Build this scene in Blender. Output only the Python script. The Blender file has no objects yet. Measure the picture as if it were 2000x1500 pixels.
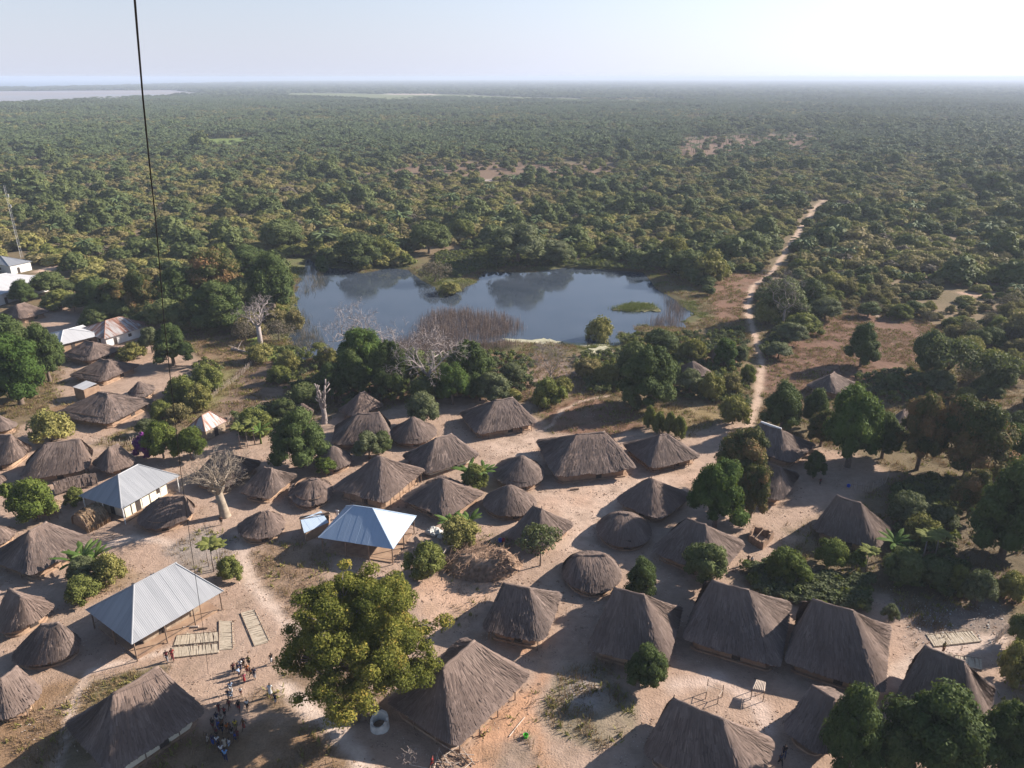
import bpy, math, random
import numpy as np
from mathutils import Vector, Matrix

# ------------------------------------------------------------------ camera, sky, sun, exposure
sc = bpy.context.scene
COL = sc.collection
rad = math.radians
FPX, CAM_H, PITCH = 1483.0, 62.0, rad(22.0)
cam_data = bpy.data.cameras.new('camera')
cam_data.sensor_width = 36.0
cam_data.lens = 36.0 * FPX / 2000.0
cam_data.clip_start = 0.1
cam_data.clip_end = 80000.0
cam = bpy.data.objects.new('camera', cam_data)
COL.objects.link(cam)
cam.location = (0, 0, CAM_H)
cam.rotation_euler = (rad(90) - PITCH, 0, 0)
sc.camera = cam

SKY_HAZE, HAZE_COL = 0.95, (4.45, 4.68, 5.6)
SUN_EL, SUN_AZ = 27.0, 67.0          # azimuth in degrees from +Y towards +X
world = bpy.data.worlds.new('World')
sc.world = world
world.use_nodes = True
wn = world.node_tree
wn.nodes.clear()
w_out = wn.nodes.new('ShaderNodeOutputWorld')
w_bg = wn.nodes.new('ShaderNodeBackground')
w_sky = wn.nodes.new('ShaderNodeTexSky')
w_sky.sky_type = 'NISHITA'
w_sky.sun_disc = False
w_sky.sun_elevation = rad(SUN_EL)
w_sky.sun_rotation = rad(SUN_AZ)
w_sky.altitude = 60
w_sky.air_density = 1.0
w_sky.dust_density = 0.8
w_sky.ozone_density = 3.0
w_bg.inputs['Strength'].default_value = 0.065
# hazy air lies along the horizon and is brightest towards the sun; the clear sky shows above it
_d = wn.nodes.new('ShaderNodeTexCoord')
_nrm = wn.nodes.new('ShaderNodeVectorMath'); _nrm.operation = 'NORMALIZE'; wn.links.new(_d.outputs['Generated'], _nrm.inputs[0])
_sep = wn.nodes.new('ShaderNodeSeparateXYZ'); wn.links.new(_nrm.outputs[0], _sep.inputs[0])
def w_math(op, a, b=None):
    m = wn.nodes.new('ShaderNodeMath'); m.operation = op
    for i, v in enumerate((a, b)):
        if v is None: continue
        if isinstance(v, (int, float)): m.inputs[i].default_value = v
        else: wn.links.new(v, m.inputs[i])
    return m.outputs[0]
_z = w_math('MAXIMUM', _sep.outputs['Z'], 0.0)
_k = w_math('MULTIPLY', w_math('POWER', w_math('SUBTRACT', 1.0, _z), 4.0), SKY_HAZE)
_dot = wn.nodes.new('ShaderNodeVectorMath'); _dot.operation = 'DOT_PRODUCT'; wn.links.new(_nrm.outputs[0], _dot.inputs[0])
_dot.inputs[1].default_value = (math.sin(rad(SUN_AZ)) * math.cos(rad(SUN_EL)), math.cos(rad(SUN_AZ)) * math.cos(rad(SUN_EL)), math.sin(rad(SUN_EL)))
_g = w_math('ADD', 1.0, w_math('MULTIPLY', w_math('POWER', w_math('MAXIMUM', _dot.outputs['Value'], 0.0), 2.0), 1.1))
_hc = wn.nodes.new('ShaderNodeVectorMath'); _hc.operation = 'SCALE'; _hc.inputs[0].default_value = HAZE_COL; wn.links.new(_g, _hc.inputs['Scale'])
_mx = wn.nodes.new('ShaderNodeMix'); _mx.data_type = 'RGBA'
wn.links.new(_k, _mx.inputs[0]); wn.links.new(w_sky.outputs[0], _mx.inputs[6]); wn.links.new(_hc.outputs[0], _mx.inputs[7])
wn.links.new(_mx.outputs[2], w_bg.inputs[0])
wn.links.new(w_bg.outputs[0], w_out.inputs[0])

sun_data = bpy.data.lights.new('sun', 'SUN')
sun_data.energy = 5.0
sun_data.angle = rad(0.55)
sun_data.color = (1.0, 0.895, 0.79)
sun = bpy.data.objects.new('sun', sun_data)
COL.objects.link(sun)
sd = Vector((math.sin(rad(SUN_AZ)) * math.cos(rad(SUN_EL)), math.cos(rad(SUN_AZ)) * math.cos(rad(SUN_EL)), math.sin(rad(SUN_EL))))
sun.rotation_euler = sd.to_track_quat('Z', 'Y').to_euler()
sun.location = (300, 120, 200)

sc.view_settings.view_transform = 'Standard'
sc.view_settings.look = 'None'
sc.view_settings.gamma = 1.0
sc.view_settings.exposure = 1.3
sc.view_settings.use_curve_mapping = False
try:
    sc.cycles.max_bounces = 6
    sc.cycles.diffuse_bounces = 3
    sc.cycles.transparent_max_bounces = 8
    sc.cycles.volume_bounces = 1
    sc.cycles.use_denoising = True
except Exception:
    pass

# ------------------------------------------------------------------ surveying helpers: a place on the ground from where it is seen
SP, CP = math.sin(PITCH), math.cos(PITCH)
def gp(x, y, z=0.0):
    dx = (x - 1000.0) / FPX
    dy = (750.0 - y) / FPX
    t = (CAM_H - z) / (SP - dy * CP)
    return np.array([dx * t, (CP + dy * SP) * t, z])
def project(x, y, z=0.0):
    zz = z - CAM_H
    zc = y * CP - zz * SP
    yc = y * SP + zz * CP
    return 1000.0 + FPX * x / zc, 750.0 - FPX * yc / zc
def depth(P):
    return P[1] * CP - (P[2] - CAM_H) * SP
def height_at(b, ty):
    lo, hi = 0.0, 60.0
    for _ in range(40):
        m = (lo + hi) / 2
        if project(b[0], b[1], m)[1] > ty: lo = m
        else: hi = m
    return lo

# ------------------------------------------------------------------ mesh and scene helpers
def obj(name, data, parent=None, loc=(0, 0, 0), rotz=0.0, scale=None):
    o = bpy.data.objects.new(name, data)
    COL.objects.link(o)
    o.location = loc
    if rotz: o.rotation_euler = (0, 0, rotz)
    if scale is not None: o.scale = scale
    if parent is not None: o.parent = parent
    return o
def tag(o, label=None, cat=None, group=None, kind=None):
    if label: o['label'] = label
    if cat: o['category'] = cat
    if group: o['group'] = group
    if kind: o['kind'] = kind
    return o
def make_mesh(name, V, F, mat=None, smooth=False, tint=None, uv=None, col=None, sharp=None):
    """V (n,3); F list of index tuples or an (m,k) array"""
    me = bpy.data.meshes.new(name)
    V = np.asarray(V, dtype=np.float32)
    if isinstance(F, np.ndarray):
        m, k = F.shape
        me.vertices.add(len(V)); me.vertices.foreach_set('co', V.ravel())
        me.loops.add(m * k); me.loops.foreach_set('vertex_index', F.astype(np.int32).ravel())
        me.polygons.add(m)
        me.polygons.foreach_set('loop_start', np.arange(0, m * k, k, dtype=np.int32))
        me.polygons.foreach_set('loop_total', np.full(m, k, dtype=np.int32))
        me.update(calc_edges=True)
    else:
        me.from_pydata([tuple(map(float, v)) for v in V], [], [tuple(map(int, f)) for f in F])
        me.update()
    if tint is not None:
        a = me.attributes.new('tint', 'FLOAT', 'POINT'); a.data.foreach_set('value', np.asarray(tint, dtype=np.float32))
    if uv is not None:
        a = me.attributes.new('suv', 'FLOAT_VECTOR', 'POINT'); a.data.foreach_set('vector', np.asarray(uv, dtype=np.float32).ravel())
    if col is not None:
        a = me.attributes.new('ground_tint', 'FLOAT_COLOR', 'POINT'); a.data.foreach_set('color', np.asarray(col, dtype=np.float32).ravel())
    if mat is not None: me.materials.append(mat)
    if smooth: me.polygons.foreach_set('use_smooth', np.ones(len(me.polygons), dtype=bool))
    return me

class MB:
    """collects boxes, tubes and plates into one mesh"""
    def __init__(s): s.V = []; s.F = []; s.T = []; s.tint = 0.5
    def add(s, vs, fs):
        n = len(s.V); s.V.extend([tuple(v) for v in vs]); s.T.extend([s.tint] * len(vs))
        s.F.extend([tuple(i + n for i in f) for f in fs])
    def box(s, c, d, rz=0.0):
        x, y, z = [q / 2 for q in d]; cs, sn = math.cos(rz), math.sin(rz)
        vs = []
        for k in (-1, 1):
            for (i, j) in ((-1, -1), (1, -1), (1, 1), (-1, 1)):
                a, b = i * x, j * y
                vs.append((c[0] + a * cs - b * sn, c[1] + a * sn + b * cs, c[2] + k * z))
        s.add(vs, [(3, 2, 1, 0), (4, 5, 6, 7), (0, 1, 5, 4), (1, 2, 6, 5), (2, 3, 7, 6), (3, 0, 4, 7)])
    def tube(s, pts, rs, n=6, cap=True):
        pts = [Vector(p) for p in pts]
        vs = []
        up = Vector((0, 0, 1))
        for i, p in enumerate(pts):
            d = (pts[min(i + 1, len(pts) - 1)] - pts[max(i - 1, 0)])
            if d.length < 1e-9: d = Vector((0, 0, 1))
            d.normalize()
            a = d.cross(up if abs(d.z) < 0.9 else Vector((1, 0, 0))).normalized()
            b = d.cross(a)
            for k in range(n):
                t = 2 * math.pi * k / n
                vs.append(p + a * (math.cos(t) * rs[i]) + b * (math.sin(t) * rs[i]))
        fs = []
        for i in range(len(pts) - 1):
            for k in range(n):
                k2 = (k + 1) % n
                fs.append((i * n + k, i * n + k2, (i + 1) * n + k2, (i + 1) * n + k))
        if cap:
            fs.append(tuple(range(n))[::-1]); m = (len(pts) - 1) * n
            fs.append(tuple(m + k for k in range(n)))
        s.add(vs, fs)
    def mesh(s, name, mat, smooth=False):
        return make_mesh(name, s.V, s.F, mat, smooth, tint=s.T)
    def build(s, name, mat, parent=None, smooth=False, loc=(0, 0, 0)):
        return obj(name, s.mesh(name, mat, smooth), parent, loc)

def value_noise(x, y, cell, seed):
    r = np.random.RandomState(seed).rand(256, 256)
    fx, fy = x / cell, y / cell
    ix, iy = np.floor(fx).astype(int), np.floor(fy).astype(int)
    u, v = fx - ix, fy - iy
    u = u * u * (3 - 2 * u); v = v * v * (3 - 2 * v)
    a = r[ix % 256, iy % 256]; b = r[(ix + 1) % 256, iy % 256]
    c = r[ix % 256, (iy + 1) % 256]; d = r[(ix + 1) % 256, (iy + 1) % 256]
    return (a * (1 - u) + b * u) * (1 - v) + (c * (1 - u) + d * u) * v
def fbm(x, y, cell, seed, octs=4):
    s = 0; a = 0.5; tot = 0
    for i in range(octs):
        s = s + a * value_noise(x, y, cell / 2 ** i, seed + i); tot += a; a *= 0.55
    return s / tot
def poly_sd(px, py, poly):
    """signed distance, positive inside"""
    poly = np.asarray(poly, float)
    inside = np.zeros(px.shape, bool); dmin = np.full(px.shape, 1e18)
    n = len(poly)
    for i in range(n):
        x0, y0 = poly[i]; x1, y1 = poly[(i + 1) % n]
        if y0 != y1:
            cond = (y0 > py) != (y1 > py)
            xi = (x1 - x0) * (py - y0) / (y1 - y0) + x0
            inside ^= cond & (px < xi)
        ex, ey = x1 - x0, y1 - y0
        t = np.clip(((px - x0) * ex + (py - y0) * ey) / max(ex * ex + ey * ey, 1e-12), 0, 1)
        dmin = np.minimum(dmin, (px - x0 - t * ex) ** 2 + (py - y0 - t * ey) ** 2)
    d = np.sqrt(dmin)
    return np.where(inside, d, -d)
def line_d(px, py, line):
    dmin = np.full(px.shape, 1e18)
    for (x0, y0), (x1, y1) in zip(line[:-1], line[1:]):
        ex, ey = x1 - x0, y1 - y0
        t = np.clip(((px - x0) * ex + (py - y0) * ey) / max(ex * ex + ey * ey, 1e-12), 0, 1)
        dmin = np.minimum(dmin, (px - x0 - t * ex) ** 2 + (py - y0 - t * ey) ** 2)
    return np.sqrt(dmin)
def gpoly(pts): return np.array([gp(*p)[:2] for p in pts])

# ------------------------------------------------------------------ materials
class NT:
    def __init__(s, name):
        s.m = bpy.data.materials.new(name); s.m.use_nodes = True
        s.t = s.m.node_tree; s.t.nodes.clear()
        s.out = s.n('ShaderNodeOutputMaterial')
    def n(s, typ, **kw):
        nd = s.t.nodes.new(typ)
        for k, v in kw.items(): setattr(nd, k, v)
        return nd
    def l(s, a, b): s.t.links.new(a, b)
    def attr(s, name):
        a = s.n('ShaderNodeAttribute'); a.attribute_name = name; return a
    def noise(s, scale, detail=3, vec=None, rough=0.55):
        nd = s.n('ShaderNodeTexNoise'); nd.inputs['Scale'].default_value = scale; nd.inputs['Detail'].default_value = detail
        nd.inputs['Roughness'].default_value = rough
        if vec is not None: s.l(vec, nd.inputs['Vector'])
        return nd.outputs['Fac']
    def math(s, op, a, b=None, clamp=False):
        nd = s.n('ShaderNodeMath'); nd.operation = op; nd.use_clamp = clamp
        for i, v in enumerate((a, b)):
            if v is None: continue
            if isinstance(v, (int, float)): nd.inputs[i].default_value = v
            else: s.l(v, nd.inputs[i])
        return nd.outputs[0]
    def ramp(s, fac, stops):
        nd = s.n('ShaderNodeValToRGB'); cr = nd.color_ramp
        while len(cr.elements) < len(stops): cr.elements.new(0.5)
        for e, (p, c) in zip(cr.elements, stops):
            e.position = p; e.color = (c[0], c[1], c[2], 1)
        s.l(fac, nd.inputs[0]); return nd.outputs[0]
    def mix(s, fac, a, b, typ='MIX'):
        nd = s.n('ShaderNodeMix', data_type='RGBA', blend_type=typ)
        for i, v in ((0, fac), (6, a), (7, b)):
            if isinstance(v, (int, float)): nd.inputs[i].default_value = v
            elif isinstance(v, tuple): nd.inputs[i].default_value = (v[0], v[1], v[2], 1)
            else: s.l(v, nd.inputs[i])
        return nd.outputs[2]
    def mapr(s, v, a, b, c, d):
        nd = s.n('ShaderNodeMapRange')
        s.l(v, nd.inputs[0])
        for i, q in enumerate((a, b, c, d)): nd.inputs[i + 1].default_value = q
        return nd.outputs[0]
    def bump(s, h, strength, dist=0.1):
        nd = s.n('ShaderNodeBump'); nd.inputs['Strength'].default_value = strength; nd.inputs['Distance'].default_value = dist
        s.l(h, nd.inputs['Height']); return nd.outputs[0]
    def bsdf(s, color, rough=0.8, normal=None, metal=0.0, spec=0.3):
        b = s.n('ShaderNodeBsdfPrincipled')
        if isinstance(color, tuple): b.inputs['Base Color'].default_value = (*color, 1)
        else: s.l(color, b.inputs['Base Color'])
        if isinstance(rough, (int, float)): b.inputs['Roughness'].default_value = rough
        else: s.l(rough, b.inputs['Roughness'])
        b.inputs['Metallic'].default_value = metal
        b.inputs['Specular IOR Level'].default_value = spec
        if normal is not None: s.l(normal, b.inputs['Normal'])
        return b
    def done(s, b):
        s.l(b.outputs[0], s.out.inputs[0]); return s.m

def mat_simple(name, c1, c2, scale=2.0, rough=0.85, bump=0.3, spec=0.2, metal=0.0):
    t = NT(name)
    co = t.n('ShaderNodeTexCoord').outputs['Object']
    f = t.noise(scale, 5, co)
    c = t.ramp(f, [(0.3, c1), (0.7, c2)])
    return t.done(t.bsdf(c, rough, t.bump(t.noise(scale * 4, 4, co), bump, 0.05), metal, spec))
def mat_leaf(name, cols, rough=0.5, trans=0.25, spread=0.25, tcol=None):
    """cols: dark to light leaf colours, picked leaf by leaf through the tint attribute"""
    t = NT(name)
    ti = t.attr('tint').outputs['Fac']
    ob = t.n('ShaderNodeObjectInfo').outputs['Random']
    f = t.math('ADD', ti, t.math('MULTIPLY', t.math('SUBTRACT', ob, 0.5), spread), clamp=True)
    n = len(cols)
    c = t.ramp(f, [(0.08 + 0.84 * i / (n - 1), q) for i, q in enumerate(cols)])
    b = t.bsdf(c, max(rough, 0.7), None, 0, 0.06)
    tr = t.n('ShaderNodeBsdfTranslucent')
    t.l(t.mix(0.6, c, tuple(tcol or (0.16, 0.2, 0.03))), tr.inputs[0])
    mx = t.n('ShaderNodeMixShader'); mx.inputs[0].default_value = trans
    t.l(b.outputs[0], mx.inputs[1]); t.l(tr.outputs[0], mx.inputs[2])
    t.l(mx.outputs[0], t.out.inputs[0])
    return t.m
def mat_flat(name, c, rough=0.8, spec=0.2, metal=0.0):
    t = NT(name)
    co = t.n('ShaderNodeTexCoord').outputs['Object']
    f = t.noise(6.0, 3, co)
    cc = t.mix(t.mapr(f, 0.3, 0.7, 0, 1), tuple(q * 0.85 for q in c), tuple(min(1, q * 1.12) for q in c))
    return t.done(t.bsdf(cc, rough, None, metal, spec))

def mat_thatch(name, dark, light):
    t = NT(name)
    uv = t.attr('suv').outputs['Vector']
    mp = t.n('ShaderNodeVectorMath', operation='MULTIPLY'); t.l(uv, mp.inputs[0]); mp.inputs[1].default_value = (7.0, 0.9, 1.0)
    f1 = t.noise(1.0, 4, mp.outputs[0])
    mp2 = t.n('ShaderNodeVectorMath', operation='MULTIPLY'); t.l(uv, mp2.inputs[0]); mp2.inputs[1].default_value = (0.5, 0.35, 1.0)
    f2 = t.noise(1.0, 4, mp2.outputs[0])
    ti = t.attr('tint').outputs['Fac']
    f = t.math('ADD', t.math('MULTIPLY', f1, 0.55), t.math('MULTIPLY', ti, 0.45))
    c = t.ramp(f, [(0.25, dark), (0.72, light)])
    mp3 = t.n('ShaderNodeVectorMath', operation='MULTIPLY'); t.l(uv, mp3.inputs[0]); mp3.inputs[1].default_value = (3.2, 0.42, 1.0)
    f3 = t.noise(1.0, 3, mp3.outputs[0], 0.6)
    c = t.mix(t.mapr(f3, 0.56, 0.72, 0.0, 0.28), c, tuple(q * 0.5 for q in dark))
    ob = t.n('ShaderNodeObjectInfo').outputs['Random']
    c = t.mix(t.mapr(f2, 0.35, 0.7, 0.0, 0.6), c, tuple(q * 0.62 for q in dark))
    c = t.mix(t.mapr(ob, 0, 1, 0.0, 0.35), c, (light[0] * 0.75, light[1] * 0.66, light[2] * 0.6))
    return t.done(t.bsdf(c, 0.9, t.bump(t.math('ADD', f1, t.math('MULTIPLY', f3, 1.0)), 0.6, 0.13), 0, 0.15))

M = {}
M['thatch'] = mat_thatch('grey_thatch', (0.088, 0.067, 0.058), (0.245, 0.188, 0.160))
M['thatch_gold'] = mat_thatch('golden_thatch', (0.16, 0.11, 0.07), (0.40, 0.29, 0.18))
M['mud'] = mat_simple('mud_wall', (0.22, 0.14, 0.095), (0.36, 0.25, 0.17), 0.8)
M['mud_pale'] = mat_simple('pale_wall', (0.55, 0.50, 0.40), (0.72, 0.67, 0.55), 0.7, 0.8, 0.15)
M['white_wall'] = mat_simple('white_wall', (0.50, 0.50, 0.49), (0.66, 0.66, 0.65), 0.6, 0.8, 0.1)
M['reed_wall'] = mat_simple('reed_wall', (0.20, 0.15, 0.11), (0.38, 0.30, 0.22), 3.0)
M['wood'] = mat_simple('weathered_wood', (0.13, 0.09, 0.065), (0.25, 0.18, 0.135), 4.0)
M['wood_pale'] = mat_simple('pale_wood', (0.38, 0.31, 0.25), (0.55, 0.46, 0.38), 3.0)
M['bark'] = mat_simple('brown_bark', (0.09, 0.065, 0.05), (0.17, 0.13, 0.10), 3.0)
M['bark_pale'] = mat_simple('grey_bark', (0.19, 0.155, 0.14), (0.33, 0.28, 0.25), 2.0)
M['bark_white'] = mat_simple('bleached_bark', (0.23, 0.195, 0.18), (0.37, 0.32, 0.30), 2.0)
M['bark_twig'] = mat_simple('brown_twigs', (0.20, 0.16, 0.12), (0.32, 0.27, 0.21), 2.0)
M['white_post'] = mat_flat('white_painted_post', (0.75, 0.74, 0.72))
M['dark_door'] = mat_flat('dark_door', (0.05, 0.04, 0.035))
M['cable'] = mat_flat('black_cable', (0.012, 0.012, 0.014), 0.6)
M['concrete'] = mat_simple('old_concrete', (0.34, 0.33, 0.31), (0.56, 0.55, 0.52), 1.5)
M['reed_mat'] = mat_simple('dry_reed', (0.33, 0.275, 0.205), (0.45, 0.385, 0.295), 3.0)
M['brush'] = mat_simple('dry_brush', (0.13, 0.085, 0.055), (0.30, 0.20, 0.14), 2.0)
M['steel'] = mat_flat('grey_steel', (0.35, 0.35, 0.36), 0.5)

def mat_metal(name, c1, c2, rust=0.0, rough=0.55):
    t = NT(name)
    uv = t.attr('suv').outputs['Vector']
    ti = t.attr('tint').outputs['Fac']
    w = t.n('ShaderNodeTexWave'); w.wave_type = 'BANDS'; w.bands_direction = 'X'
    w.inputs['Scale'].default_value = 1.6; w.inputs['Distortion'].default_value = 0.0
    t.l(uv, w.inputs['Vector'])
    mp = t.n('ShaderNodeVectorMath', operation='MULTIPLY'); t.l(uv, mp.inputs[0]); mp.inputs[1].default_value = (1.6, 0.16, 1.0)
    f = t.noise(1.0, 5, mp.outputs[0])
    c = t.ramp(t.math('ADD', t.math('MULTIPLY', f, 0.6), t.math('MULTIPLY', ti, 0.4)), [(0.25, c1), (0.75, c2)])
    if rust > 0:
        mp2 = t.n('ShaderNodeVectorMath', operation='MULTIPLY'); t.l(uv, mp2.inputs[0]); mp2.inputs[1].default_value = (1.1, 0.12, 1.0)
        fr = t.noise(1.0, 5, mp2.outputs[0], 0.7)
        rr = t.math('ADD', fr, t.math('MULTIPLY', t.math('SUBTRACT', ti, 0.5), 0.3))
        c = t.mix(t.mapr(rr, 0.62 - rust * 0.3, 0.72 - rust * 0.3, 0, 1), c, (0.21, 0.10, 0.065))
    return t.done(t.bsdf(c, rough, t.bump(w.outputs['Fac'], 0.22, 0.04), 0.1, 0.4))
M['zinc'] = mat_metal('zinc_sheet', (0.17, 0.18, 0.195), (0.285, 0.295, 0.31))
M['zinc_blue'] = mat_metal('bluish_zinc_sheet', (0.25, 0.33, 0.42), (0.33, 0.41, 0.51))
M['zinc_white'] = mat_metal('pale_sheet', (0.38, 0.38, 0.385), (0.48, 0.48, 0.485))
M['zinc_rust'] = mat_metal('rusty_sheet', (0.30, 0.285, 0.28), (0.42, 0.40, 0.385), 0.62)

# ------------------------------------------------------------------ ground
POND = gpoly([(603,502),(628,520),(668,521),(705,531),(760,520),(800,524),(822,545),(848,556),(862,578),(885,570),(926,549),(945,528),(1040,528),(1105,519),(1180,523),(1255,529),(1282,560),(1305,573),(1342,602),(1352,608),(1332,625),(1342,637),(1245,631),(1236,639),(1262,650),(1205,648),(1214,668),(1160,671),(1100,669),(1030,664),(985,662),(930,675),(860,690),(780,700),(690,702),(628,690),(592,700),(570,690),(560,650),(575,600),(578,550),(590,525)])
MUD = gpoly([(-300,180),(330,176),(405,184),(300,190.5),(150,197.5),(0,206),(-300,222)])
P_ROAD = gpoly([(1462,845),(1478,780),(1488,720),(1482,680),(1468,640),(1458,600),(1470,560),(1500,540),(1520,515),(1535,490),(1552,465),(1568,440),(1592,405),(1610,392)])
PATHS = [  # (polyline, half width, colour)
    (P_ROAD, 1.0, (0.43, 0.315, 0.235)),
    (P_ROAD[7:-2], 0.85, (0.38, 0.28, 0.21)),
    (gpoly([(560,1340),(590,1370),(640,1420),(700,1490),(720,1530)]), 1.0, (0.50, 0.40, 0.33)),
    (gpoly([(110,1520),(120,1470),(132,1410),(150,1350),(166,1312),(260,1288),(330,1268)]), 0.45, (0.49, 0.39, 0.32)),
    (gpoly([(462,1040),(475,1085),(490,1130),(520,1180),(560,1220),(610,1245)]), 0.9, (0.46, 0.36, 0.29)),
    (gpoly([(1030,850),(1075,830),(1098,800),(1130,785),(1190,772)]), 0.45, (0.42, 0.32, 0.25)),
    (gpoly([(1130,775),(1150,750),(1120,725)]), 0.3, (0.40, 0.31, 0.25)),
    (gpoly([(1810,832),(1880,826),(2010,828)]), 0.7, (0.46, 0.35, 0.27)),
    (gpoly([(1960,885),(2010,900)]), 0.7, (0.46, 0.35, 0.27)),
    (gpoly([(1490,1420),(1480,1380),(1400,1330),(1310,1340)]), 1.2, (0.44, 0.34, 0.28)),
    (gpoly([(330,1060),(260,1050),(200,1070),(120,1100)]), 0.9, (0.46, 0.36, 0.29)),
    (gpoly([(1715,1340),(1790,1290),(1900,1262),(1960,1250)]), 1.2, (0.42, 0.33, 0.27)),
    (gpoly([(1700,605),(1716,620)]), 0.6, (0.5, 0.4, 0.33)),
    (gpoly([(60,545),(95,524),(140,515)]), 2.2, (0.46, 0.33, 0.25)),
]
DG, OG, RB, OR, GR, DK, ASH, SAND = (0.21,0.135,0.08), (0.13,0.108,0.05), (0.17,0.098,0.066), (0.40,0.235,0.145), (0.085,0.105,0.035), (0.09,0.067,0.047), (0.25,0.21,0.18), (0.33,0.24,0.183)
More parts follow.
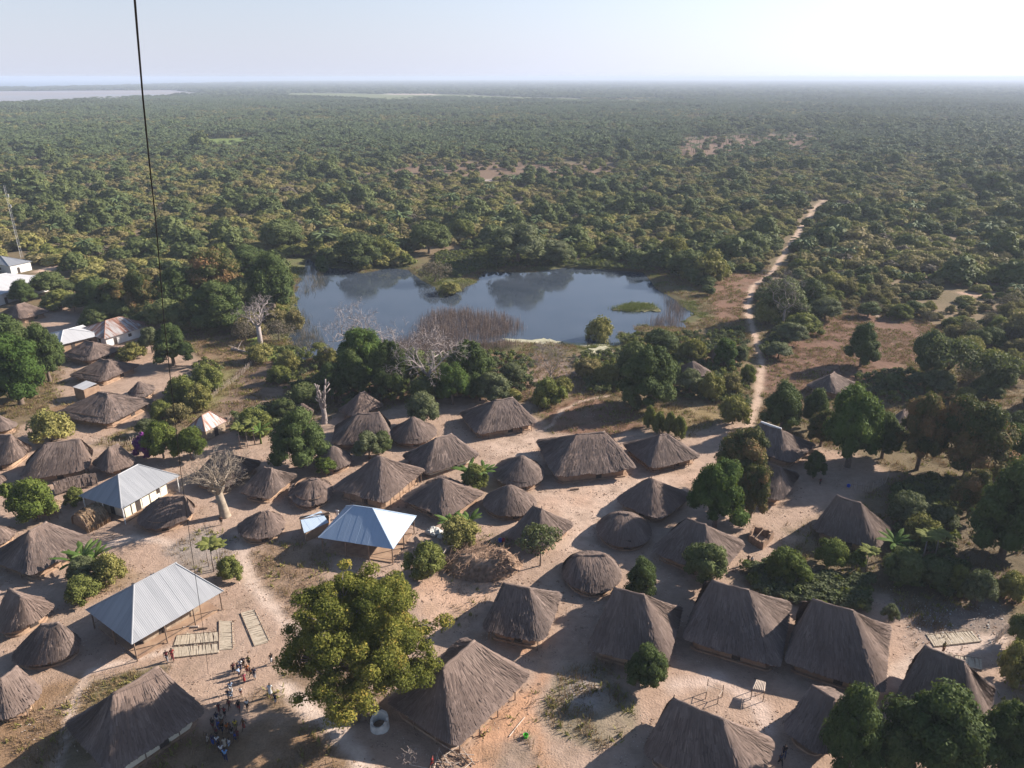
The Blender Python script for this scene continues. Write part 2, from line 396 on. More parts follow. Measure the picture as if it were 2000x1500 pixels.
# (outline, colour, soft edge in metres, roughness of the cover 0..1)
PATCHES = [
    ([(-150,1700),(-150,930),(0,860),(100,800),(140,700),(50,610),(190,585),(290,640),(400,715),(300,810),(350,880),(520,815),(640,815),(900,770),(1040,790),(1060,840),(1230,835),(1330,850),(1440,820),(1600,870),(1770,925),(1700,965),(1600,1000),(1520,1090),(1440,1140),(1720,1160),(1800,1200),(1960,1230),(2000,1300),(1960,1400),(2150,1600),(2150,1700)], SAND, 2.5, 0.15),
    ([(1280,930),(1350,900),(1340,1000),(1200,1010),(1130,1090),(1060,1060),(1050,960),(1140,950)], (0.43,0.32,0.247), 2.0, 0.05),
    ([(940,870),(1060,850),(1080,930),(1010,900)], (0.43,0.32,0.247), 1.5, 0.05),
    ([(160,1330),(300,1295),(335,1305),(240,1385),(148,1388)], OG, 0.6, 0.9),
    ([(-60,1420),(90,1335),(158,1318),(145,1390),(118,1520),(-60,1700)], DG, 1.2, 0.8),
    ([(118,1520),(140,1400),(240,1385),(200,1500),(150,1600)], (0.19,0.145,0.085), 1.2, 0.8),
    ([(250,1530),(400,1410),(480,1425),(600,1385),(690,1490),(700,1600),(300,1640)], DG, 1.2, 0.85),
    ([(440,1385),(540,1335),(600,1310),(690,1400),(640,1425),(560,1395)], (0.22,0.15,0.095), 0.9, 0.7),
    ([(540,1290),(720,1290),(760,1400),(690,1420),(610,1360)], (0.20,0.14,0.095), 1.2, 0.6),
    ([(485,1075),(560,1050),(640,1075),(640,1190),(560,1205),(508,1150)], (0.22,0.15,0.10), 1.2, 0.8),
    ([(325,1065),(395,1030),(462,1060),(440,1115),(380,1125),(330,1100)], ASH, 1.0, 0.5),
    ([(150,1140),(230,1100),(270,1130),(200,1170),(140,1180)], (0.28,0.19,0.12), 1.0, 0.6),
    ([(1070,1330),(1110,1295),(1200,1300),(1240,1360),(1230,1420),(1150,1470),(1080,1440),(1055,1380)], (0.20,0.165,0.115), 0.7, 1.0),
    ([(1100,1310),(1180,1310),(1200,1360),(1150,1390),(1100,1370)], (0.29,0.25,0.22), 1.0, 1.0),
    ([(920,1520),(900,1475),(1030,1330),(1062,1312),(1050,1390),(1085,1520)], OR, 1.0, 0.35),
    ([(985,1460),(1040,1440),(1060,1510),(980,1520)], (0.27,0.20,0.155), 0.7, 0.6),
    ([(800,1150),(900,1110),(960,1140),(930,1220),(860,1245)], (0.45,0.31,0.225), 1.2, 0.4),
    ([(870,1050),(1000,1050),(1010,1130),(890,1140)], (0.22,0.14,0.10), 1.2, 0.7),
    ([(935,1235),(1060,1262),(1075,1300),(1000,1275)], OR, 0.8, 0.3),
    ([(1075,845),(1060,805),(1130,770),(1210,785),(1250,830),(1200,852)], RB, 1.2, 0.9),
    ([(1285,790),(1400,765),(1440,820),(1350,842),(1280,832)], (0.20,0.15,0.075), 1.2, 0.9),
    ([(1480,730),(1500,690),(1560,650),(1640,608),(1850,635),(1820,690),(1740,735),(1660,745),(1500,805)], (0.165, 0.094, 0.064), 2.0, 0.75),
    ([(1385,565),(1440,530),(1500,538),(1455,600),(1445,640),(1400,640)], RB, 1.5, 0.8),
    ([(1240,640),(1380,620),(1450,640),(1470,720),(1380,760),(1260,700)], (0.17,0.13,0.07), 2.0, 0.9),
    ([(410,800),(470,700),(560,690),(560,765),(450,835)], (0.20,0.14,0.10), 1.2, 0.8),
    ([(380,640),(530,640),(500,690),(470,715),(390,705)], (0.22,0.15,0.09), 1.5, 0.9),
    ([(60,820),(110,790),(150,790),(150,830),(70,850)], DG, 1.0, 0.8),
    ([(180,870),(270,820),(340,800),(300,880),(240,880)], (0.23,0.17,0.09), 1.0, 0.9),
    ([(300,790),(420,700),(470,720),(420,800),(330,830)], (0.17,0.15,0.065), 1.0, 0.9),
    ([(640,720),(900,690),(1060,690),(1080,780),(900,775),(650,800)], (0.155,0.10,0.065), 1.5, 0.7),
    ([(1000,705),(1110,705),(1130,760),(1090,780),(1050,760)], (0.235,0.17,0.13), 1.5, 0.8),
    ([(1110,690),(1230,680),(1230,770),(1140,775)], (0.15,0.105,0.065), 1.5, 0.9),
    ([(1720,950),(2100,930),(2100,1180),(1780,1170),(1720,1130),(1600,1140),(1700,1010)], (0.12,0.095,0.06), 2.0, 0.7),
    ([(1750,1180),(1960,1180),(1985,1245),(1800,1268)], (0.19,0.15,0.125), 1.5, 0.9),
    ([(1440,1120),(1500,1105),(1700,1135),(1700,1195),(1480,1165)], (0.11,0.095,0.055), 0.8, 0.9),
    ([(720,344),(750,322),(900,316),(1200,320),(1190,346),(1040,352),(930,358)], (0.155,0.105,0.07), 9.0, 0.9),
    ([(930,352),(1000,346),(1040,352),(1000,360)], (0.34,0.29,0.25), 3.0, 0.5),
    ([(1320,275),(1400,262),(1590,262),(1585,292),(1460,300),(1340,335),(1290,335)], (0.16,0.105,0.072), 12.0, 0.9),
    ([(1865,572),(1910,570),(1935,577),(1890,582)], (0.42,0.28,0.2), 1.5, 0.3),
    ([(560,181),(690,183),(850,184),(1000,189),(1200,195),(1330,193),(1340,197),(1200,201),(1000,197),(860,192),(770,199),(690,195),(560,190)], (0.13,0.145,0.055), 30.0, 0.3),
    ([(750,182.5),(855,183),(850,186),(760,185.5)], (0.36,0.31,0.27), 15.0, 0.3),
    ([(380,272),(500,268),(520,280),(430,288),(360,286)], (0.13,0.17,0.045), 12.0, 0.6),
    ([(1940,1140),(2000,1120),(2020,1180),(1960,1180)], RB, 1.0, 0.7),
]
def axis(a, b, step, lo, hi, r0):
    core = list(np.arange(a, b + 1e-6, step))
    s = step; x = b
    while x < hi:
        s = min(s * r0, 2500.0); x = x + s; core.append(min(x, hi))
    s = step; x = a
    while x > lo:
        s = min(s * r0, 2500.0); x = x - s; core.insert(0, max(x, lo))
    return np.array(core)
gx = axis(-128.0, 128.0, 0.6, -25000.0, 25000.0, 1.06)
gy = np.concatenate([np.arange(-200, 38, 12.0), np.arange(38, 165, 0.6), axis(165.0, 330.0, 1.1, 165.0, 40000.0, 1.045)])
GX, GY = np.meshgrid(gx, gy)
fx, fy = GX.ravel(), GY.ravel()
nv = len(fx)
wobx = (fbm(fx, fy, 6.0, 11) - 0.5) * 4.0
woby = (fbm(fx, fy, 6.0, 31) - 0.5) * 4.0
near = fy < 900
wx, wy = fx + np.where(near, wobx, 0), fy + np.where(near, woby, 0)
n1 = fbm(fx, fy, 14.0, 51); n2 = fbm(fx, fy, 2.4, 71)
base = np.empty((nv, 3)); base[:] = (0.135, 0.105, 0.058)
t = np.clip((n1 - 0.4) * 4, 0, 1)[:, None]
base = base * (1 - t) + np.array([0.17, 0.125, 0.075]) * t
far = np.clip((fy - 350) / 500, 0, 1)[:, None]
base = base * (1 - far) + np.array([0.075, 0.075, 0.038]) * far
rough = np.full(nv, 0.8)
pond_d = np.full(nv, -999.0)
sel = (fx > -130) & (fx < 130) & (fy > 110) & (fy < 330)
pond_d[sel] = poly_sd(wx[sel] * 0.35 + fx[sel] * 0.65, wy[sel] * 0.35 + fy[sel] * 0.65, POND)
# green grass on the banks
tb = np.clip(1 - np.abs(pond_d + 4) / 14.0, 0, 1) * np.clip((n1 - 0.30) * 3.5, 0, 1)
tb = tb[:, None]; base = base * (1 - tb) + np.array(GR) * tb
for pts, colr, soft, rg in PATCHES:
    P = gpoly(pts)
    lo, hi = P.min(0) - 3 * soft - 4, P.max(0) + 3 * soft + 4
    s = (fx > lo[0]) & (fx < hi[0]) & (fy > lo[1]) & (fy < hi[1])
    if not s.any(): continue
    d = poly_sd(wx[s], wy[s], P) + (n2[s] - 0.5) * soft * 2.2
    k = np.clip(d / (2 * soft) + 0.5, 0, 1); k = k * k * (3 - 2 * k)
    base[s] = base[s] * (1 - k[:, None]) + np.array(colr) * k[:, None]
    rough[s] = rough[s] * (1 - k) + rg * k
# straw patchiness: pale trodden soil shows through the grass, dark tufts on the soil
tt = np.clip((fbm(fx, fy, 3.6, 91) - 0.52) * 5, 0, 1) * np.clip(rough, 0, 1) * (fy < 330) * np.clip((-pond_d - 16) / 10, 0.12, 1) * np.clip((base[:, 0] - 0.15) * 12, 0.12, 1)
base = base * (1 - 0.55 * tt[:, None]) + np.array([0.34, 0.255, 0.19]) * (0.55 * tt[:, None])
om = np.clip((fbm(fx, fy, 11.0, 171) - 0.47) * 5, 0, 1)[:, None] * np.clip((base[:, :1] - 0.30) * 12, 0, 1)   # redder earth comes up through the sand here and there
base = base * (1 - 0.45 * om) + np.array([0.37, 0.225, 0.148]) * 0.45 * om
om = np.clip((fbm(fx, fy, 1.7, 191) - 0.55) * 7, 0, 1)[:, None] * np.clip((base[:, :1] - 0.25) * 8, 0, 1) * (fy < 330)[:, None]    # trampled litter
base = base * (1 - 0.44 * om) + np.array([0.19, 0.135, 0.095]) * 0.44 * om
tt = np.clip((fbm(fx, fy, 2.8, 131) - 0.56) * 6, 0, 1) * (0.15 + 0.6 * rough) * (fy < 330)
base = base * (1 - 0.6 * tt[:, None]) + np.array([0.10, 0.08, 0.045]) * (0.6 * tt[:, None])
for line, hw, colr in PATHS:
    lo, hi = line.min(0) - 6, line.max(0) + 6
    s = (fx > lo[0]) & (fx < hi[0]) & (fy > lo[1]) & (fy < hi[1])
    d = line_d(fx[s] + 0.25 * wobx[s], fy[s] + 0.25 * woby[s], line) + (n2[s] - 0.5) * hw * 1.4
    k = np.clip((hw * 1.35 - d) / (0.7 * hw + 0.35), 0, 1)
    base[s] = base[s] * (1 - k[:, None]) + np.array(colr) * k[:, None]
    rough[s] *= (1 - k)
# ploughed rows in the field left of the pond and the field beside the road
for pts, ang in (([(410,800),(470,700),(560,690),(560,765),(450,835)], 0.35), ([(1480,730),(1560,650),(1640,608),(1850,635),(1740,735),(1500,805)], 1.1)):
    P = gpoly(pts); lo, hi = P.min(0), P.max(0)
    s = (fx > lo[0]) & (fx < hi[0]) & (fy > lo[1]) & (fy < hi[1])
    k = np.clip(poly_sd(wx[s], wy[s], P) / 3, 0, 1)
    q = 0.5 + 0.5 * np.sin((fx[s] * math.sin(ang) + fy[s] * math.cos(ang)) * 2 * math.pi / 2.4 + 3 * n1[s])
    base[s] *= (1 - 0.22 * k * q)[:, None]
# elevation: gentle relief, the pond bed, the sea bed
z = (fbm(fx, fy, 30.0, 151) - 0.5) * 0.16 * (fy < 330) + (n2 - 0.5) * 0.10 * rough * (fy < 330)
z = np.where(pond_d > -8, z - 0.62 * np.clip((pond_d + 8) / 8, 0, 1) ** 2, z)
z = np.where(pond_d > 0, z - 0.25 * np.clip(pond_d, 0, 6), z)
wetd = np.clip(1 - np.abs(pond_d) / 2.5, 0, 1)[:, None]
base = base * (1 - 0.5 * wetd) + np.array([0.08, 0.07, 0.035]) * 0.5 * wetd
pxs, pys = project(fx, np.maximum(fy, 45.0))
sea_line = np.interp(pxs, [-3000, 60, 200, 330, 560, 860, 1400, 1401], [171, 171, 168, 164, 158.5, 157.2, 153.2, 0])
is_sea = (fy > 1500) & (pys < sea_line)
is_mud = (fy > 1500) & (poly_sd(fx, fy, MUD) > 0)
z = np.where(is_sea | is_mud, -3.0, z)
nx, ny = len(gx), len(gy)
ii = np.arange(nx * ny).reshape(ny, nx)
quads = np.stack([ii[:-1, :-1], ii[:-1, 1:], ii[1:, 1:], ii[1:, :-1]], -1).reshape(-1, 4)
tg = NT('village_soil')
gc = tg.attr('ground_tint')
geo = tg.n('ShaderNodeNewGeometry').outputs['Position']
fa = tg.noise(0.9, 6, geo, 0.65); fb = tg.noise(4.5, 4, geo, 0.6); fc = tg.noise(0.12, 3, geo)
rg = gc.outputs['Alpha']
v = tg.math('ADD', tg.mapr(fa, 0.3, 0.7, 0.84, 1.14), tg.math('MULTIPLY', tg.math('SUBTRACT', fb, 0.5), tg.mapr(rg, 0, 1, 0.25, 1.3)))
cmul = tg.n('ShaderNodeCombineColor')
for i in range(3): tg.l(v, cmul.inputs[i])
c1 = tg.mix(1.0, gc.outputs['Color'], cmul.outputs[0], 'MULTIPLY')
sp = tg.math('MULTIPLY', tg.mapr(fb, 0.60, 0.70, 0, 1), tg.mapr(rg, 0.1, 1, 0.10, 0.65))
c2 = tg.mix(sp, c1, (0.085, 0.065, 0.04))
sp2 = tg.math('MULTIPLY', tg.mapr(tg.noise(9.0, 2, geo), 0.66, 0.72, 0, 0.7), tg.mapr(rg, 0.3, 1, 0.1, 0.9))
c2 = tg.mix(sp2, c2, (0.42, 0.35, 0.27))
hb = tg.math('ADD', fa, tg.math('MULTIPLY', fb, 0.6))
M['soil'] = tg.done(tg.bsdf(c2, 0.92, tg.bump(hb, 0.55, 0.25), 0, 0.1))
gme = make_mesh('ground', np.stack([fx, fy, z], 1), quads, M['soil'], True, col=np.concatenate([base, rough[:, None]], 1))
ground = tag(obj('ground', gme), kind='structure', label='sandy village ground running into bush soil as far as the horizon')
def ground_z(x, y):
    j = min(max(np.searchsorted(gx, x) - 1, 0), nx - 2); i = min(max(np.searchsorted(gy, y) - 1, 0), ny - 2)
    Z = z.reshape(ny, nx)
    return float(min(Z[i, j], Z[i, j + 1], Z[i + 1, j], Z[i + 1, j + 1]))

# ------------------------------------------------------------------ water
tw = NT('pond_water')
pos = tw.n('ShaderNodeNewGeometry').outputs['Position']
wv = tw.noise(2.2, 3, pos); wv2 = tw.noise(0.10, 3, pos)
wb = tw.bsdf(tw.ramp(wv2, [(0.35, (0.036, 0.048, 0.064)), (0.7, (0.050, 0.063, 0.082))]), tw.mapr(wv2, 0.4, 0.65, 0.05, 0.12), tw.bump(wv, 0.03, 0.05), 0, 0.6)
wb.inputs['IOR'].default_value = 1.33
M['pond'] = tw.done(wb)
lo, hi = POND.min(0) - 9, POND.max(0) + 9
tag(obj('pond_water', make_mesh('pond_water', [(lo[0], lo[1], -0.62), (hi[0], lo[1], -0.62), (hi[0], hi[1], -0.62), (lo[0], hi[1], -0.62)], [(0, 1, 2, 3)], M['pond'])),
    label='still blue-grey pond water beyond the village', kind='structure')
t3 = NT('sea_water')
M['sea'] = t3.done(t3.bsdf((0.13, 0.20, 0.26), 0.6, t3.bump(t3.noise(0.3, 3, t3.n('ShaderNodeNewGeometry').outputs['Position']), 0.3, 0.5), 0, 0.1))
tag(obj('sea', make_mesh('sea', [(-24900, 2000, -1.2), (24900, 2000, -1.2), (24900, 39900, -1.2), (-24900, 39900, -1.2)], [(0, 1, 2, 3)], M['sea'])),
    label='pale blue sea along the horizon', kind='structure')
t4 = NT('tidal_mud')
p4 = t4.n('ShaderNodeNewGeometry').outputs['Position']
mp4 = t4.n('ShaderNodeVectorMath', operation='MULTIPLY'); t4.l(p4, mp4.inputs[0]); mp4.inputs[1].default_value = (0.0012, 0.004, 1)
M['mudflat'] = t4.done(t4.bsdf(t4.ramp(t4.noise(1.0, 4, mp4.outputs[0]), [(0.35, (0.25, 0.215, 0.205)), (0.65, (0.22, 0.245, 0.285))]), 0.7, None, 0, 0.1))
mudv = [(p[0], p[1], -0.4) for p in MUD * np.array([1.0, 1.0])]
tag(obj('mudflat', make_mesh('mudflat', mudv, [tuple(range(len(mudv)))], M['mudflat'])), label='pale tidal mudflat at the far left shore', kind='structure')

HAZE_DENSITY = 0.00016
# ------------------------------------------------------------------ haze: one closed box of even air round everything
hz = bpy.data.materials.new('haze_air'); hz.use_nodes = True
hz.node_tree.nodes.clear()
ho = hz.node_tree.nodes.new('ShaderNodeOutputMaterial'); hv = hz.node_tree.nodes.new('ShaderNodeVolumePrincipled')
hv.inputs['Color'].default_value = (0.56, 0.645, 0.80, 1)
hv.inputs['Density'].default_value = HAZE_DENSITY
hv.inputs['Anisotropy'].default_value = 0.1
hz.node_tree.links.new(hv.outputs[0], ho.inputs['Volume'])
hb_ = MB(); hb_.box((0, 19900, 33), (51000, 40400, 76))
hob = tag(hb_.build('haze', hz), label='thin bluish haze over the land', kind='stuff')

# ------------------------------------------------------------------ houses
RNG = np.random.RandomState(7)
def perimeter(L, W, rc, n, round_=False):
    """eave outline, n points evenly spaced, a rectangle L x W with corners of radius rc (or an ellipse)"""
    if round_:
        t = np.linspace(0, 2 * np.pi, 1200, endpoint=False)
        P = np.stack([L / 2 * np.cos(t), W / 2 * np.sin(t)], 1)
    else:
        rc = min(rc, L * 0.48, W * 0.48); P = []
        for (sx, sy, a0) in ((1, 1, 0), (-1, 1, 90), (-1, -1, 180), (1, -1, 270)):
            cx, cy = sx * (L / 2 - rc), sy * (W / 2 - rc)
            for a in np.radians(np.linspace(a0, a0 + 90, 40)):
                P.append((cx + rc * math.cos(a), cy + rc * math.sin(a)))
        P = np.array(P)
    Q = np.vstack([P, P[:1]]); d = np.r_[0, np.cumsum(np.hypot(*np.diff(Q, axis=0).T))]
    s = np.linspace(0, d[-1], n, endpoint=False)
    return np.stack([np.interp(s, d, Q[:, 0]), np.interp(s, d, Q[:, 1])], 1), s, d[-1]

def smooth_ring(n, rng, k=6, amp=1.0):
    t = np.linspace(0, 2 * np.pi, n, endpoint=False); v = np.zeros(n)
    for i in range(1, k + 1):
        v += rng.randn() / i * np.cos(i * t + rng.rand() * 6.28)
    return v / max(np.abs(v).max(), 1e-6) * amp

def thatch_roof(L, W, ra, rb, ze, zr, rc, curv, round_, rng, strands=1.0, ragged=1.0):
    """returns (surface verts, faces, suv, tint), (strand verts, faces, suv, tint); ridge from ra to rb along local x"""
    n = int(np.clip(2.0 * (L + W) / 0.40, 56, 150)); m = 11
    E, s, per = perimeter(L, W, rc, n, round_)
    E = E * (1 + smooth_ring(n, rng, 9, 0.018 * ragged)[:, None])
    ez = ze + smooth_ring(n, rng, 7, 0.12 * ragged) + rng.randn(n) * 0.035 * ragged
    # ridge point that belongs to every eave point: the long faces run straight down, the ends fan out from the ridge ends
    mid = (ra + rb) / 2
    hl = max(L / 2 - (0.2 if round_ else max(rc, 0.5) * 0.6), 0.1)
    xr = mid + np.clip(E[:, 0] / hl, -1, 1) * (rb - ra) / 2
    yr = np.zeros(n)
    sag = 0.10 * (1 - ((xr - mid) / max((rb - ra) / 2, 0.3)) ** 2) if rb - ra > 1 else 0
    t = np.linspace(0, 1, m)
    V = np.zeros((m, n, 3)); U = np.zeros((m, n, 3))
    pr_ = t + curv * np.sin(np.pi * t)
    top_w = 0.16                                        # the ridge is rounded, not a knife edge
    sl = np.hypot(E[:, 0] - xr, E[:, 1] - yr)
    for j in range(m):
        f = t[j] * (1 - top_w / np.maximum(sl, 0.5)) + top_w / np.maximum(sl, 0.5)
        V[j, :, 0] = xr + (E[:, 0] - xr) * f
        V[j, :, 1] = yr + (E[:, 1] - yr) * f
        V[j, :, 2] = (zr - sag) + (ez - zr) * pr_[j]
        lump = 0.05 * ragged * rng.randn(n) * (0.3 + t[j]); lump = (lump + np.roll(lump, 1) + np.roll(lump, -1)) / 2
        V[j, :, 2] += lump + smooth_ring(n, rng, 5, 0.05 * ragged)
        U[j, :, 0] = s; U[j, :, 1] = t[j] * np.hypot(sl, zr - ze)
    Vs = V.reshape(-1, 3); Us = U.reshape(-1, 3)
    idx = np.arange(m * n).reshape(m, n); nx_ = np.roll(np.arange(n), -1)
    F = [np.stack([idx[:-1], idx[1:], idx[1:][:, nx_], idx[:-1][:, nx_]], -1).reshape(-1, 4)]
    # lip and underside
    lip = V[-1].copy(); lip[:, 2] -= 0.26; lip[:, :2] *= 0.985
    und = lip.copy(); und[:, :2] *= 0.72; und[:, 2] = ze + 0.45
    b0 = m * n
    Vs = np.vstack([Vs, lip, und]); Us = np.vstack([Us, U[-1], U[-1]])
    li, ui, ei = b0 + np.arange(n), b0 + n + np.arange(n), idx[-1]
    F.append(np.stack([ei, li, li[nx_], ei[nx_]], -1)); F.append(np.stack([li, ui, ui[nx_], li[nx_]], -1))
    capc = len(Vs); Vs = np.vstack([Vs, [[mid, 0, zr + 0.03]]]); Us = np.vstack([Us, [[0, 0, 0]]])
    Fall = np.concatenate(F)
    capF = np.stack([np.full(n, capc), idx[0], idx[0][nx_], idx[0][nx_]], -1)
    Fl = [tuple(f) for f in Fall] + [(int(a), int(b), int(c)) for a, b, c, _ in capF]
    tint = np.clip(0.5 + 0.12 * rng.randn(len(Vs)), 0, 1)
    surf = (Vs, Fl, Us, tint)
    # loose straws lying on the slope and hanging over the eave
    area = per * np.hypot(W / 2, zr - ze) * 0.6
    ns = int(area * 18 * strands)
    ui_ = rng.rand(ns) * n; t0 = np.where(rng.rand(ns) < 0.22, 0.93 + 0.05 * rng.rand(ns), np.sqrt(rng.rand(ns)) * 0.93)
    i0 = np.floor(ui_).astype(int) % n; i1 = (i0 + 1) % n; fr = (ui_ - np.floor(ui_))[:, None]
    def at(tv):
        j = np.clip(tv * (m - 1), 0, m - 1.001); j0 = np.floor(j).astype(int); w = (j - j0)[:, None]
        A = V[j0, i0] * (1 - w) + V[j0 + 1, i0] * w; B = V[j0, i1] * (1 - w) + V[j0 + 1, i1] * w
        return A * (1 - fr) + B * fr
    slope = np.hypot(sl, zr - ze)[i0]
    ln = (0.5 + 0.9 * rng.rand(ns))
    t1 = t0 + ln / slope
    over = np.clip(t1 - 1.0, 0, None) * slope
    p0 = at(np.clip(t0, 0, 1)); p1 = at(np.clip(t1, 0, 1))
    d = p1 - p0; dn = d / np.maximum(np.linalg.norm(d, axis=1), 1e-3)[:, None]
    over = np.minimum(over, 0.45) * (0.4 + 0.6 * rng.rand(ns))
    p1 = p1 + dn * over[:, None] * 0.5
    side = np.stack([-dn[:, 1], dn[:, 0], np.zeros(ns)], 1); sn = np.linalg.norm(side, axis=1); side = side / np.maximum(sn, 1e-3)[:, None]
    nor = np.cross(dn, side); nor *= np.sign(nor[:, 2:3])
    skew = rng.randn(ns)[:, None] * 0.06
    w = (0.03 + 0.04 * rng.rand(ns))[:, None]
    h0 = 0.02 + 0.02 * rng.rand(ns)[:, None]; h1 = 0.03 + 0.045 * rng.rand(ns)[:, None]
    q = [p0 - side * w + nor * h0, p0 + side * w + nor * h0, p1 + side * (w + skew) + nor * h1, p1 + side * (skew - w) + nor * h1]
    SV = np.stack(q, 1).reshape(-1, 3)
    SF = np.arange(ns * 4).reshape(ns, 4)
    su = np.stack([ui_ * per / n, t0 * slope, np.zeros(ns)], 1); SU = np.repeat(su, 4, 0)
    ST = np.repeat(np.clip(0.5 + 0.26 * rng.randn(ns), 0, 1), 4)
    return surf, (SV, SF, SU, ST), (V, E)

POST_ME = None
def post_mesh(h, r=0.07):
    b = MB(); b.tube([(0, 0, -0.3), (0.02, 0.01, h * 0.6), (0, 0, h)], [r, r * 0.9, r * 0.85], 6); return b.mesh('post', M['wood'])

def thatched(name, label, A, B, C, R1, R2, ze=1.55, rc=0.9, curv=0.03, group='thatched houses of the village', cat='thatched house',
             round_=False, finial=0, posts=(), door=None, mat='thatch', wall='mud', cap=None, zr=None, seed=0, bottom=None, overhang=1.0, whsheet=False, strands=1.0, ragged=0.75):
    rng = np.random.RandomState(1000 + seed)
    if bottom is not None:                               # a round house: left, right, lowest eave point
        l, r = gp(*A, ze), gp(*C, ze)
        c = (l + r) / 2; u = (r - l); Wd = np.linalg.norm(u); ang = math.atan2(u[1], u[0])
        lowp = gp((A[0] + C[0]) / 2, bottom, ze); Dp = float(np.clip(2 * abs((lowp - c)[1]), 0.6 * Wd, 1.35 * Wd))
        L, W = Wd, Dp
    else:
        a, b, c_ = gp(*A, ze), gp(*B, ze), gp(*C, ze)
        c = (a + c_) / 2; u, v = b - a, c_ - b
        L, W = np.linalg.norm(u), np.linalg.norm(v)
        cr = np.sign(u[0] * v[1] - u[1] * v[0])
        au = math.atan2(u[1], u[0]); av = math.atan2(v[1], v[0]) - cr * math.pi / 2
        dv = (av - au + math.pi) % (2 * math.pi) - math.pi
        ang = au + dv * W / (L + W)
    mx, my = (R1[0] + R2[0]) / 2, (R1[1] + R2[1]) / 2
    if zr is None:
        zr = ze
        for q in np.linspace(ze, ze + 9, 200):
            if project(c[0], c[1], q)[1] >= my: zr = q
        zr = float(np.clip(zr, ze + 0.22 * min(L, W), ze + 0.62 * min(L, W)))
    r1, r2 = gp(*R1, zr) - c, gp(*R2, zr) - c
    dr = r2 - r1
    cs, sn = math.cos(ang), math.sin(ang)
    lx, ly = dr[0] * cs + dr[1] * sn, -dr[0] * sn + dr[1] * cs
    if abs(ly) > abs(lx) * 1.05:                              # the ridge follows the other axis
        ang += math.pi / 2; L, W = W, L; cs, sn = math.cos(ang), math.sin(ang)
    x1, x2 = r1[0] * cs + r1[1] * sn, r2[0] * cs + r2[1] * sn
    ra, rb = min(x1, x2), max(x1, x2)
    ra, rb = max(ra, -L * 0.42), min(rb, L * 0.42)
    if rb - ra < 0.3: ra, rb = ra - 0.15, rb + 0.15
    mid_ = np.clip((ra + rb) / 2, -0.14 * L, 0.14 * L); hlf = (rb - ra) / 2; ra, rb = mid_ - hlf, mid_ + hlf
    root = tag(obj(name, None, None, (c[0], c[1], 0), ang), label, cat, group)
    near_k = strands * float(np.clip(1.55 - (c[1] - 50) / 90.0, 0.5, 1.5))
    surf, st, (V, E) = thatch_roof(L, W, ra, rb, ze, zr, rc, curv, round_, rng, near_k, ragged)
    me = make_mesh('roof', surf[0], surf[1], M[mat], True, tint=surf[3], uv=surf[2])
    rf = obj('roof', me, root)
    tag(obj('straw', make_mesh('straw', st[0], st[1], M[mat], False, tint=st[3], uv=st[2]), rf), kind='stuff')
    # ridge roll of bundled straw
    if rb - ra > 0.9:
        cb = MB(); k = 9
        pts = [(ra - 0.1 + (rb - ra + 0.2) * i / k, rng.randn() * 0.03, zr - 0.02 - 0.10 * (1 - (2 * i / k - 1) ** 2) + rng.randn() * 0.025) for i in range(k + 1)]
        cb.tube(pts, [0.17 + rng.rand() * 0.05 for _ in pts], 7)
        cme = make_mesh('ridge_cap', cb.V, cb.F, M[cap or mat], True, tint=[0.62 + 0.2 * rng.rand() for _ in cb.V], uv=[(v[1] * 3, v[0], 0) for v in cb.V])
        obj('ridge_cap', cme, rf)
    for i in range(finial):
        fb = MB(); fb.tube([(0, 0, -0.3), (0.03, 0.02, 0.55)], [0.06, 0.05], 6)
        obj('finial', fb.mesh('finial', M['wood']), rf, ((ra, rb)[i] if rb - ra > 0.9 else (ra + rb) / 2, 0, zr))
    if whsheet:
        sb = MB(); sb.tube([(ra, 0.02, zr + 0.14), ((ra + rb) / 2, 0, zr + 0.10), (rb, 0.03, zr + 0.13)], [0.22, 0.24, 0.2], 6)
        obj('ridge_sheet', sb.mesh('ridge_sheet', M['white_wall']), rf)
    # wall
    nW = 44
    Wp, _, _ = perimeter(max(L - 2 * overhang, L * 0.5), max(W - 2 * overhang, W * 0.5), rc * 0.7, nW, round_)
    hw = ze + 0.5
    VV = np.vstack([np.c_[Wp, np.full(nW, -0.3)], np.c_[Wp * 0.995, np.full(nW, hw)]])
    FF = [(i, (i + 1) % nW, nW + (i + 1) % nW, nW + i) for i in range(nW)]
    wl = obj('wall', make_mesh('wall', VV, FF, M[wall], False), root)
    # earth footing round the wall
    pf = np.vstack([np.c_[Wp * (1 + 0.40 / (0.5 * max(min(L, W), 3))), np.full(nW, -0.25)], np.c_[Wp * (1 + 0.32 / (0.5 * max(min(L, W), 3))), np.full(nW, 0.22)], [[0, 0, 0.22]]])
    FF = [(i, (i + 1) % nW, nW + (i + 1) % nW, nW + i) for i in range(nW)] + [(nW + i, nW + (i + 1) % nW, 2 * nW) for i in range(nW)]
    obj('footing', make_mesh('footing', pf, FF, M['mud'], False), root)
    # a doorway in the wall on the side towards the viewer
    tod = -c[:2] / np.linalg.norm(c[:2]); ltx, lty = tod[0] * cs + tod[1] * sn, -tod[0] * sn + tod[1] * cs
    hx, hy = Wp[:, 0].max(), Wp[:, 1].max()
    if abs(lty) >= abs(ltx): p, rz_ = (0.15 * hx, math.copysign(hy, lty), 0.85), 0.0
    else: p, rz_ = (math.copysign(hx, ltx), 0.15 * hy, 0.85), math.pi / 2
    db = MB(); db.box((0, 0, 0), (0.95, 0.14, 1.6)); obj('door', db.mesh('door', M['dark_door']), root, p, rz_)
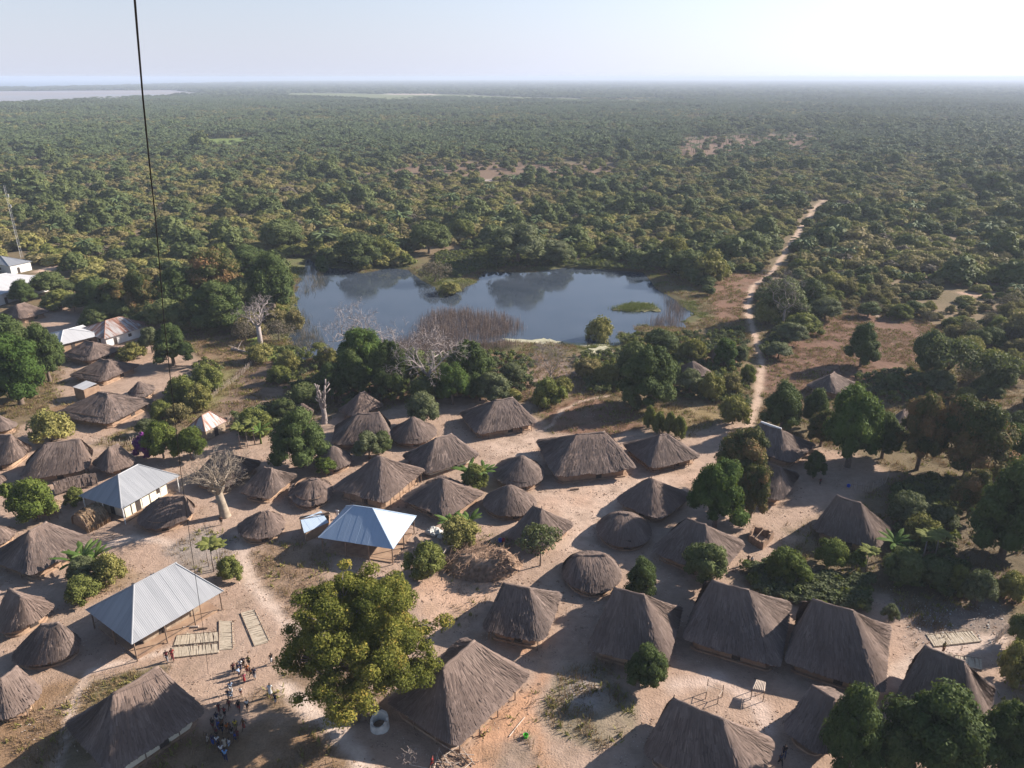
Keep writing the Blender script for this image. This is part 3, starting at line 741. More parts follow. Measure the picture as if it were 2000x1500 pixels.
    if posts:
        pm = post_mesh(ze + 0.12)
        Eo, _, per = perimeter(L - 0.7, W - 0.7, rc, 200, round_)
        # posts only along the sides that stand open towards the viewer and the sun
        step = max(int(200 * posts[0] / per), 4)
        for i in range(0, 200, step):
            gx_, gy_ = Eo[i, 0] * cs - Eo[i, 1] * sn, Eo[i, 0] * sn + Eo[i, 1] * cs
            if gx_ * 0.6 - gy_ * 0.5 > -0.15 * max(L, W):
                obj('post', pm, root, (Eo[i, 0], Eo[i, 1], 0))
    return root, (c, L, W, ang, ze, zr)

TH = thatched
_n = [0]
def house(label, A, B, C, R1, R2, **k):
    _n[0] += 1
    return TH('thatched_house', label, A, B, C, R1, R2, seed=_n[0], **k)
def hut(label, Lx, Rx, bottom, R1, R2=None, **k):
    _n[0] += 1
    k.setdefault('group', 'round thatched huts of the village'); k.setdefault('cat', 'round hut'); k.setdefault('ze', 1.2); k.setdefault('overhang', 0.7)
    return TH('round_hut', label, Lx, None, Rx, R1, R2 or R1, bottom=bottom, round_=True, seed=_n[0], **k)

# the near rows
house('largest thatched house at the lower left with a pale wall, half in tree shade', (126, 1412), (217, 1514), (402, 1388), (238, 1371), (308, 1303), ze=2.0, wall='mud_pale', curv=0.04, posts=(3.5,))
house('steep thatched house cut by the left edge beside a dry grass slope', (-62, 1388), (20, 1404), (98, 1342), (4, 1326), (52, 1305), posts=(3.2,), rc=1.6)
hut('shaggy oval hut between the left edge and the biggest zinc roof', (28, 1272), (155, 1258), 1297, (86, 1219), (118, 1217), curv=0.0)
house('blunt pale-topped thatched house at the left edge above the shaggy oval hut', (-30, 1215), (14, 1243), (117, 1185), (30, 1144), (88, 1140), rc=2.0)
house('big thatched house at the left edge behind the banana clump', (-6, 1082), (56, 1136), (163, 1058), (66, 1041), (92, 1021), curv=0.04, posts=(3.2,))
hut('small hut mostly outside the left edge, level with the raised granary', (-30, 1050), (26, 1045), 1070, (-6, 1027))
house('long shaggy thatched house above the dark fence shed at the left', (57, 893), (33, 941), (170, 916), (92, 866), (158, 862), rc=1.8, curv=-0.02)
house('thatched house at the left edge in front of the shaggy long house', (-40, 905), (22, 911), (60, 872), (12, 846), (48, 846), rc=1.8)
hut('partly seen hut at the left edge beside the dry field', (-45, 835), (30, 832), 845, (-5, 811))
house('low flat-topped thatched house behind the zinc veranda house', (172, 903), (214, 923), (273, 900), (212, 874), (238, 871), rc=1.5)
hut('tiny hut peeping in from the left edge between two bushes', (-25, 940), (10, 938), 952, (-8, 927))
house('broad thatched house at the upper left beside the small concrete shed', (116, 806), (212, 832), (291, 783), (192, 766), (211, 768), curv=0.04)
hut('small cone-roofed hut with open sides beside the broad house', (250, 766), (302, 760), 777, (272, 745), curv=0.05, posts=(1.8,))
house('thatched house with an orange mud wall above the small concrete shed', (147, 731), (200, 748), (262, 714), (197, 701), (217, 703))
house('thatched house just below the pale sheet roof at the far left', (130, 691), (172, 708), (231, 681), (170, 665), (181, 669))
house('thatched house beside the white buildings at the upper left edge', (8, 612), (40, 626), (82, 609), (28, 594), (49, 591))
hut('broad oval hut with a sunlit crest in front of the zinc veranda house', (271, 1006), (378, 996), 1031, (312, 972), (358, 972), curv=-0.03)
house('thatched house behind the bare baobab', (370, 936), (441, 953), (513, 901), (416, 886), (462, 884), rc=1.2)
house('reddish-grey thatched house right of the baobab house', (470, 960), (526, 976), (578, 927), (517, 912), (532, 914), curv=0.04)
hut('shaggy round hut with ragged eaves right of the reddish-grey house', (565, 964), (648, 952), 988, (606, 936), (620, 937), curv=0.0, ragged=1.6)
hut('shaggy round hut left of the small corrugated shack', (465, 1034), (556, 1020), 1053, (510, 1001), (524, 1000), curv=-0.04, ragged=1.5)
house('large pyramid-roofed house behind the bluish sheet roof', (655, 953), (752, 986), (826, 917), (737, 890), (745, 891), ze=2.0, curv=0.05, posts=(2.6,))
house('thatched house with a pale wall right behind the large pyramid roof', (786, 888), (832, 926), (936, 888), (855, 860), (881, 847), curv=0.03, wall='mud_pale')
house('steep pyramid-roofed house between the bluish roof and the banana clump', (800, 972), (872, 1021), (930, 963), (861, 934), (866, 935), curv=0.07)
house('thatched house by the pollarded tree with a reddish front slope', (655, 826), (648, 869), (762, 862), (706, 806), (747, 809), rc=1.6, curv=-0.01)
hut('cone-roofed hut right of the reddish-fronted house', (762, 846), (852, 842), 866, (807, 814), curv=0.02)
hut('rounded hut with small shade tree in front and a light tip', (611, 903), (687, 893), 916, (650, 872), curv=-0.02)
house('shaded thatched house under the mango grove behind the pollarded tree', (668, 800), (690, 818), (742, 790), (704, 768), (717, 767), rc=1.2)
hut('little half-hidden roof left of the pollarded tree', (572, 806), (612, 803), 815, (590, 788))
house('long thatched house at the top of the village with a pale ridge', (903, 806), (930, 851), (1044, 825), (967, 782), (1005, 780), rc=1.0, curv=0.0, posts=(3.0,))
house('big heavy thatched house with a wide shaggy front in the middle of the village', (1049, 861), (1082, 933), (1237, 913), (1127, 850), (1181, 844), rc=0.9, curv=0.0, ze=1.9, ragged=1.4)
house('medium thatched house right of the big shaggy-fronted one', (1224, 868), (1272, 919), (1358, 890), (1289, 850), (1301, 847), curv=0.03, posts=(3.0,))
hut('cone-roofed hut with a pointed tip left of the big shaggy-fronted house', (964, 922), (1063, 920), 951, (1020, 890), curv=0.0)
hut('rounded hut with pink-lit front straw right of the banana clump', (944, 984), (1046, 976), 1007, (995, 947), curv=-0.03)
house('thatched house with two ridge poles behind the acacia bush', (991, 1045), (1062, 1078), (1122, 1021), (1036, 993), (1056, 996), finial=2, rc=1.3)
hut('smooth dark dome hut in the middle of the sandy yard', (1166, 1028), (1272, 1036), 1066, (1208, 1003), (1228, 1003), curv=-0.13, ragged=0.5)
house('dark thatched house with one ridge pole left of the tall flowering mango', (1210, 977), (1291, 1021), (1342, 966), (1266, 936), (1272, 938), finial=1, rc=1.5)
hut('smooth dark dome hut with a sunlit right end near the big front houses', (1099, 1116), (1211, 1112), 1156, (1126, 1083), (1182, 1084), curv=-0.12, ragged=0.5)
house('thatched house with a fringed brown right slope behind the dark round bush', (1287, 1074), (1406, 1137), (1442, 1060), (1337, 1018), (1376, 1027), rc=1.3)
house('thatched hut with mud wall hidden behind the flowering mango', (1462, 955), (1531, 988), (1549, 925), (1500, 906), (1524, 911), rc=1.5)
house('thatched house with a white sheet along its ridge', (1455, 866), (1548, 913), (1578, 868), (1472, 833), (1521, 841), whsheet=True, rc=1.2)
house('lone thatched house with white straws below the round field tree', (1577, 754), (1638, 773), (1668, 746), (1609, 730), (1632, 728), rc=1.3)
house('low roof among the bushes left of the sandy road', (1324, 716), (1352, 738), (1394, 731), (1349, 705), (1353, 705), rc=1.3)
house('roof hidden behind the bright green bush by the sandy road', (1382, 692), (1400, 706), (1450, 699), (1392, 675), (1420, 675), rc=1.0)
house('thatched house with a pale right slope behind the leafy bushes on the right', (1587, 1032), (1713, 1076), (1742, 1028), (1631, 973), (1676, 988), curv=0.03)
house('dim roof half hidden between the dark mangoes on the right', (1732, 832), (1758, 850), (1782, 820), (1752, 795), (1760, 794), rc=1.2)
house('flat-topped front house left of the sandy lane with a little blue sheet patch', (940, 1228), (1061, 1252), (1101, 1158), (986, 1136), (1030, 1158), curv=0.02, posts=(3.2,), ze=1.9)
house('leftmost of the four big front houses, behind the small round tree', (1146, 1265), (1298, 1303), (1336, 1186), (1197, 1146), (1248, 1173), rc=0.45, curv=0.04, ze=1.9, finial=1)
house('second of the four big front houses, in front of the cassava garden', (1334, 1246), (1522, 1301), (1546, 1176), (1385, 1136), (1452, 1163), rc=0.45, curv=0.04, ze=1.9, finial=1)
house('third of the four big front houses with a golden patch below its ridge', (1535, 1290), (1728, 1354), (1737, 1222), (1565, 1167), (1648, 1210), rc=0.45, curv=0.05, ze=1.9)
house('rightmost of the four big front houses, behind the dark mango', (1735, 1376), (1905, 1440), (1957, 1340), (1752, 1261), (1865, 1310), rc=0.5, curv=0.04, ze=1.9)
house('thatched house behind the bottom right mango beside the sandy yard', (1526, 1420), (1610, 1480), (1695, 1385), (1552, 1323), (1632, 1357), rc=1.3)
house('big thatched house at the bottom edge with a notch in its ridge', (1253, 1470), (1472, 1570), (1513, 1445), (1292, 1370), (1388, 1421), ze=1.9, rc=1.1, curv=0.02, finial=1)
house('tall peaked thatched house beside the great tree and the orange lane', (764, 1368), (892, 1468), (1028, 1316), (878, 1312), (904, 1240), ze=2.0, rc=0.8, curv=0.05, posts=(3.0,))

# ------------------------------------------------------------------ sheet-metal houses
def rot2(x, y, a): return x * math.cos(a) - y * math.sin(a), x * math.sin(a) + y * math.cos(a)
def sheet_face(root, e0, e1, t0, t1, mat, rng, wd=0.95):
    """one roof slope cut into overlapping sheets; e0-e1 eave, t0-t1 top (t0 over e0)"""
    e0, e1, t0, t1 = [Vector(p) for p in (e0, e1, t0, t1)]
    L = (e1 - e0).length; ax = (e1 - e0) / L
    up = (t0 - e0) - ax * (t0 - e0).dot(ax); H = up.length; upn = up / H
    nor = ax.cross(upn).normalized()
    if nor.z < 0: nor = -nor
    sl, sr = (t0 - e0).dot(ax), (t1 - e0).dot(ax)
    sr = max(sr, sl + 1e-3)
    def top(s):
        if s < sl: return H * s / max(sl, 1e-6)
        if s > sr: return H * (L - s) / max(L - sr, 1e-6)
        return H
    k = max(int(round(L / wd)), 1)
    for i in range(k):
        a, b = L * i / k, L * (i + 1) / k
        pts = [(a, -0.02 * rng.rand()), (b, -0.02 * rng.rand())]
        if top(b) > 1e-3: pts.append((b, top(b)))
        for s in sorted([q for q in (sl, sr) if a + 1e-3 < q < b - 1e-3], reverse=True): pts.append((s, top(s)))
        if top(a) > 1e-3: pts.append((a, top(a)))
        if len(pts) < 3: continue
        lift = 0.012 * (i % 2) + 0.008 * rng.rand()
        P = [e0 + ax * s + upn * h + nor * lift for s, h in pts]
        Q = [p - nor * 0.03 for p in P]
        n = len(P); ti = 0.5 + 0.11 * rng.randn()
        F = [tuple(range(n)), tuple(range(2 * n - 1, n - 1, -1))] + [(j, n + j, n + (j + 1) % n, (j + 1) % n) for j in range(n)]
        uv = [(s + 3.7 * i, h, 0) for s, h in pts] * 2
        obj('roof_sheet', make_mesh('roof_sheet', P + Q, F, mat, False, tint=[ti] * (2 * n), uv=uv), root)

def metal_house(label, A, B, C, R1, R2, mat, ze=2.7, zr=None, wall='mud', inset=1.6, posts=None, postm='wood', fp=3.2, seed=0,
                cat='metal-roofed house', group='metal-roofed buildings of the village', name='metal_roofed_house', walls_h=None, open_=False, half_wall=None, windows=0):
    rng = np.random.RandomState(500 + seed)
    a, b, c_ = gp(*A, ze), gp(*B, ze), gp(*C, ze)
    c = (a + c_) / 2; u, v = b - a, c_ - b
    L, W = np.linalg.norm(u), np.linalg.norm(v)
    cr = np.sign(u[0] * v[1] - u[1] * v[0])
    au = math.atan2(u[1], u[0]); av = math.atan2(v[1], v[0]) - cr * math.pi / 2
    dv = (av - au + math.pi) % (2 * math.pi) - math.pi
    ang = au + dv * W / (L + W)
    my = (R1[1] + R2[1]) / 2
    if zr is None:
        zr = ze
        for q in np.linspace(ze, ze + 7, 200):
            if project(c[0], c[1], q)[1] >= my: zr = q
        zr = float(np.clip(zr, ze + 0.15 * min(L, W), ze + 0.5 * min(L, W)))
    r1, r2 = gp(*R1, zr) - c, gp(*R2, zr) - c
    dr = r2 - r1; lx, ly = rot2(dr[0], dr[1], -ang)
    if abs(ly) > abs(lx): ang += math.pi / 2; L, W = W, L
    x1, x2 = rot2(r1[0], r1[1], -ang)[0], rot2(r2[0], r2[1], -ang)[0]
    ra, rb = max(min(x1, x2), -L * 0.42), min(max(x1, x2), L * 0.42)
    root = tag(obj(name, None, None, (c[0], c[1], 0), ang), label, cat, group)
    hx, hy = L / 2, W / 2
    c00, c10, c11, c01 = (-hx, -hy, ze), (hx, -hy, ze), (hx, hy, ze), (-hx, hy, ze)
    T0, T1 = (ra, 0, zr), (rb, 0, zr)
    rb_ = MB(); rb_.box((0, 0, ze - 0.05), (L - 0.3, W - 0.3, 0.06))
    rf = obj('roof', rb_.mesh('roof', M['wood']), root)
    sheet_face(rf, c00, c10, T0, T1, M[mat], rng); sheet_face(rf, c11, c01, T1, T0, M[mat], rng)
    sheet_face(rf, c10, c11, T1, T1, M[mat], rng); sheet_face(rf, c01, c00, T0, T0, M[mat], rng)
    hips = [(T0, c00), (T0, c01), (T1, c10), (T1, c11), (T0, T1)]
    for p, q in hips:
        hbm = MB(); hbm.tube([(p[0], p[1], p[2] + 0.02), (q[0], q[1], q[2] + 0.02)], [0.09, 0.09], 6)
        obj('hip_cap', make_mesh('hip_cap', hbm.V, hbm.F, M[mat], False, tint=[0.95] * len(hbm.V), uv=[(0, 0, 0)] * len(hbm.V)), rf)
    if inset is not None:
        wx, wy = max(hx - inset, hx * 0.5), max(hy - inset, hy * 0.5)
        h = walls_h or ze - 0.1
        for (cx, cy, dx, dy) in ((0, -wy, 2 * wx + 0.25, 0.25), (0, wy, 2 * wx + 0.25, 0.25), (-wx, 0, 0.25, 2 * wy - 0.25), (wx, 0, 0.25, 2 * wy - 0.25)):
            wb_ = MB(); wb_.box((cx, cy, h / 2 - 0.15), (dx, dy, h + 0.3)); wo = obj('wall', wb_.mesh('wall', M[wall]), root)
            ln = max(dx, dy)
            for k in range(int(ln // 4.0)):
                o_ = -ln / 2 + 2.0 + 4.0 * k + 0.4
                d_ = MB(); isd = (k % 2 == 0)
                hh, cz = (1.9, 0.95) if isd else (0.8, 1.5)
                if h < cz + hh / 2: continue
                d_.box((0, 0, 0), ((0.9, 0.31, hh) if dx > dy else (0.31, 0.9, hh)))
                obj('door' if isd else 'window', d_.mesh('opening', M['dark_door']), wo, (cx + (o_ if dx > dy else 0), cy + (0 if dx > dy else o_), cz))
    fl = MB(); fl.box((0, 0, 0.0), (L - 1.2, W - 1.2, 0.36)); obj('plinth', fl.mesh('plinth', M['mud']), root)
    if posts:
        pb = MB(); pb.tube([(0, 0, -0.3), (0.02, 0, ze)], [0.085, 0.08], 6); pm = pb.mesh('post', M[postm])
        nx_, ny_ = max(int(L // posts), 1), max(int(W // posts), 1); ix, iy = hx - 0.35, hy - 0.35
        pp = [(-ix + 2 * ix * i / nx_, s * iy) for i in range(nx_ + 1) for s in (-1, 1)] + [(s * ix, -iy + 2 * iy * i / ny_) for i in range(1, ny_) for s in (-1, 1)]
        for (x, y) in pp: obj('post', pm, root, (x, y, 0))
        rl = MB()
        for s in (-1, 1): rl.tube([(-ix, s * iy, 0.75), (ix, s * iy, 0.75)], [0.035, 0.035], 5)
        if postm == 'wood': obj('rail', rl.mesh('rail', M['wood']), root)
    return root

metal_house('biggest zinc-roofed hall beside the laid-out reed mats', (172, 1191), (256, 1262), (432, 1155), (270, 1148), (345, 1102), 'zinc', ze=2.8, wall='reed_wall', inset=2.4, posts=3.6, seed=1)
metal_house('zinc-roofed veranda house with white posts and a pale yellow wall', (161, 968), (237, 997), (345, 930), (236, 929), (269, 907), 'zinc', ze=2.9, wall='mud_pale', inset=1.6, posts=3.4, postm='white_post', seed=2)
metal_house('open shelter with a bluish sheet roof behind the great tree', (624, 1049), (769, 1074), (811, 1009), (691, 987), (726, 995), 'zinc_blue', ze=2.8, wall='mud', inset=None, posts=3.6, seed=3)
metal_house('rust-streaked sheet-roofed house with a whitish wall at the upper left', (165, 645), (200, 667), (282, 635), (205, 626), (230, 618), 'zinc_rust', ze=2.6, wall='white_wall', inset=0.9, seed=4)
metal_house('pale low sheet-roofed house with tan walls beside the dark mango at the left', (99, 655), (110, 680), (182, 653), (128, 647), (140, 645), 'zinc_white', ze=2.6, wall='mud', inset=0.9, seed=5)
metal_house('white-walled building at the left edge with its pale hip roof', (-60, 562), (-8, 585), (66, 547), (-20, 546), (20, 541), 'zinc_white', ze=3.2, wall='white_wall', inset=0.6, seed=6)
metal_house('long whitewashed house with openings at the left edge below the mast', (-50, 508), (17, 521), (56, 511), (-20, 500), (6, 499), 'zinc', ze=3.0, wall='white_wall', inset=0.5, seed=7)
metal_house('small striped sheet roof with a stick wall beside the papaya garden', (373, 834), (401, 846), (437, 823), (396, 812), (409, 803), 'zinc_rust', ze=2.0, wall='reed_wall', inset=0.5, seed=8)

def shed(label, quad, ze, tilt, mat, wall, seed, name='shed', cat='shed'):
    """mono-pitch sheet roof over four walls"""
    rng = np.random.RandomState(seed)
    P = [gp(*q, ze) for q in quad]; c = sum(P) / 4
    root = tag(obj(name, None, None, (c[0], c[1], 0)), label, cat)
    Q = [(p[0] - c[0], p[1] - c[1], ze + (tilt if i in (2, 3) else 0)) for i, p in enumerate(P)]
    rf_ = MB(); rf_.tube([Q[0], Q[1]], [0.05, 0.05], 5); rf = obj('roof', rf_.mesh('roof', M['wood']), root)
    sheet_face(rf, Q[0], Q[1], Q[3], Q[2], M[mat], rng, 0.9)
    for i in range(4):
        a, b = np.array(Q[i][:2]) * 0.88, np.array(Q[(i + 1) % 4][:2]) * 0.88
        d = b - a; ln = float(np.hypot(*d)); m_ = (a + b) / 2
        wb_ = MB(); h = ze - 0.05; wb_.box((0, 0, h / 2 - 0.15), (ln, 0.15, h + 0.3))
        o = obj('wall', wb_.mesh('wall', M[wall]), root, (m_[0], m_[1], 0), math.atan2(d[1], d[0]))
    return root
shed('small concrete shed with a flat pale roof at the upper left', [(141, 756), (162, 762), (196, 751), (168, 746)], 2.6, 0.35, 'zinc_white', 'mud', 11)

# small corrugated gable shack
def gable_shack():
    a, b, c_ = gp(590, 1034, 1.9), gp(600, 1046, 1.9), gp(648, 1022, 1.9)
    p0, p1, p2, p3 = [gp(*q, 1.7) for q in ((594, 1040), (642, 1019), (646, 1003), (583, 1013))]
    c = (p0 + p1 + p2 + p3) / 4; rng = np.random.RandomState(3)
    root = tag(obj('corrugated_shack', None, None, (c[0], c[1], 0)), 'small corrugated sheet shack with a gable roof between round hut and bluish roof', 'shack')
    q = [Vector(p - c) for p in (p0, p1, p2, p3)]
    for v in q: v.z = 1.6
    r0, r1 = (q[0] + q[3]) / 2 + Vector((0, 0, 1.1)), (q[1] + q[2]) / 2 + Vector((0, 0, 1.1))
    rfb = MB(); rfb.tube([r0, r1], [0.06, 0.06], 5); rf = obj('roof', rfb.mesh('roof', M['wood']), root)
    sheet_face(rf, q[0], q[1], r0, r1, M['zinc_blue'], rng, 0.9); sheet_face(rf, q[2], q[3], r1, r0, M['zinc_white'], rng, 0.9)
    for i in range(4):
        A_, B_ = q[i] * 0.9, q[(i + 1) % 4] * 0.9; d = B_ - A_; m_ = (A_ + B_) / 2
        wb_ = MB(); wb_.box((0, 0, 0.65), (d.length, 0.1, 1.9)); obj('wall', wb_.mesh('wall', M['zinc_white' if False else 'mud']), root, (m_.x, m_.y, 0), math.atan2(d.y, d.x))
gable_shack()

# vaulted straw shelter, open at one end
def vault():
    e = [gp(*q, 0.0) for q in ((141, 1022), (176, 1042), (216, 1018), (183, 1000))]
    c = sum(e) / 4; root = tag(obj('straw_shelter', None, None, (c[0], c[1], 0)), 'golden barrel-shaped straw shelter with one open end beside the zinc veranda house', 'shelter')
    rng = np.random.RandomState(5)
    a0, a1, b0, b1 = e[1] - c, e[2] - c, e[0] - c, e[3] - c   # near side a0->a1, far side b0->b1
    nu, nvv = 22, 14; V = []; U = []
    for i in range(nu + 1):
        f = i / nu; p, q = a0 * (1 - f) + a1 * f, b0 * (1 - f) + b1 * f
        for j in range(nvv + 1):
            th = math.pi * j / nvv; m_ = (p + q) / 2; hv = (p - q) / 2
            k = 1 + 0.02 * rng.randn() - (0.12 * (1 - f) ** 3)
            V.append((m_[0] + hv[0] * math.cos(th) * k, m_[1] + hv[1] * math.cos(th) * k, max(-0.1, 2.3 * math.sin(th) ** 0.8 * k))); U.append((f * 6, th * 2, 0))
    n = nvv + 1
    F = [(i * n + j, i * n + j + 1, (i + 1) * n + j + 1, (i + 1) * n + j) for i in range(nu) for j in range(nvv)]
    rf = obj('roof', make_mesh('roof', V, F, M['thatch_gold'], True, tint=0.5 + 0.15 * rng.randn(len(V)), uv=U), root)
    SV = []; SU = []; V = np.array(V)
    for _ in range(900):
        i, j = rng.randint(nu), rng.randint(nvv - 1); j2 = min(max(j + (2 if j >= nvv / 2 else -2), 0), nvv)
        p, q = V[i * n + j], V[i * n + j2]; w = np.array([0.04 + 0.03 * rng.rand(), 0.03 * rng.randn(), 0]); o_ = np.array([(rng.rand() - 0.5) * 0.4, (rng.rand() - 0.5) * 0.2, 0.05 + 0.06 * rng.rand()])
        SV += [p - w + o_, p + w + o_, q + w + o_, q - w + o_]; SU += [(i * 0.3, 0, 0)] * 4
    SF = np.arange(len(SV)).reshape(-1, 4)
    tag(obj('straw', make_mesh('straw', SV, SF, M['thatch_gold'], False, tint=np.repeat(np.clip(0.5 + 0.25 * rng.randn(len(SF)), 0, 1), 4), uv=SU), rf), kind='stuff')
    # closed far end and hoops
    for f in (0.0, 0.5, 1.0):
        hb2 = MB(); p, q = a0 * (1 - f) + a1 * f, b0 * (1 - f) + b1 * f; m_, hv = (p + q) / 2, (p - q) / 2
        hb2.tube([(m_[0] + hv[0] * math.cos(math.pi * j / 10) * 0.96, m_[1] + hv[1] * math.cos(math.pi * j / 10) * 0.96, 2.2 * math.sin(math.pi * j / 10)) for j in range(11)], [0.05] * 11, 5)
        obj('hoop', hb2.mesh('hoop', M['wood']), root)
    wv_ = [(0, 0, 0)]; m_, hv = (a0 + b0) / 2, (a0 - b0) / 2
    wv_ = [(m_[0] * 0.98 + hv[0] * math.cos(math.pi * j / 10) * 0.9, m_[1] * 0.98 + hv[1] * math.cos(math.pi * j / 10) * 0.9, 2.1 * math.sin(math.pi * j / 10) - 0.05) for j in range(11)]
    obj('end_wall', make_mesh('end_wall', wv_, [tuple(range(11))], M['reed_wall']), root)
vault()

# low thatched fence shed
def fence_shed():
    p0, p1 = gp(112, 962), gp(190, 944); c = (p0 + p1) / 2; d = p1 - p0; ln = np.linalg.norm(d); rng = np.random.RandomState(8)
    root = tag(obj('thatched_lean_to', None, None, (c[0], c[1], 0), math.atan2(d[1], d[0])), 'long low dark thatched lean-to in front of the long shaggy house', 'lean-to')
    nu = 40; V = []; U = []
    prof = [(-0.9, 0.35), (-0.75, 0.75), (-0.35, 1.5), (0.0, 1.85), (0.25, 1.6), (0.6, 0.9)]
    for i in range(nu + 1):
        x = -ln / 2 + ln * i / nu; bow = 0.5 * math.cos(math.pi * (i / nu - 0.5))
        for k, (y, z_) in enumerate(prof): V.append((x, y * 1.3 + bow + 0.05 * rng.randn(), z_ + 0.07 * rng.randn())); U.append((x, k * 0.6, 0))
    n = len(prof); F = [(i * n + j, (i + 1) * n + j, (i + 1) * n + j + 1, i * n + j + 1) for i in range(nu) for j in range(n - 1)]
    rf = obj('roof', make_mesh('roof', V, F, M['thatch'], False, tint=np.clip(0.5 + 0.2 * rng.randn(len(V)), 0, 1), uv=U), root)
    SV = []; V = np.array(V); SU = []
    for _ in range(1100):
        i, j = rng.randint(nu), rng.randint(1, n - 2); p, q = V[i * n + j], V[i * n + max(j - 1 - rng.randint(2), 0)]
        s = np.array([(rng.rand() - 0.5) * 0.5, -0.04, 0.05]); w = np.array([0.04 + 0.03 * rng.rand(), 0, 0])
        SV += [p - w + s, p + w + s, q + w + s, q - w + s - [0, 0.05, 0.12 * rng.rand()]]; SU += [(V[i * n][0], 0, 0)] * 4
    SF = np.arange(len(SV)).reshape(-1, 4)
    tag(obj('straw', make_mesh('straw', SV, SF, M['thatch'], False, tint=np.repeat(np.clip(0.5 + 0.25 * rng.randn(len(SF)), 0, 1), 4), uv=SU), rf), kind='stuff')
    rb2 = MB(); rb2.tube([(-ln / 2 + ln * i / 8, 0.5 * math.cos(math.pi * (i / 8 - 0.5)), 1.86 + 0.03 * rng.randn()) for i in range(9)], [0.07] * 9, 6); obj('ridge_pole', rb2.mesh('ridge_pole', M['wood']), root)
    pm = post_mesh(1.2)
    for i in range(5): obj('post', pm, root, (-ln / 2 + ln * i / 4, -0.7 + 0.5 * math.cos(math.pi * (i / 4 - 0.5)), 0))
fence_shed()

# raised granary: platform on posts with a small straw roof
def granary():
    c = gp(99, 1010); root = tag(obj('granary', None, None, (c[0], c[1], 0), 0.3), 'small raised granary with a straw top and stick sides beside the leafy bush', 'granary')
    b = MB(); b.box((0, 0, 0.95), (2.8, 2.0, 0.12)); obj('platform', b.mesh('platform', M['wood']), root)
    surf, st, _ = thatch_roof(3.4, 2.6, -0.5, 0.5, 2.0, 2.9, 0.5, 0.0, False, np.random.RandomState(4), 1.3)
    rf = obj('roof', make_mesh('roof', surf[0], surf[1], M['thatch_gold'], True, tint=surf[3], uv=surf[2]), root)
    tag(obj('straw', make_mesh('straw', st[0], st[1], M['thatch_gold'], False, tint=st[3], uv=st[2]), rf), kind='stuff')
    pm = post_mesh(2.1)
    for x in (-1.2, 0, 1.2):
        for y in (-0.85, 0.85): obj('post', pm, root, (x, y, 0))
    sk = MB()
    for i in range(26):
        x = -1.35 + 2.7 * i / 25
        for y in (-0.95, 0.95): sk.tube([(x, y, 1.0), (x + 0.03, y, 1.75)], [0.02, 0.02], 4)
    tag(obj('stick_sides', sk.mesh('stick_sides', M['wood']), root), kind='stuff')
granary()

# roofless pen of mud and sticks
def pen():
    P = [gp(*q) for q in ((1463, 1058), (1487, 1074), (1508, 1052), (1471, 1040))]; c = sum(P) / 4
    root = tag(obj('roofless_pen', None, None, (c[0], c[1], 0)), 'small roofless pen with crumbling brown walls left of the round citrus bushes', 'pen'); rng = np.random.RandomState(2)
    for i in range(4):
        a, b = P[i] - c, P[(i + 1) % 4] - c; d = b - a; ln = np.linalg.norm(d)
        n = 9; V = []
        for k in range(n + 1):
            h = 1.1 + 0.35 * rng.rand() - (0.5 if i == 1 and 3 < k < 6 else 0)
            q = a + d * k / n; pn = np.array([-d[1], d[0], 0]) / ln * 0.17
            V += [(q[0] - pn[0], q[1] - pn[1], -0.2), (q[0] - pn[0], q[1] - pn[1], h), (q[0] + pn[0], q[1] + pn[1], h), (q[0] + pn[0], q[1] + pn[1], -0.2)]
        F = [(k * 4 + j, (k + 1) * 4 + j, (k + 1) * 4 + (j + 1) % 4, k * 4 + (j + 1) % 4) for k in range(n) for j in range(4)] + [(0, 1, 2, 3), (n * 4 + 3, n * 4 + 2, n * 4 + 1, n * 4)]
        obj('wall', make_mesh('wall', V, F, M['brush']), root)
    b = MB(); b.tube([(-1, -1.5, 1.6), (1.2, 1.2, 1.7)], [0.06, 0.06], 5); obj('pole', b.mesh('pole', M['wood']), root)
pen()

# collapsed straw and brush heap
def heap():
    c = gp(942, 1104); rng = np.random.RandomState(12)
    root = tag(obj('brush_heap', None, None, (c[0], c[1], 0)), 'collapsed heap of straw and brush in front of the banana bushes', 'brush heap')
    n = 26; V = []; F = []
    for i in range(n + 1):
        for j in range(n + 1):
            x, y = (i / n - 0.5) * 11.5, (j / n - 0.5) * 8.5; r = (x / 5.4) ** 2 + (y / 3.9) ** 2
            hz_ = max(0, 1 - r) ** 0.7 * (1.5 + 1.1 * value_noise(np.array([x + 50]), np.array([y + 50]), 1.6, 5)[0]) - 0.12
            V.append((x, y, hz_ + 0.12 * rng.randn() * (hz_ > 0)))
    for i in range(n):
        for j in range(n): a = i * (n + 1) + j; F.append((a, a + n + 1, a + n + 2, a + 1))
    obj('mound', make_mesh('mound', V, F, M['brush'], False), root)
    b = MB()
    for _ in range(420):
        a, r = rng.rand() * 6.28, math.sqrt(rng.rand()); x, y = 5.2 * r * math.cos(a), 3.7 * r * math.sin(a)
        h = max(0, 1 - r * r) ** 0.7 * 1.7; d = rng.randn(3) * [1.0, 1.0, 0.25]; d = d / np.linalg.norm(d) * (0.5 + 1.1 * rng.rand())
        b.tune = 0; b.tint = rng.rand(); b.tube([(x - d[0], y - d[1], h + 0.1 - d[2] * 0.3), (x + d[0], y + d[1], h + 0.25 + d[2])], [0.035, 0.02], 4, False)
    tag(obj('loose_sticks', b.mesh('loose_sticks', M['thatch_gold'] if False else M['brush']), root), kind='stuff')
heap()

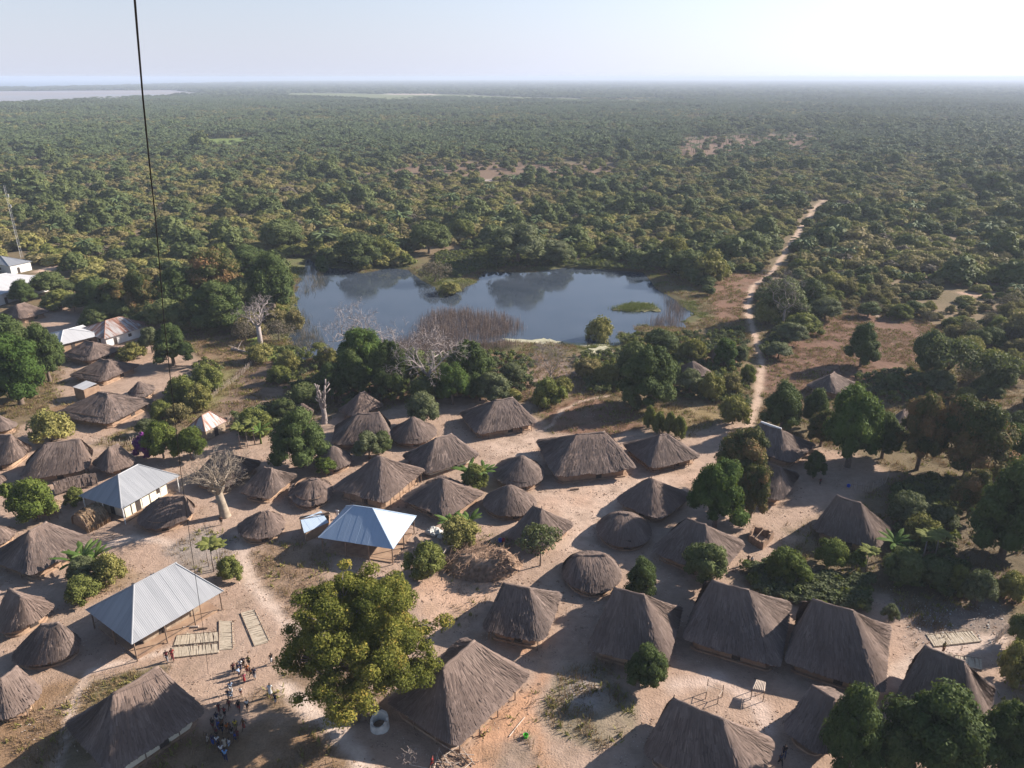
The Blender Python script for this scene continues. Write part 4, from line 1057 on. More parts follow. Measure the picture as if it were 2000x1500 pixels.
# ------------------------------------------------------------------ reed mats laid out to dry
def reed_mat(label, quad, seed):
    rng = np.random.RandomState(seed); P = [gp(*q) for q in quad]; c = sum(P) / 4
    root = tag(obj('reed_mat', None, None, (c[0], c[1], 0)), label, 'reed mat', 'reed stalks laid on the ground to dry')
    b = MB(); a0, a1, b1, b0 = [p - c for p in P]; ln = np.linalg.norm(a1 - a0); n = int(ln / 0.105)
    for i in range(n):
        f = (i + 0.5 + 0.2 * rng.randn()) / n; p, q = a0 * (1 - f) + a1 * f, b0 * (1 - f) + b1 * f; d = q - p
        p = p - d * 0.03 * rng.rand() + rng.randn(3) * 0.03; q = q + d * 0.05 * rng.rand() + rng.randn(3) * 0.10
        zz = 0.05 + 0.03 * rng.rand(); m_ = (p + q) / 2; dd = q - p
        b.box((m_[0], m_[1], zz), (float(np.hypot(dd[0], dd[1])), 0.115 + 0.02 * rng.rand(), 0.06), math.atan2(dd[1], dd[0]))
    tag(obj('stalks', b.mesh('stalks', M['reed_mat']), root), kind='stuff')
    s = MB()
    for (p, q) in ((a0, a1), (b0, b1)): s.tube([(p[0], p[1], 0.12), (q[0], q[1], 0.12)], [0.035, 0.04], 4)
    obj('binding_poles', s.mesh('binding_poles', M['wood']), root)
reed_mat('wide pale reed mat in front of the biggest zinc hall, lower row', (( 338, 1286), (427, 1276), (425, 1258), (337, 1265)), 21)
reed_mat('wide pale reed mat in front of the biggest zinc hall, upper row', (( 340, 1262), (427, 1254), (424, 1235), (345, 1242)), 22)
reed_mat('greyish reed mat with stalks lying across, between the two pale kinds', ((428, 1270), (428, 1213), (453, 1216), (455, 1267)), 23)
reed_mat('narrow bright reed strip beside the great tree shade', ((497, 1263), (470, 1198), (497, 1192), (526, 1254)), 24)
reed_mat('bright reed mat behind the rightmost big front house, farther strip', ((1824, 1264), (1916, 1254), (1897, 1233), (1811, 1241)), 25)
reed_mat('faded reed mat behind the rightmost big front house, nearer strip', ((1842, 1296), (1918, 1310), (1915, 1287), (1835, 1278)), 26)

# ------------------------------------------------------------------ drying racks, posts, fences, mast, kite line
def rack():
    top = [gp(*q, 1.45) for q in ((1469, 1346), (1493, 1350), (1495, 1333), (1477, 1328))]; c = sum(top) / 4
    root = tag(obj('drying_rack', None, None, (c[0], c[1], 0)), 'slatted wooden drying rack on tall legs in the sandy yard', 'drying rack')
    q = [p - c for p in top]; pm = post_mesh(1.45, 0.05)
    for p in q: obj('leg', pm, root, (p[0], p[1], 0))
    for (i, j) in ((0, 3), (1, 2), (0, 1), (3, 2)):
        b = MB(); b.tube([(q[i][0], q[i][1], 1.43), (q[j][0], q[j][1], 1.43)], [0.04, 0.04], 5); obj('beam', b.mesh('beam', M['wood_pale']), root)
    for i in range(7):
        f = (i + 0.5) / 7; a, d = q[0] * (1 - f) + q[1] * f, q[3] * (1 - f) + q[2] * f
        b = MB(); b.tube([(a[0], a[1], 1.52), (d[0], d[1], 1.52)], [0.055, 0.05], 5); obj('slat', b.mesh('slat', M['wood_pale']), root)
rack()
def frame_posts():
    ps = [gp(*q) for q in ((1380, 1352), (1410, 1362), (1378, 1365), (1401, 1375))]; hs = (1.9, 1.7, 1.0, 1.1); c = sum(ps) / 4
    root = tag(obj('pole_frame', None, None, (c[0], c[1], 0)), 'bare frame of thin upright poles over a dark ash patch in the yard', 'pole frame')
    for p, h in zip(ps, hs): obj('post', post_mesh(h, 0.05), root, (p[0] - c[0], p[1] - c[1], 0), 0, None)
    for i, j, zz in ((0, 2, 0.95), (1, 3, 1.0), (0, 1, 1.0)):
        a, b_ = ps[i] - c, ps[j] - c; b = MB(); b.tube([(a[0], a[1], zz), (b_[0], b_[1], zz)], [0.035, 0.03], 5); obj('rail', b.mesh('rail', M['wood_pale']), root)
frame_posts()
def stick_fence(label, pts, h=1.3, step=0.35, seed=0):
    rng = np.random.RandomState(seed); P = gpoly(pts); c = P.mean(0); P = P - c
    root = tag(obj('stick_fence', None, None, (c[0], c[1], 0)), label, 'fence', 'stick fences round the gardens')
    b = MB(); r = MB()
    for (x0, y0), (x1, y1) in zip(P[:-1], P[1:]):
        ln = math.hypot(x1 - x0, y1 - y0)
        for k in range(max(int(ln / step), 1)):
            f = (k + 0.5 * rng.rand()) * step / ln; hh = h * (0.6 + 0.6 * rng.rand()); x, y = x0 + (x1 - x0) * f, y0 + (y1 - y0) * f
            b.tube([(x, y, -0.2), (x + 0.12 * rng.randn(), y + 0.12 * rng.randn(), hh)], [0.045, 0.03], 4)
        r.tube([(x0, y0, h * 0.6), (x1, y1, h * 0.65)], [0.03, 0.03], 4)
    tag(obj('pickets', b.mesh('pickets', M['wood_pale']), root), kind='stuff'); obj('rail', r.mesh('rail', M['wood']), root)
stick_fence('pale picket fence along the ploughed field, lower left of the pond', [(395, 795), (430, 765), (470, 735), (500, 705)], seed=1)
stick_fence('pale picket fence in front of the tall dry grass above the zinc veranda house', [(180, 862), (215, 868), (250, 872), (272, 858)], seed=2)
stick_fence('stick fence beside the striped sheet roof', [(415, 848), (438, 838), (455, 815)], seed=3)
stick_fence('stick fence under the clipped hedge at the top of the village', [(1256, 838), (1285, 850), (1318, 858)], h=1.2, seed=4)
stick_fence('stick fence of the dim yard under the big mangoes on the right', [(1662, 955), (1700, 962), (1728, 945), (1735, 930)], h=1.5, seed=5)
stick_fence('leaning stick fence at the right edge beside the brown bushes', [(1935, 1265), (1960, 1240), (1985, 1215)], seed=6)

def mast():
    b0 = gp(42, 503); h = height_at(b0, 362); root = tag(obj('lattice_mast', None, None, tuple(b0)), 'thin lattice radio mast above the white houses at the left edge', 'mast')
    legs = [(0.45 * math.cos(a), 0.45 * math.sin(a)) for a in (0.5, 2.6, 4.7)]
    for (x, y) in legs:
        b = MB(); b.tube([(x, y, -0.3), (x * 0.7, y * 0.7, h)], [0.045, 0.03], 5); obj('leg', b.mesh('leg', M['steel']), root)
    b = MB(); n = int(h / 1.1)
    for i in range(n):
        for k in range(3):
            f0, f1 = 1 - 0.3 * i / n, 1 - 0.3 * (i + 1) / n; p, q = legs[k], legs[(k + 1) % 3]
            b.tube([(p[0] * f0, p[1] * f0, h * i / n), (q[0] * f1, q[1] * f1, h * (i + 1) / n)], [0.016, 0.016], 4, False)
    tag(obj('braces', b.mesh('braces', M['steel']), root), kind='stuff')
    for f, nm in ((0.86, 'antenna'), (0.72, 'antenna')):
        b = MB(); b.box((0.6, 0, h * f), (0.4, 0.25, 1.1)); b.tube([(0.1, 0, h * f), (0.6, 0, h * f)], [0.03, 0.03], 4); obj(nm, b.mesh(nm, M['steel']), root)
mast()
def kite_line():
    e = gp(407, 1318)
    px_ = [(260, -40, 13.0), (268, 60, 15.0), (279, 190, 18.5), (290, 300, 21.5), (306, 450, 26.5), (320, 620, 33), (334, 750, 39.5), (353, 920, 50), (372, 1060, 60), (386, 1155, 68), (400, 1250, 77)]
    pts = []
    for x, y, d in px_:
        dx, dy = (x - 1000) / FPX, (750 - y) / FPX
        pts.append((dx * d, (CP + dy * SP) * d, CAM_H + (dy * CP - SP) * d))
    pts.append(tuple(e + np.array([0, 0, 0.1])))
    b = MB(); b.tube(pts, [0.021] * len(pts), 6)
    tag(b.build('kite_line', M['cable']), 'long black kite line rising from the crowd past the camera', 'line')
kite_line()
def stump():
    c = gp(742, 1420); rng = np.random.RandomState(6); root = tag(obj('stone_ring', None, None, tuple(c)), 'broken whitish ring-shaped well wall under the great tree', 'well')
    n = 22; V = []
    for i in range(n):
        a = 2 * math.pi * i / n; h = 0.95 + 0.3 * math.sin(a + 0.6) + 0.25 * rng.rand()
        for r, zz in ((0.98 + 0.08 * rng.rand(), -0.2), (0.88 + 0.1 * rng.rand(), h), (0.70, h - 0.05), (0.7, 0.1)): V.append((r * math.cos(a), r * math.sin(a), zz))
    F = [(i * 4 + j, ((i + 1) % n) * 4 + j, ((i + 1) % n) * 4 + j + 1, i * 4 + j + 1) for i in range(n) for j in range(3)]
    obj('wall', make_mesh('wall', V, F, M['concrete']), root)
    b = MB(); b.tube([(0, 0, -0.1), (0, 0, 0.25)], [0.72, 0.72], 16); obj('earth_fill', b.mesh('earth_fill', M['brush']), root)
stump()
def small_box(name, label, cat, px, d, mat, rz=0.0, shape='box'):
    c = gp(*px); root = obj(name, None, None, tuple(c), rz); tag(root, label, cat); return root
def bucket(label, px, mat, r=0.28, h=0.42):
    c = gp(*px); b = MB(); n = 14
    for (r0, z0, r1, z1) in ((r * 0.8, 0.0, r, h), (r, h, r * 0.9, h), (r * 0.9, h, r * 0.72, 0.06)):
        vs = [(r0 * math.cos(6.2832 * i / n), r0 * math.sin(6.2832 * i / n), z0) for i in range(n)] + [(r1 * math.cos(6.2832 * i / n), r1 * math.sin(6.2832 * i / n), z1) for i in range(n)]
        b.add(vs, [(i, (i + 1) % n, n + (i + 1) % n, n + i) for i in range(n)])
    b.add([(r * 0.72 * math.cos(6.2832 * i / n), r * 0.72 * math.sin(6.2832 * i / n), 0.06) for i in range(n)], [tuple(range(n))])
    root = tag(obj('bucket', None, None, tuple(c)), label, 'bucket'); obj('tub', b.mesh('tub', mat), root)
    hd = MB(); hd.tube([(-r, 0, h), (-r * 0.7, 0, h + 0.2), (0, 0, h + 0.28), (r * 0.7, 0, h + 0.2), (r, 0, h)], [0.015] * 5, 4); obj('handle', hd.mesh('handle', M['steel']), root)
M['green_plastic'] = mat_flat('green_plastic', (0.10, 0.55, 0.05), 0.45)
M['blue_plastic'] = mat_flat('blue_plastic', (0.03, 0.09, 0.50), 0.45)
M['red_plastic'] = mat_flat('red_plastic', (0.45, 0.04, 0.05), 0.45)
bucket('bright green bucket on the orange lane', (1027, 1440), M['green_plastic'], 0.27, 0.4)
bucket('blue bucket in the shade by the collapsed brush heap', (977, 1058), M['blue_plastic'], 0.3, 0.45)
bucket('red bucket in the shade by the collapsed brush heap', (983, 1057), M['red_plastic'], 0.28, 0.42)
bucket('blue tub in the dim yard under the big mangoes', (1657, 951), M['blue_plastic'], 0.3, 0.4)
def rock(label, px, r, seed, mat='concrete', name='stone', cat='stone', grp=None):
    rng = np.random.RandomState(seed); c = gp(*px); n, m_ = 9, 5; V = []
    for j in range(m_ + 1):
        for i in range(n):
            a, e_ = 2 * math.pi * i / n, math.pi * (j / m_ - 0.5); k = r * (0.8 + 0.35 * rng.rand()); V.append((k * math.cos(a) * math.cos(e_) * 1.2, k * math.sin(a) * math.cos(e_), max(-0.1, k * 0.7 * (math.sin(e_) + 0.7))))
    F = [(j * n + i, j * n + (i + 1) % n, (j + 1) * n + (i + 1) % n, (j + 1) * n + i) for j in range(m_) for i in range(n)]
    tag(obj(name, make_mesh(name, V, F, M[mat]), None, tuple(c)), label, cat, grp)
for i, q in enumerate(((845, 1034), (852, 1039), (858, 1044), (848, 1046), (862, 1050), (840, 1042))):
    rock('pale rubble stone lying between the bluish shelter and the banana bush', q, 0.45 + 0.1 * (i % 3), 40 + i, grp='rubble stones by the banana bush')
def rags(label, px, s, mat, seed):
    rng = np.random.RandomState(seed); c = gp(*px); n = 12; V = []; F = []
    for i in range(n + 1):
        for j in range(n + 1):
            x, y = (i / n - 0.5) * 2, (j / n - 0.5) * 2; V.append((x * s * (1 + 0.2 * rng.rand()), y * s * 0.6 * (1 + 0.2 * rng.rand()), max(0.02, 0.9 * (1 - x * x) * (1 - y * y) * (0.4 + 0.9 * rng.rand()))))
    for i in range(n):
        for j in range(n): a = i * (n + 1) + j; F.append((a, a + n + 1, a + n + 2, a + 1))
    tag(obj('dead_trunk', make_mesh('dead_trunk', V, F, M[mat]), None, tuple(c)), label, 'dead trunk')
# bleached fallen trunks and forked branches
def fallen(label, px, L_, ang, seed, name='fallen_tree'):
    rng = np.random.RandomState(seed); c = gp(*px); root = tag(obj(name, None, None, tuple(c), ang), label, 'fallen tree')
    b = MB(); b.tube([(-L_ / 2, 0, 0.3), (0, 0.1, 0.35), (L_ / 2, 0, 0.45)], [0.4, 0.3, 0.16], 7); obj('trunk', b.mesh('trunk', M['bark_pale']), root)
    for k in range(5):
        b = MB(); x = -L_ / 2 + L_ * rng.rand(); b.tube([(x, 0, 0.35), (x + 0.5 * rng.randn(), 0.6 * rng.randn(), 1.0), (x + 1.0 * rng.randn(), 1.2 * rng.randn(), 1.6 + rng.rand())], [0.16, 0.1, 0.04], 5); obj('branch', b.mesh('branch', M['bark_pale']), root)
fallen('bleached fallen tree with splayed roots left of the pond', (470, 688), 6.0, -0.5, 1)
fallen('bleached forked log standing beside the brush heap', (872, 1080), 3.0, 0.8, 2)

# ------------------------------------------------------------------ vegetation
M['leaf_mango'] = mat_leaf('mango_leaf', [(0.038, 0.056, 0.018), (0.062, 0.088, 0.028), (0.095, 0.122, 0.042)], 0.42, 0.16)
M['leaf_bright'] = mat_leaf('bright_mango_leaf', [(0.034, 0.062, 0.014), (0.058, 0.098, 0.022), (0.098, 0.14, 0.034)], 0.42, 0.2)
M['leaf_flush'] = mat_leaf('mango_leaf_with_flower_spikes', [(0.038, 0.054, 0.018), (0.076, 0.082, 0.028), (0.14, 0.108, 0.044), (0.22, 0.122, 0.058)], 0.55, 0.15)
M['leaf_citrus'] = mat_leaf('citrus_leaf', [(0.045, 0.064, 0.014), (0.08, 0.108, 0.022), (0.14, 0.162, 0.038)], 0.45, 0.22)
M['leaf_grey'] = mat_leaf('grey_green_leaf', [(0.065, 0.078, 0.036), (0.115, 0.13, 0.062), (0.20, 0.21, 0.12)], 0.5, 0.2)
M['leaf_great'] = mat_leaf('yellow_green_leaf', [(0.092, 0.104, 0.022), (0.16, 0.162, 0.034), (0.24, 0.22, 0.048), (0.34, 0.24, 0.055)], 0.5, 0.28)
M['leaf_olive'] = mat_leaf('olive_leaf', [(0.145, 0.138, 0.042), (0.21, 0.196, 0.062), (0.28, 0.252, 0.09)], 0.55, 0.2, 0.5)
M['leaf_brown'] = mat_leaf('dry_season_leaf', [(0.14, 0.122, 0.052), (0.20, 0.168, 0.072), (0.265, 0.215, 0.10)], 0.6, 0.2, 0.5)
M['leaf_dark'] = mat_leaf('evergreen_leaf', [(0.056, 0.073, 0.027), (0.092, 0.114, 0.041), (0.135, 0.152, 0.058)], 0.5, 0.15, 0.4)
M['leaf_fresh'] = mat_leaf('fresh_leaf', [(0.09, 0.104, 0.028), (0.135, 0.15, 0.042), (0.19, 0.195, 0.06)], 0.5, 0.25, 0.4)
M['leaf_twiggy'] = mat_leaf('twiggy_grey_leaf', [(0.085, 0.07, 0.052), (0.12, 0.10, 0.075), (0.17, 0.14, 0.11)], 0.7, 0.15, 0.4)
M['leaf_palm'] = mat_leaf('palm_leaf', [(0.056, 0.080, 0.034), (0.088, 0.118, 0.05), (0.13, 0.16, 0.074)], 0.45, 0.15, 0.4)
M['leaf_purple'] = mat_leaf('purple_flower', [(0.10, 0.02, 0.12), (0.18, 0.04, 0.2), (0.25, 0.08, 0.26)], 0.6, 0.2, 0.2, (0.2, 0.04, 0.2))
M['leaf_banana'] = mat_leaf('banana_leaf', [(0.045, 0.085, 0.02), (0.09, 0.145, 0.035), (0.16, 0.21, 0.07)], 0.4, 0.3, 0.3)
M['straw_grass'] = mat_leaf('dry_grass', [(0.13, 0.088, 0.045), (0.20, 0.14, 0.075), (0.28, 0.20, 0.12)], 0.8, 0.2, 0.5, (0.3, 0.2, 0.1))
M['green_grass'] = mat_leaf('green_grass', [(0.06, 0.085, 0.025), (0.10, 0.125, 0.04), (0.15, 0.165, 0.06)], 0.7, 0.25, 0.5)
M['reed'] = mat_leaf('brown_reed', [(0.14, 0.105, 0.09), (0.20, 0.155, 0.13), (0.27, 0.215, 0.18)], 0.8, 0.1, 0.4, (0.2, 0.13, 0.09))

def ico(sub=1):
    import bmesh
    b = bmesh.new(); bmesh.ops.create_icosphere(b, subdivisions=sub, radius=1.0)
    b.verts.ensure_lookup_table()
    V = np.array([v.co[:] for v in b.verts]); F = np.array([[v.index for v in f.verts] for f in b.faces]); b.free()
    return V, F
ICO1, ICO2 = ico(1), ico(2)
def crown_mesh(name, clumps, mat, leaf=0.35, dens=9.0, seed=0, core=True, up=0.25, jit=0.45, tint_c=0.16, tint_l=0.16, flat=1.0, tbase=0.45, inner=0.82, aspect=0.55, tris=False):
    """clumps: (x, y, z, rx, ry, rz[, tint]) - leaf-sized faces spread over and through every clump, and a rough leafy mass inside"""
    rng = np.random.RandomState(seed); AV, AF, AT = [], [], []; nb = 0
    for cl in clumps:
        x, y, z_, rx, ry, rz_ = cl[:6]; tc = (cl[6] if len(cl) > 6 else tbase) + tint_c * rng.randn()
        n = int(dens * 4 * math.pi * ((rx * ry) ** 0.8 * 0.33 * 1 + (rx * rz_) ** 0.8 * 0.33 + (ry * rz_) ** 0.8 * 0.33) ** 1.25 / (leaf * leaf * 8)) + 6
        d = rng.randn(n, 3); d /= np.linalg.norm(d, axis=1)[:, None]
        low = d[:, 2] < -0.45; d[low, 2] *= -0.6
        k = 0.78 + 0.32 * rng.rand(n) ** 0.8
        p = np.array([x, y, z_]) + d * np.array([rx, ry, rz_]) * k[:, None]
        nrm = d / np.array([rx, ry, rz_]) ; nrm /= np.linalg.norm(nrm, axis=1)[:, None]
        nrm = nrm + jit * rng.randn(n, 3) + np.array([0, 0, up]); nrm /= np.linalg.norm(nrm, axis=1)[:, None]
        a = np.cross(nrm, rng.randn(n, 3)); a /= np.maximum(np.linalg.norm(a, axis=1), 1e-3)[:, None]
        b = np.cross(nrm, a)
        s = (leaf * (0.65 + 0.7 * rng.rand(n)))[:, None]
        if tris:
            q = np.stack([p - a * s, p + b * s * aspect * 1.2, p + a * s * 0.9 - b * s * aspect * 0.6], 1); m_ = 3
            F = np.arange(n * 3).reshape(n, 3); F = np.c_[F, F[:, 2]] if False else F
        else:
            q = np.stack([p - a * s, p - b * s * aspect - nrm * s * 0.12, p + a * s, p + b * s * aspect - nrm * s * 0.12], 1); m_ = 4
            F = np.arange(n * 4).reshape(n, 4)
        AV.append(q.reshape(-1, 3)); AT.append(np.repeat(np.clip(tc + tint_l * rng.randn(n), 0, 1), m_))
        AF.append(F + nb); nb += n * m_
        if core:
            V0, F0 = ICO1 if max(rx, rz_) < 1.6 else ICO2
            V = V0 * np.array([rx, ry, rz_]) * inner * (0.86 + 0.28 * rng.rand(len(V0)))[:, None] + np.array([x, y, z_])
            AV.append(V); AT.append(np.clip(tc + 0.1 * rng.randn(len(V)), 0, 1))
            AF.append((np.c_[F0, F0[:, 2]] if False else F0) + nb); nb += len(V)
    V = np.concatenate(AV); T = np.concatenate(AT)
    quads_ = [f for f in AF if f.shape[1] == 4]; tri_ = [f for f in AF if f.shape[1] == 3]
    me = bpy.data.meshes.new(name)
    nq = sum(len(f) for f in quads_); nt = sum(len(f) for f in tri_)
    li = np.concatenate([f.ravel() for f in quads_] + [f.ravel() for f in tri_]).astype(np.int32)
    me.vertices.add(len(V)); me.vertices.foreach_set('co', V.astype(np.float32).ravel())
    me.loops.add(len(li)); me.loops.foreach_set('vertex_index', li)
    me.polygons.add(nq + nt)
    me.polygons.foreach_set('loop_start', np.r_[np.arange(nq) * 4, nq * 4 + np.arange(nt) * 3].astype(np.int32))
    me.polygons.foreach_set('loop_total', np.r_[np.full(nq, 4), np.full(nt, 3)].astype(np.int32))
    me.update(calc_edges=True)
    at_ = me.attributes.new('tint', 'FLOAT', 'POINT'); at_.data.foreach_set('value', T.astype(np.float32))
    me.materials.append(mat)
    return me

def dome_clumps(rng, R, Hh, z0, n, r0, r1, lump=1.0, flat=1.0, shell=0.75):
    """clump centres over a dome of radius R, height Hh, standing on z0"""
    ph = rng.rand(4) * 6.28; asym = lambda a, e: 1 + 0.13 * math.sin(2 * a + ph[0]) + 0.10 * math.sin(3 * a + ph[1] + 2 * e) + 0.08 * math.sin(5 * a + ph[2])
    out = [(0, 0, z0 + Hh * 0.42, R * 0.55, R * 0.55, Hh * 0.36)]
    for i in range(n):
        if n > 24 and rng.rand() < 0.14: continue
        f = (i + 0.5) / n; e = math.asin(min(1, f ** 0.85)) ; a = i * 2.39996 + rng.rand() * 0.6
        rr = R * shell * asym(a, e) * math.cos(e) * (0.82 + 0.3 * rng.rand()); r = r0 + (r1 - r0) * rng.rand()
        zz = z0 + Hh * (0.16 + 0.70 * math.sin(e)) * (0.86 + 0.24 * rng.rand()) * (0.94 + 0.06 * asym(a + 1, e))
        out.append((rr * math.cos(a), rr * math.sin(a), zz, r * (0.9 + 0.3 * rng.rand()), r * (0.9 + 0.3 * rng.rand()), r * (0.72 + 0.3 * rng.rand()) * flat))
    return out
def trunk_mesh(name, h, r, R, mat, seed=0, limbs=5, lean=0.0):
    """tapered trunk with limbs that reach into the crown"""
    rng = np.random.RandomState(seed); b = MB(); hb2 = h * 0.42
    b.tube([(0, 0, -0.5), (0.02, 0, 0.15), (lean * 0.5, 0.05, hb2 * 0.5), (lean, 0.05, hb2)], [r * 1.5, r * 1.1, r * 0.9, r * 0.78], 8)
    for k in range(limbs):
        a = 6.283 * (k + 0.4 * rng.rand()) / limbs; q = 0.55 + 0.3 * rng.rand()
        b.tube([(lean, 0.05, hb2 * 0.92), (lean + 0.28 * R * q * math.cos(a), 0.28 * R * q * math.sin(a), hb2 + (h - hb2) * 0.35), (lean + 0.7 * R * q * math.cos(a), 0.7 * R * q * math.sin(a), hb2 + (h - hb2) * (0.6 + 0.25 * rng.rand()))], [r * 0.55, r * 0.38, r * 0.12], 6)
    return b.mesh(name, mat, True)

PROTO = {}   # kind -> list of (crown mesh, trunk mesh, radius, height)
def add_proto(key, crown, trunk, R, Hh): PROTO.setdefault(key, []).append((crown, trunk, R, Hh))
def mk(key, n_var, R, Hh, z0, ncl, r0, r1, mat, leaf, dens, tr_r, seed, flat=1.0, bark='bark', limbs=5, **k):
    for i in range(n_var):
        rng = np.random.RandomState(seed + i)
        cl = dome_clumps(rng, R, Hh - z0, z0, ncl, r0, r1, flat=flat)
        add_proto(key, crown_mesh('crown', cl, M[mat], leaf, dens, seed + i, **k), trunk_mesh('trunk', Hh * 0.9, tr_r, R, M[bark], seed + i, limbs), R * 1.0, Hh)
mk('mango', 3, 4.6, 9.0, 0.7, 52, 0.85, 1.6, 'leaf_mango', 0.19, 4.0, 0.42, 100, tint_c=0.13, limbs=6)
mk('bright', 2, 4.6, 9.0, 0.7, 52, 0.85, 1.6, 'leaf_bright', 0.19, 4.0, 0.42, 120, tint_c=0.15, limbs=6)
mk('flush', 2, 4.8, 9.5, 0.8, 56, 0.85, 1.5, 'leaf_flush', 0.19, 4.0, 0.42, 140, tint_c=0.2, tbase=0.52, limbs=6)
mk('grey', 2, 3.6, 6.4, 1.4, 34, 0.8, 1.4, 'leaf_grey', 0.165, 3.4, 0.22, 160, tint_c=0.15)
mk('citrus', 2, 2.6, 4.4, 0.5, 34, 0.6, 1.1, 'leaf_citrus', 0.13, 3.2, 0.16, 180, tint_c=0.14, limbs=4)
mk('bush', 3, 2.6, 3.6, 0.1, 26, 0.6, 1.15, 'leaf_olive', 0.16, 2.6, 0.12, 200, tint_c=0.16, limbs=4, core=True, inner=0.7, jit=0.75)
mk('fresh', 2, 2.6, 3.6, 0.1, 28, 0.6, 1.1, 'leaf_fresh', 0.15, 2.8, 0.12, 220, tint_c=0.15, limbs=4, jit=0.7)
mk('browny', 2, 3.0, 4.2, 0.2, 28, 0.7, 1.2, 'leaf_brown', 0.2, 2.6, 0.14, 240, tint_c=0.18, limbs=4, inner=0.7, jit=0.75)
mk('dark', 2, 3.4, 6.2, 0.6, 34, 0.8, 1.5, 'leaf_dark', 0.185, 3.0, 0.25, 260, tint_c=0.14)
mk('twiggy', 2, 2.6, 3.8, 0.4, 24, 0.6, 1.1, 'leaf_twiggy', 0.20, 2.2, 0.12, 280, tint_c=0.15, limbs=5, core=False, jit=1.0, aspect=0.25)
mk('acacia', 2, 4.6, 5.6, 3.0, 36, 0.7, 1.3, 'leaf_grey', 0.24, 2.2, 0.17, 300, flat=0.55, core=False, limbs=7, jit=0.8, tint_c=0.1, tbase=0.35)
mk('sapling', 1, 1.7, 3.4, 1.2, 18, 0.4, 0.75, 'leaf_citrus', 0.2, 3.0, 0.09, 320, limbs=4)

def frond_mesh(name, mat, n, L, droop, w, z0, seed, rise=0.6, seg=4, lean=0.15):
    """arching leaves from one crown point: palms, bananas, papayas"""
    rng = np.random.RandomState(seed); V = []; F = []; T = []
    for i in range(n):
        a = 2.39996 * i + 0.3 * rng.randn(); e = rise * (0.55 + 0.75 * rng.rand()); l = L * (0.75 + 0.4 * rng.rand()); ti = 0.5 + 0.2 * rng.randn()
        ca, sa = math.cos(a), math.sin(a); base_ = len(V)
        for k in range(seg + 1):
            f = k / seg; r = l * f * math.cos(e * (1 - 0.6 * f)); zz = z0 + l * f * math.sin(e) - droop * l * f * f
            ww = w * (0.35 + 1.5 * f * (1.25 - f)) * (1 if k < seg else 0.15)
            V += [(r * ca - ww * sa, r * sa + ww * ca, zz - 0.25 * ww), (r * ca, r * sa, zz), (r * ca + ww * sa, r * sa - ww * ca, zz - 0.25 * ww)]; T += [ti] * 3
        for k in range(seg):
            b0 = base_ + k * 3
            F += [(b0, b0 + 1, b0 + 4, b0 + 3), (b0 + 1, b0 + 2, b0 + 5, b0 + 4)]
    return make_mesh(name, V, F, mat, False, tint=np.clip(T, 0, 1))

def place(kind, name, label, cat, px, wpx, ytop=None, h=None, group=None, var=None, seed=0, rotz=None, hk=1.0):
    """a tree or bush from its kind: px where it stands, wpx how wide and ytop how high it shows in the photograph"""
    b0 = gp(*px); D = depth(b0); wm = wpx * D / FPX
    lst = PROTO[kind]; cr, tr, R, Hh = lst[(var if var is not None else seed) % len(lst)]
    rng = np.random.RandomState(3000 + seed)
    if h is None: h = height_at(b0, ytop) if ytop is not None else Hh * wm / (2 * R)
    h = min(max(h, 0.45 * wm), 2.2 * wm) * hk
    s = wm / (2 * R) / 1.04
    zb = ground_z(b0[0], b0[1])
    root = tag(obj(name, None, None, (b0[0], b0[1], min(zb, 0.0)), rng.rand() * 6.28 if rotz is None else rotz, (s, s, h / Hh)), label, cat, group)
    obj('trunk', tr, root); obj('crown', cr, root)
    return root
_t = [0]
def tree(kind, label, x, y, w, ytop=None, name=None, cat=None, **k):
    _t[0] += 1
    nm, ct = {'mango': ('mango_tree', 'mango tree'), 'bright': ('mango_tree', 'mango tree'), 'flush': ('mango_tree', 'mango tree'), 'grey': ('leafy_tree', 'tree'), 'citrus': ('citrus_tree', 'citrus tree'),
              'bush': ('bush', 'bush'), 'fresh': ('bush', 'bush'), 'browny': ('bush', 'bush'), 'dark': ('leafy_tree', 'tree'), 'twiggy': ('bush', 'bush'), 'acacia': ('acacia_tree', 'acacia'), 'sapling': ('sapling', 'sapling')}[kind]
    return place(kind, name or nm, label, cat or ct, (x, y), w, ytop, seed=_t[0], **k)

# big trees at the left
tree('mango', 'tall dark mango at the left edge above the pale sheet roof, farthest of its cluster', 22, 720, 100, 612)
tree('bright', 'bright green mango at the left edge, largest and lowest of its cluster', 42, 790, 125, 655)
tree('mango', 'dull dark mango between the bright green mango and the thatched rows', 98, 745, 75, 628)
tree('flush', 'reddish low mango at the very left edge under the bright green mango', 2, 765, 70, 692)
tree('mango', 'dark mango hiding the near end of the white hall at the left', 48, 592, 52, 548)
tree('dark', 'dark rounded tree right of the white hall at the left', 102, 578, 72, 530)
tree('fresh', 'light green low bush in front of the dark grove at the left', 118, 602, 62, 568)
tree('grey', 'whitish-leaved bush beside the low green bush at the left', 146, 608, 40, 574)
tree('mango', 'dark dense tree on the left rim of the dark grove', 196, 610, 85, 545)
tree('flush', 'reddish-tipped mango behind the rust-streaked roof', 235, 610, 75, 545)
tree('flush', 'brownish tall mango in the middle of the dark grove', 285, 625, 80, 525)
tree('mango', 'dark mango with bright clumps right of the kite line in the grove', 350, 615, 95, 520)
tree('flush', 'large yellowish-flowered mango crowning the dark grove', 425, 600, 135, 478)
tree('mango', 'dark mango at the lower right front of the dark grove', 425, 645, 110, 552)
tree('mango', 'dark mango at the pond end of the grove with a bare pale stem', 535, 612, 105, 490)
tree('dark', 'dark low tree filling the foot of the grove', 330, 648, 85, 585)
tree('mango', 'shaded mango behind the yellowish-flowered one', 490, 540, 90, 480)
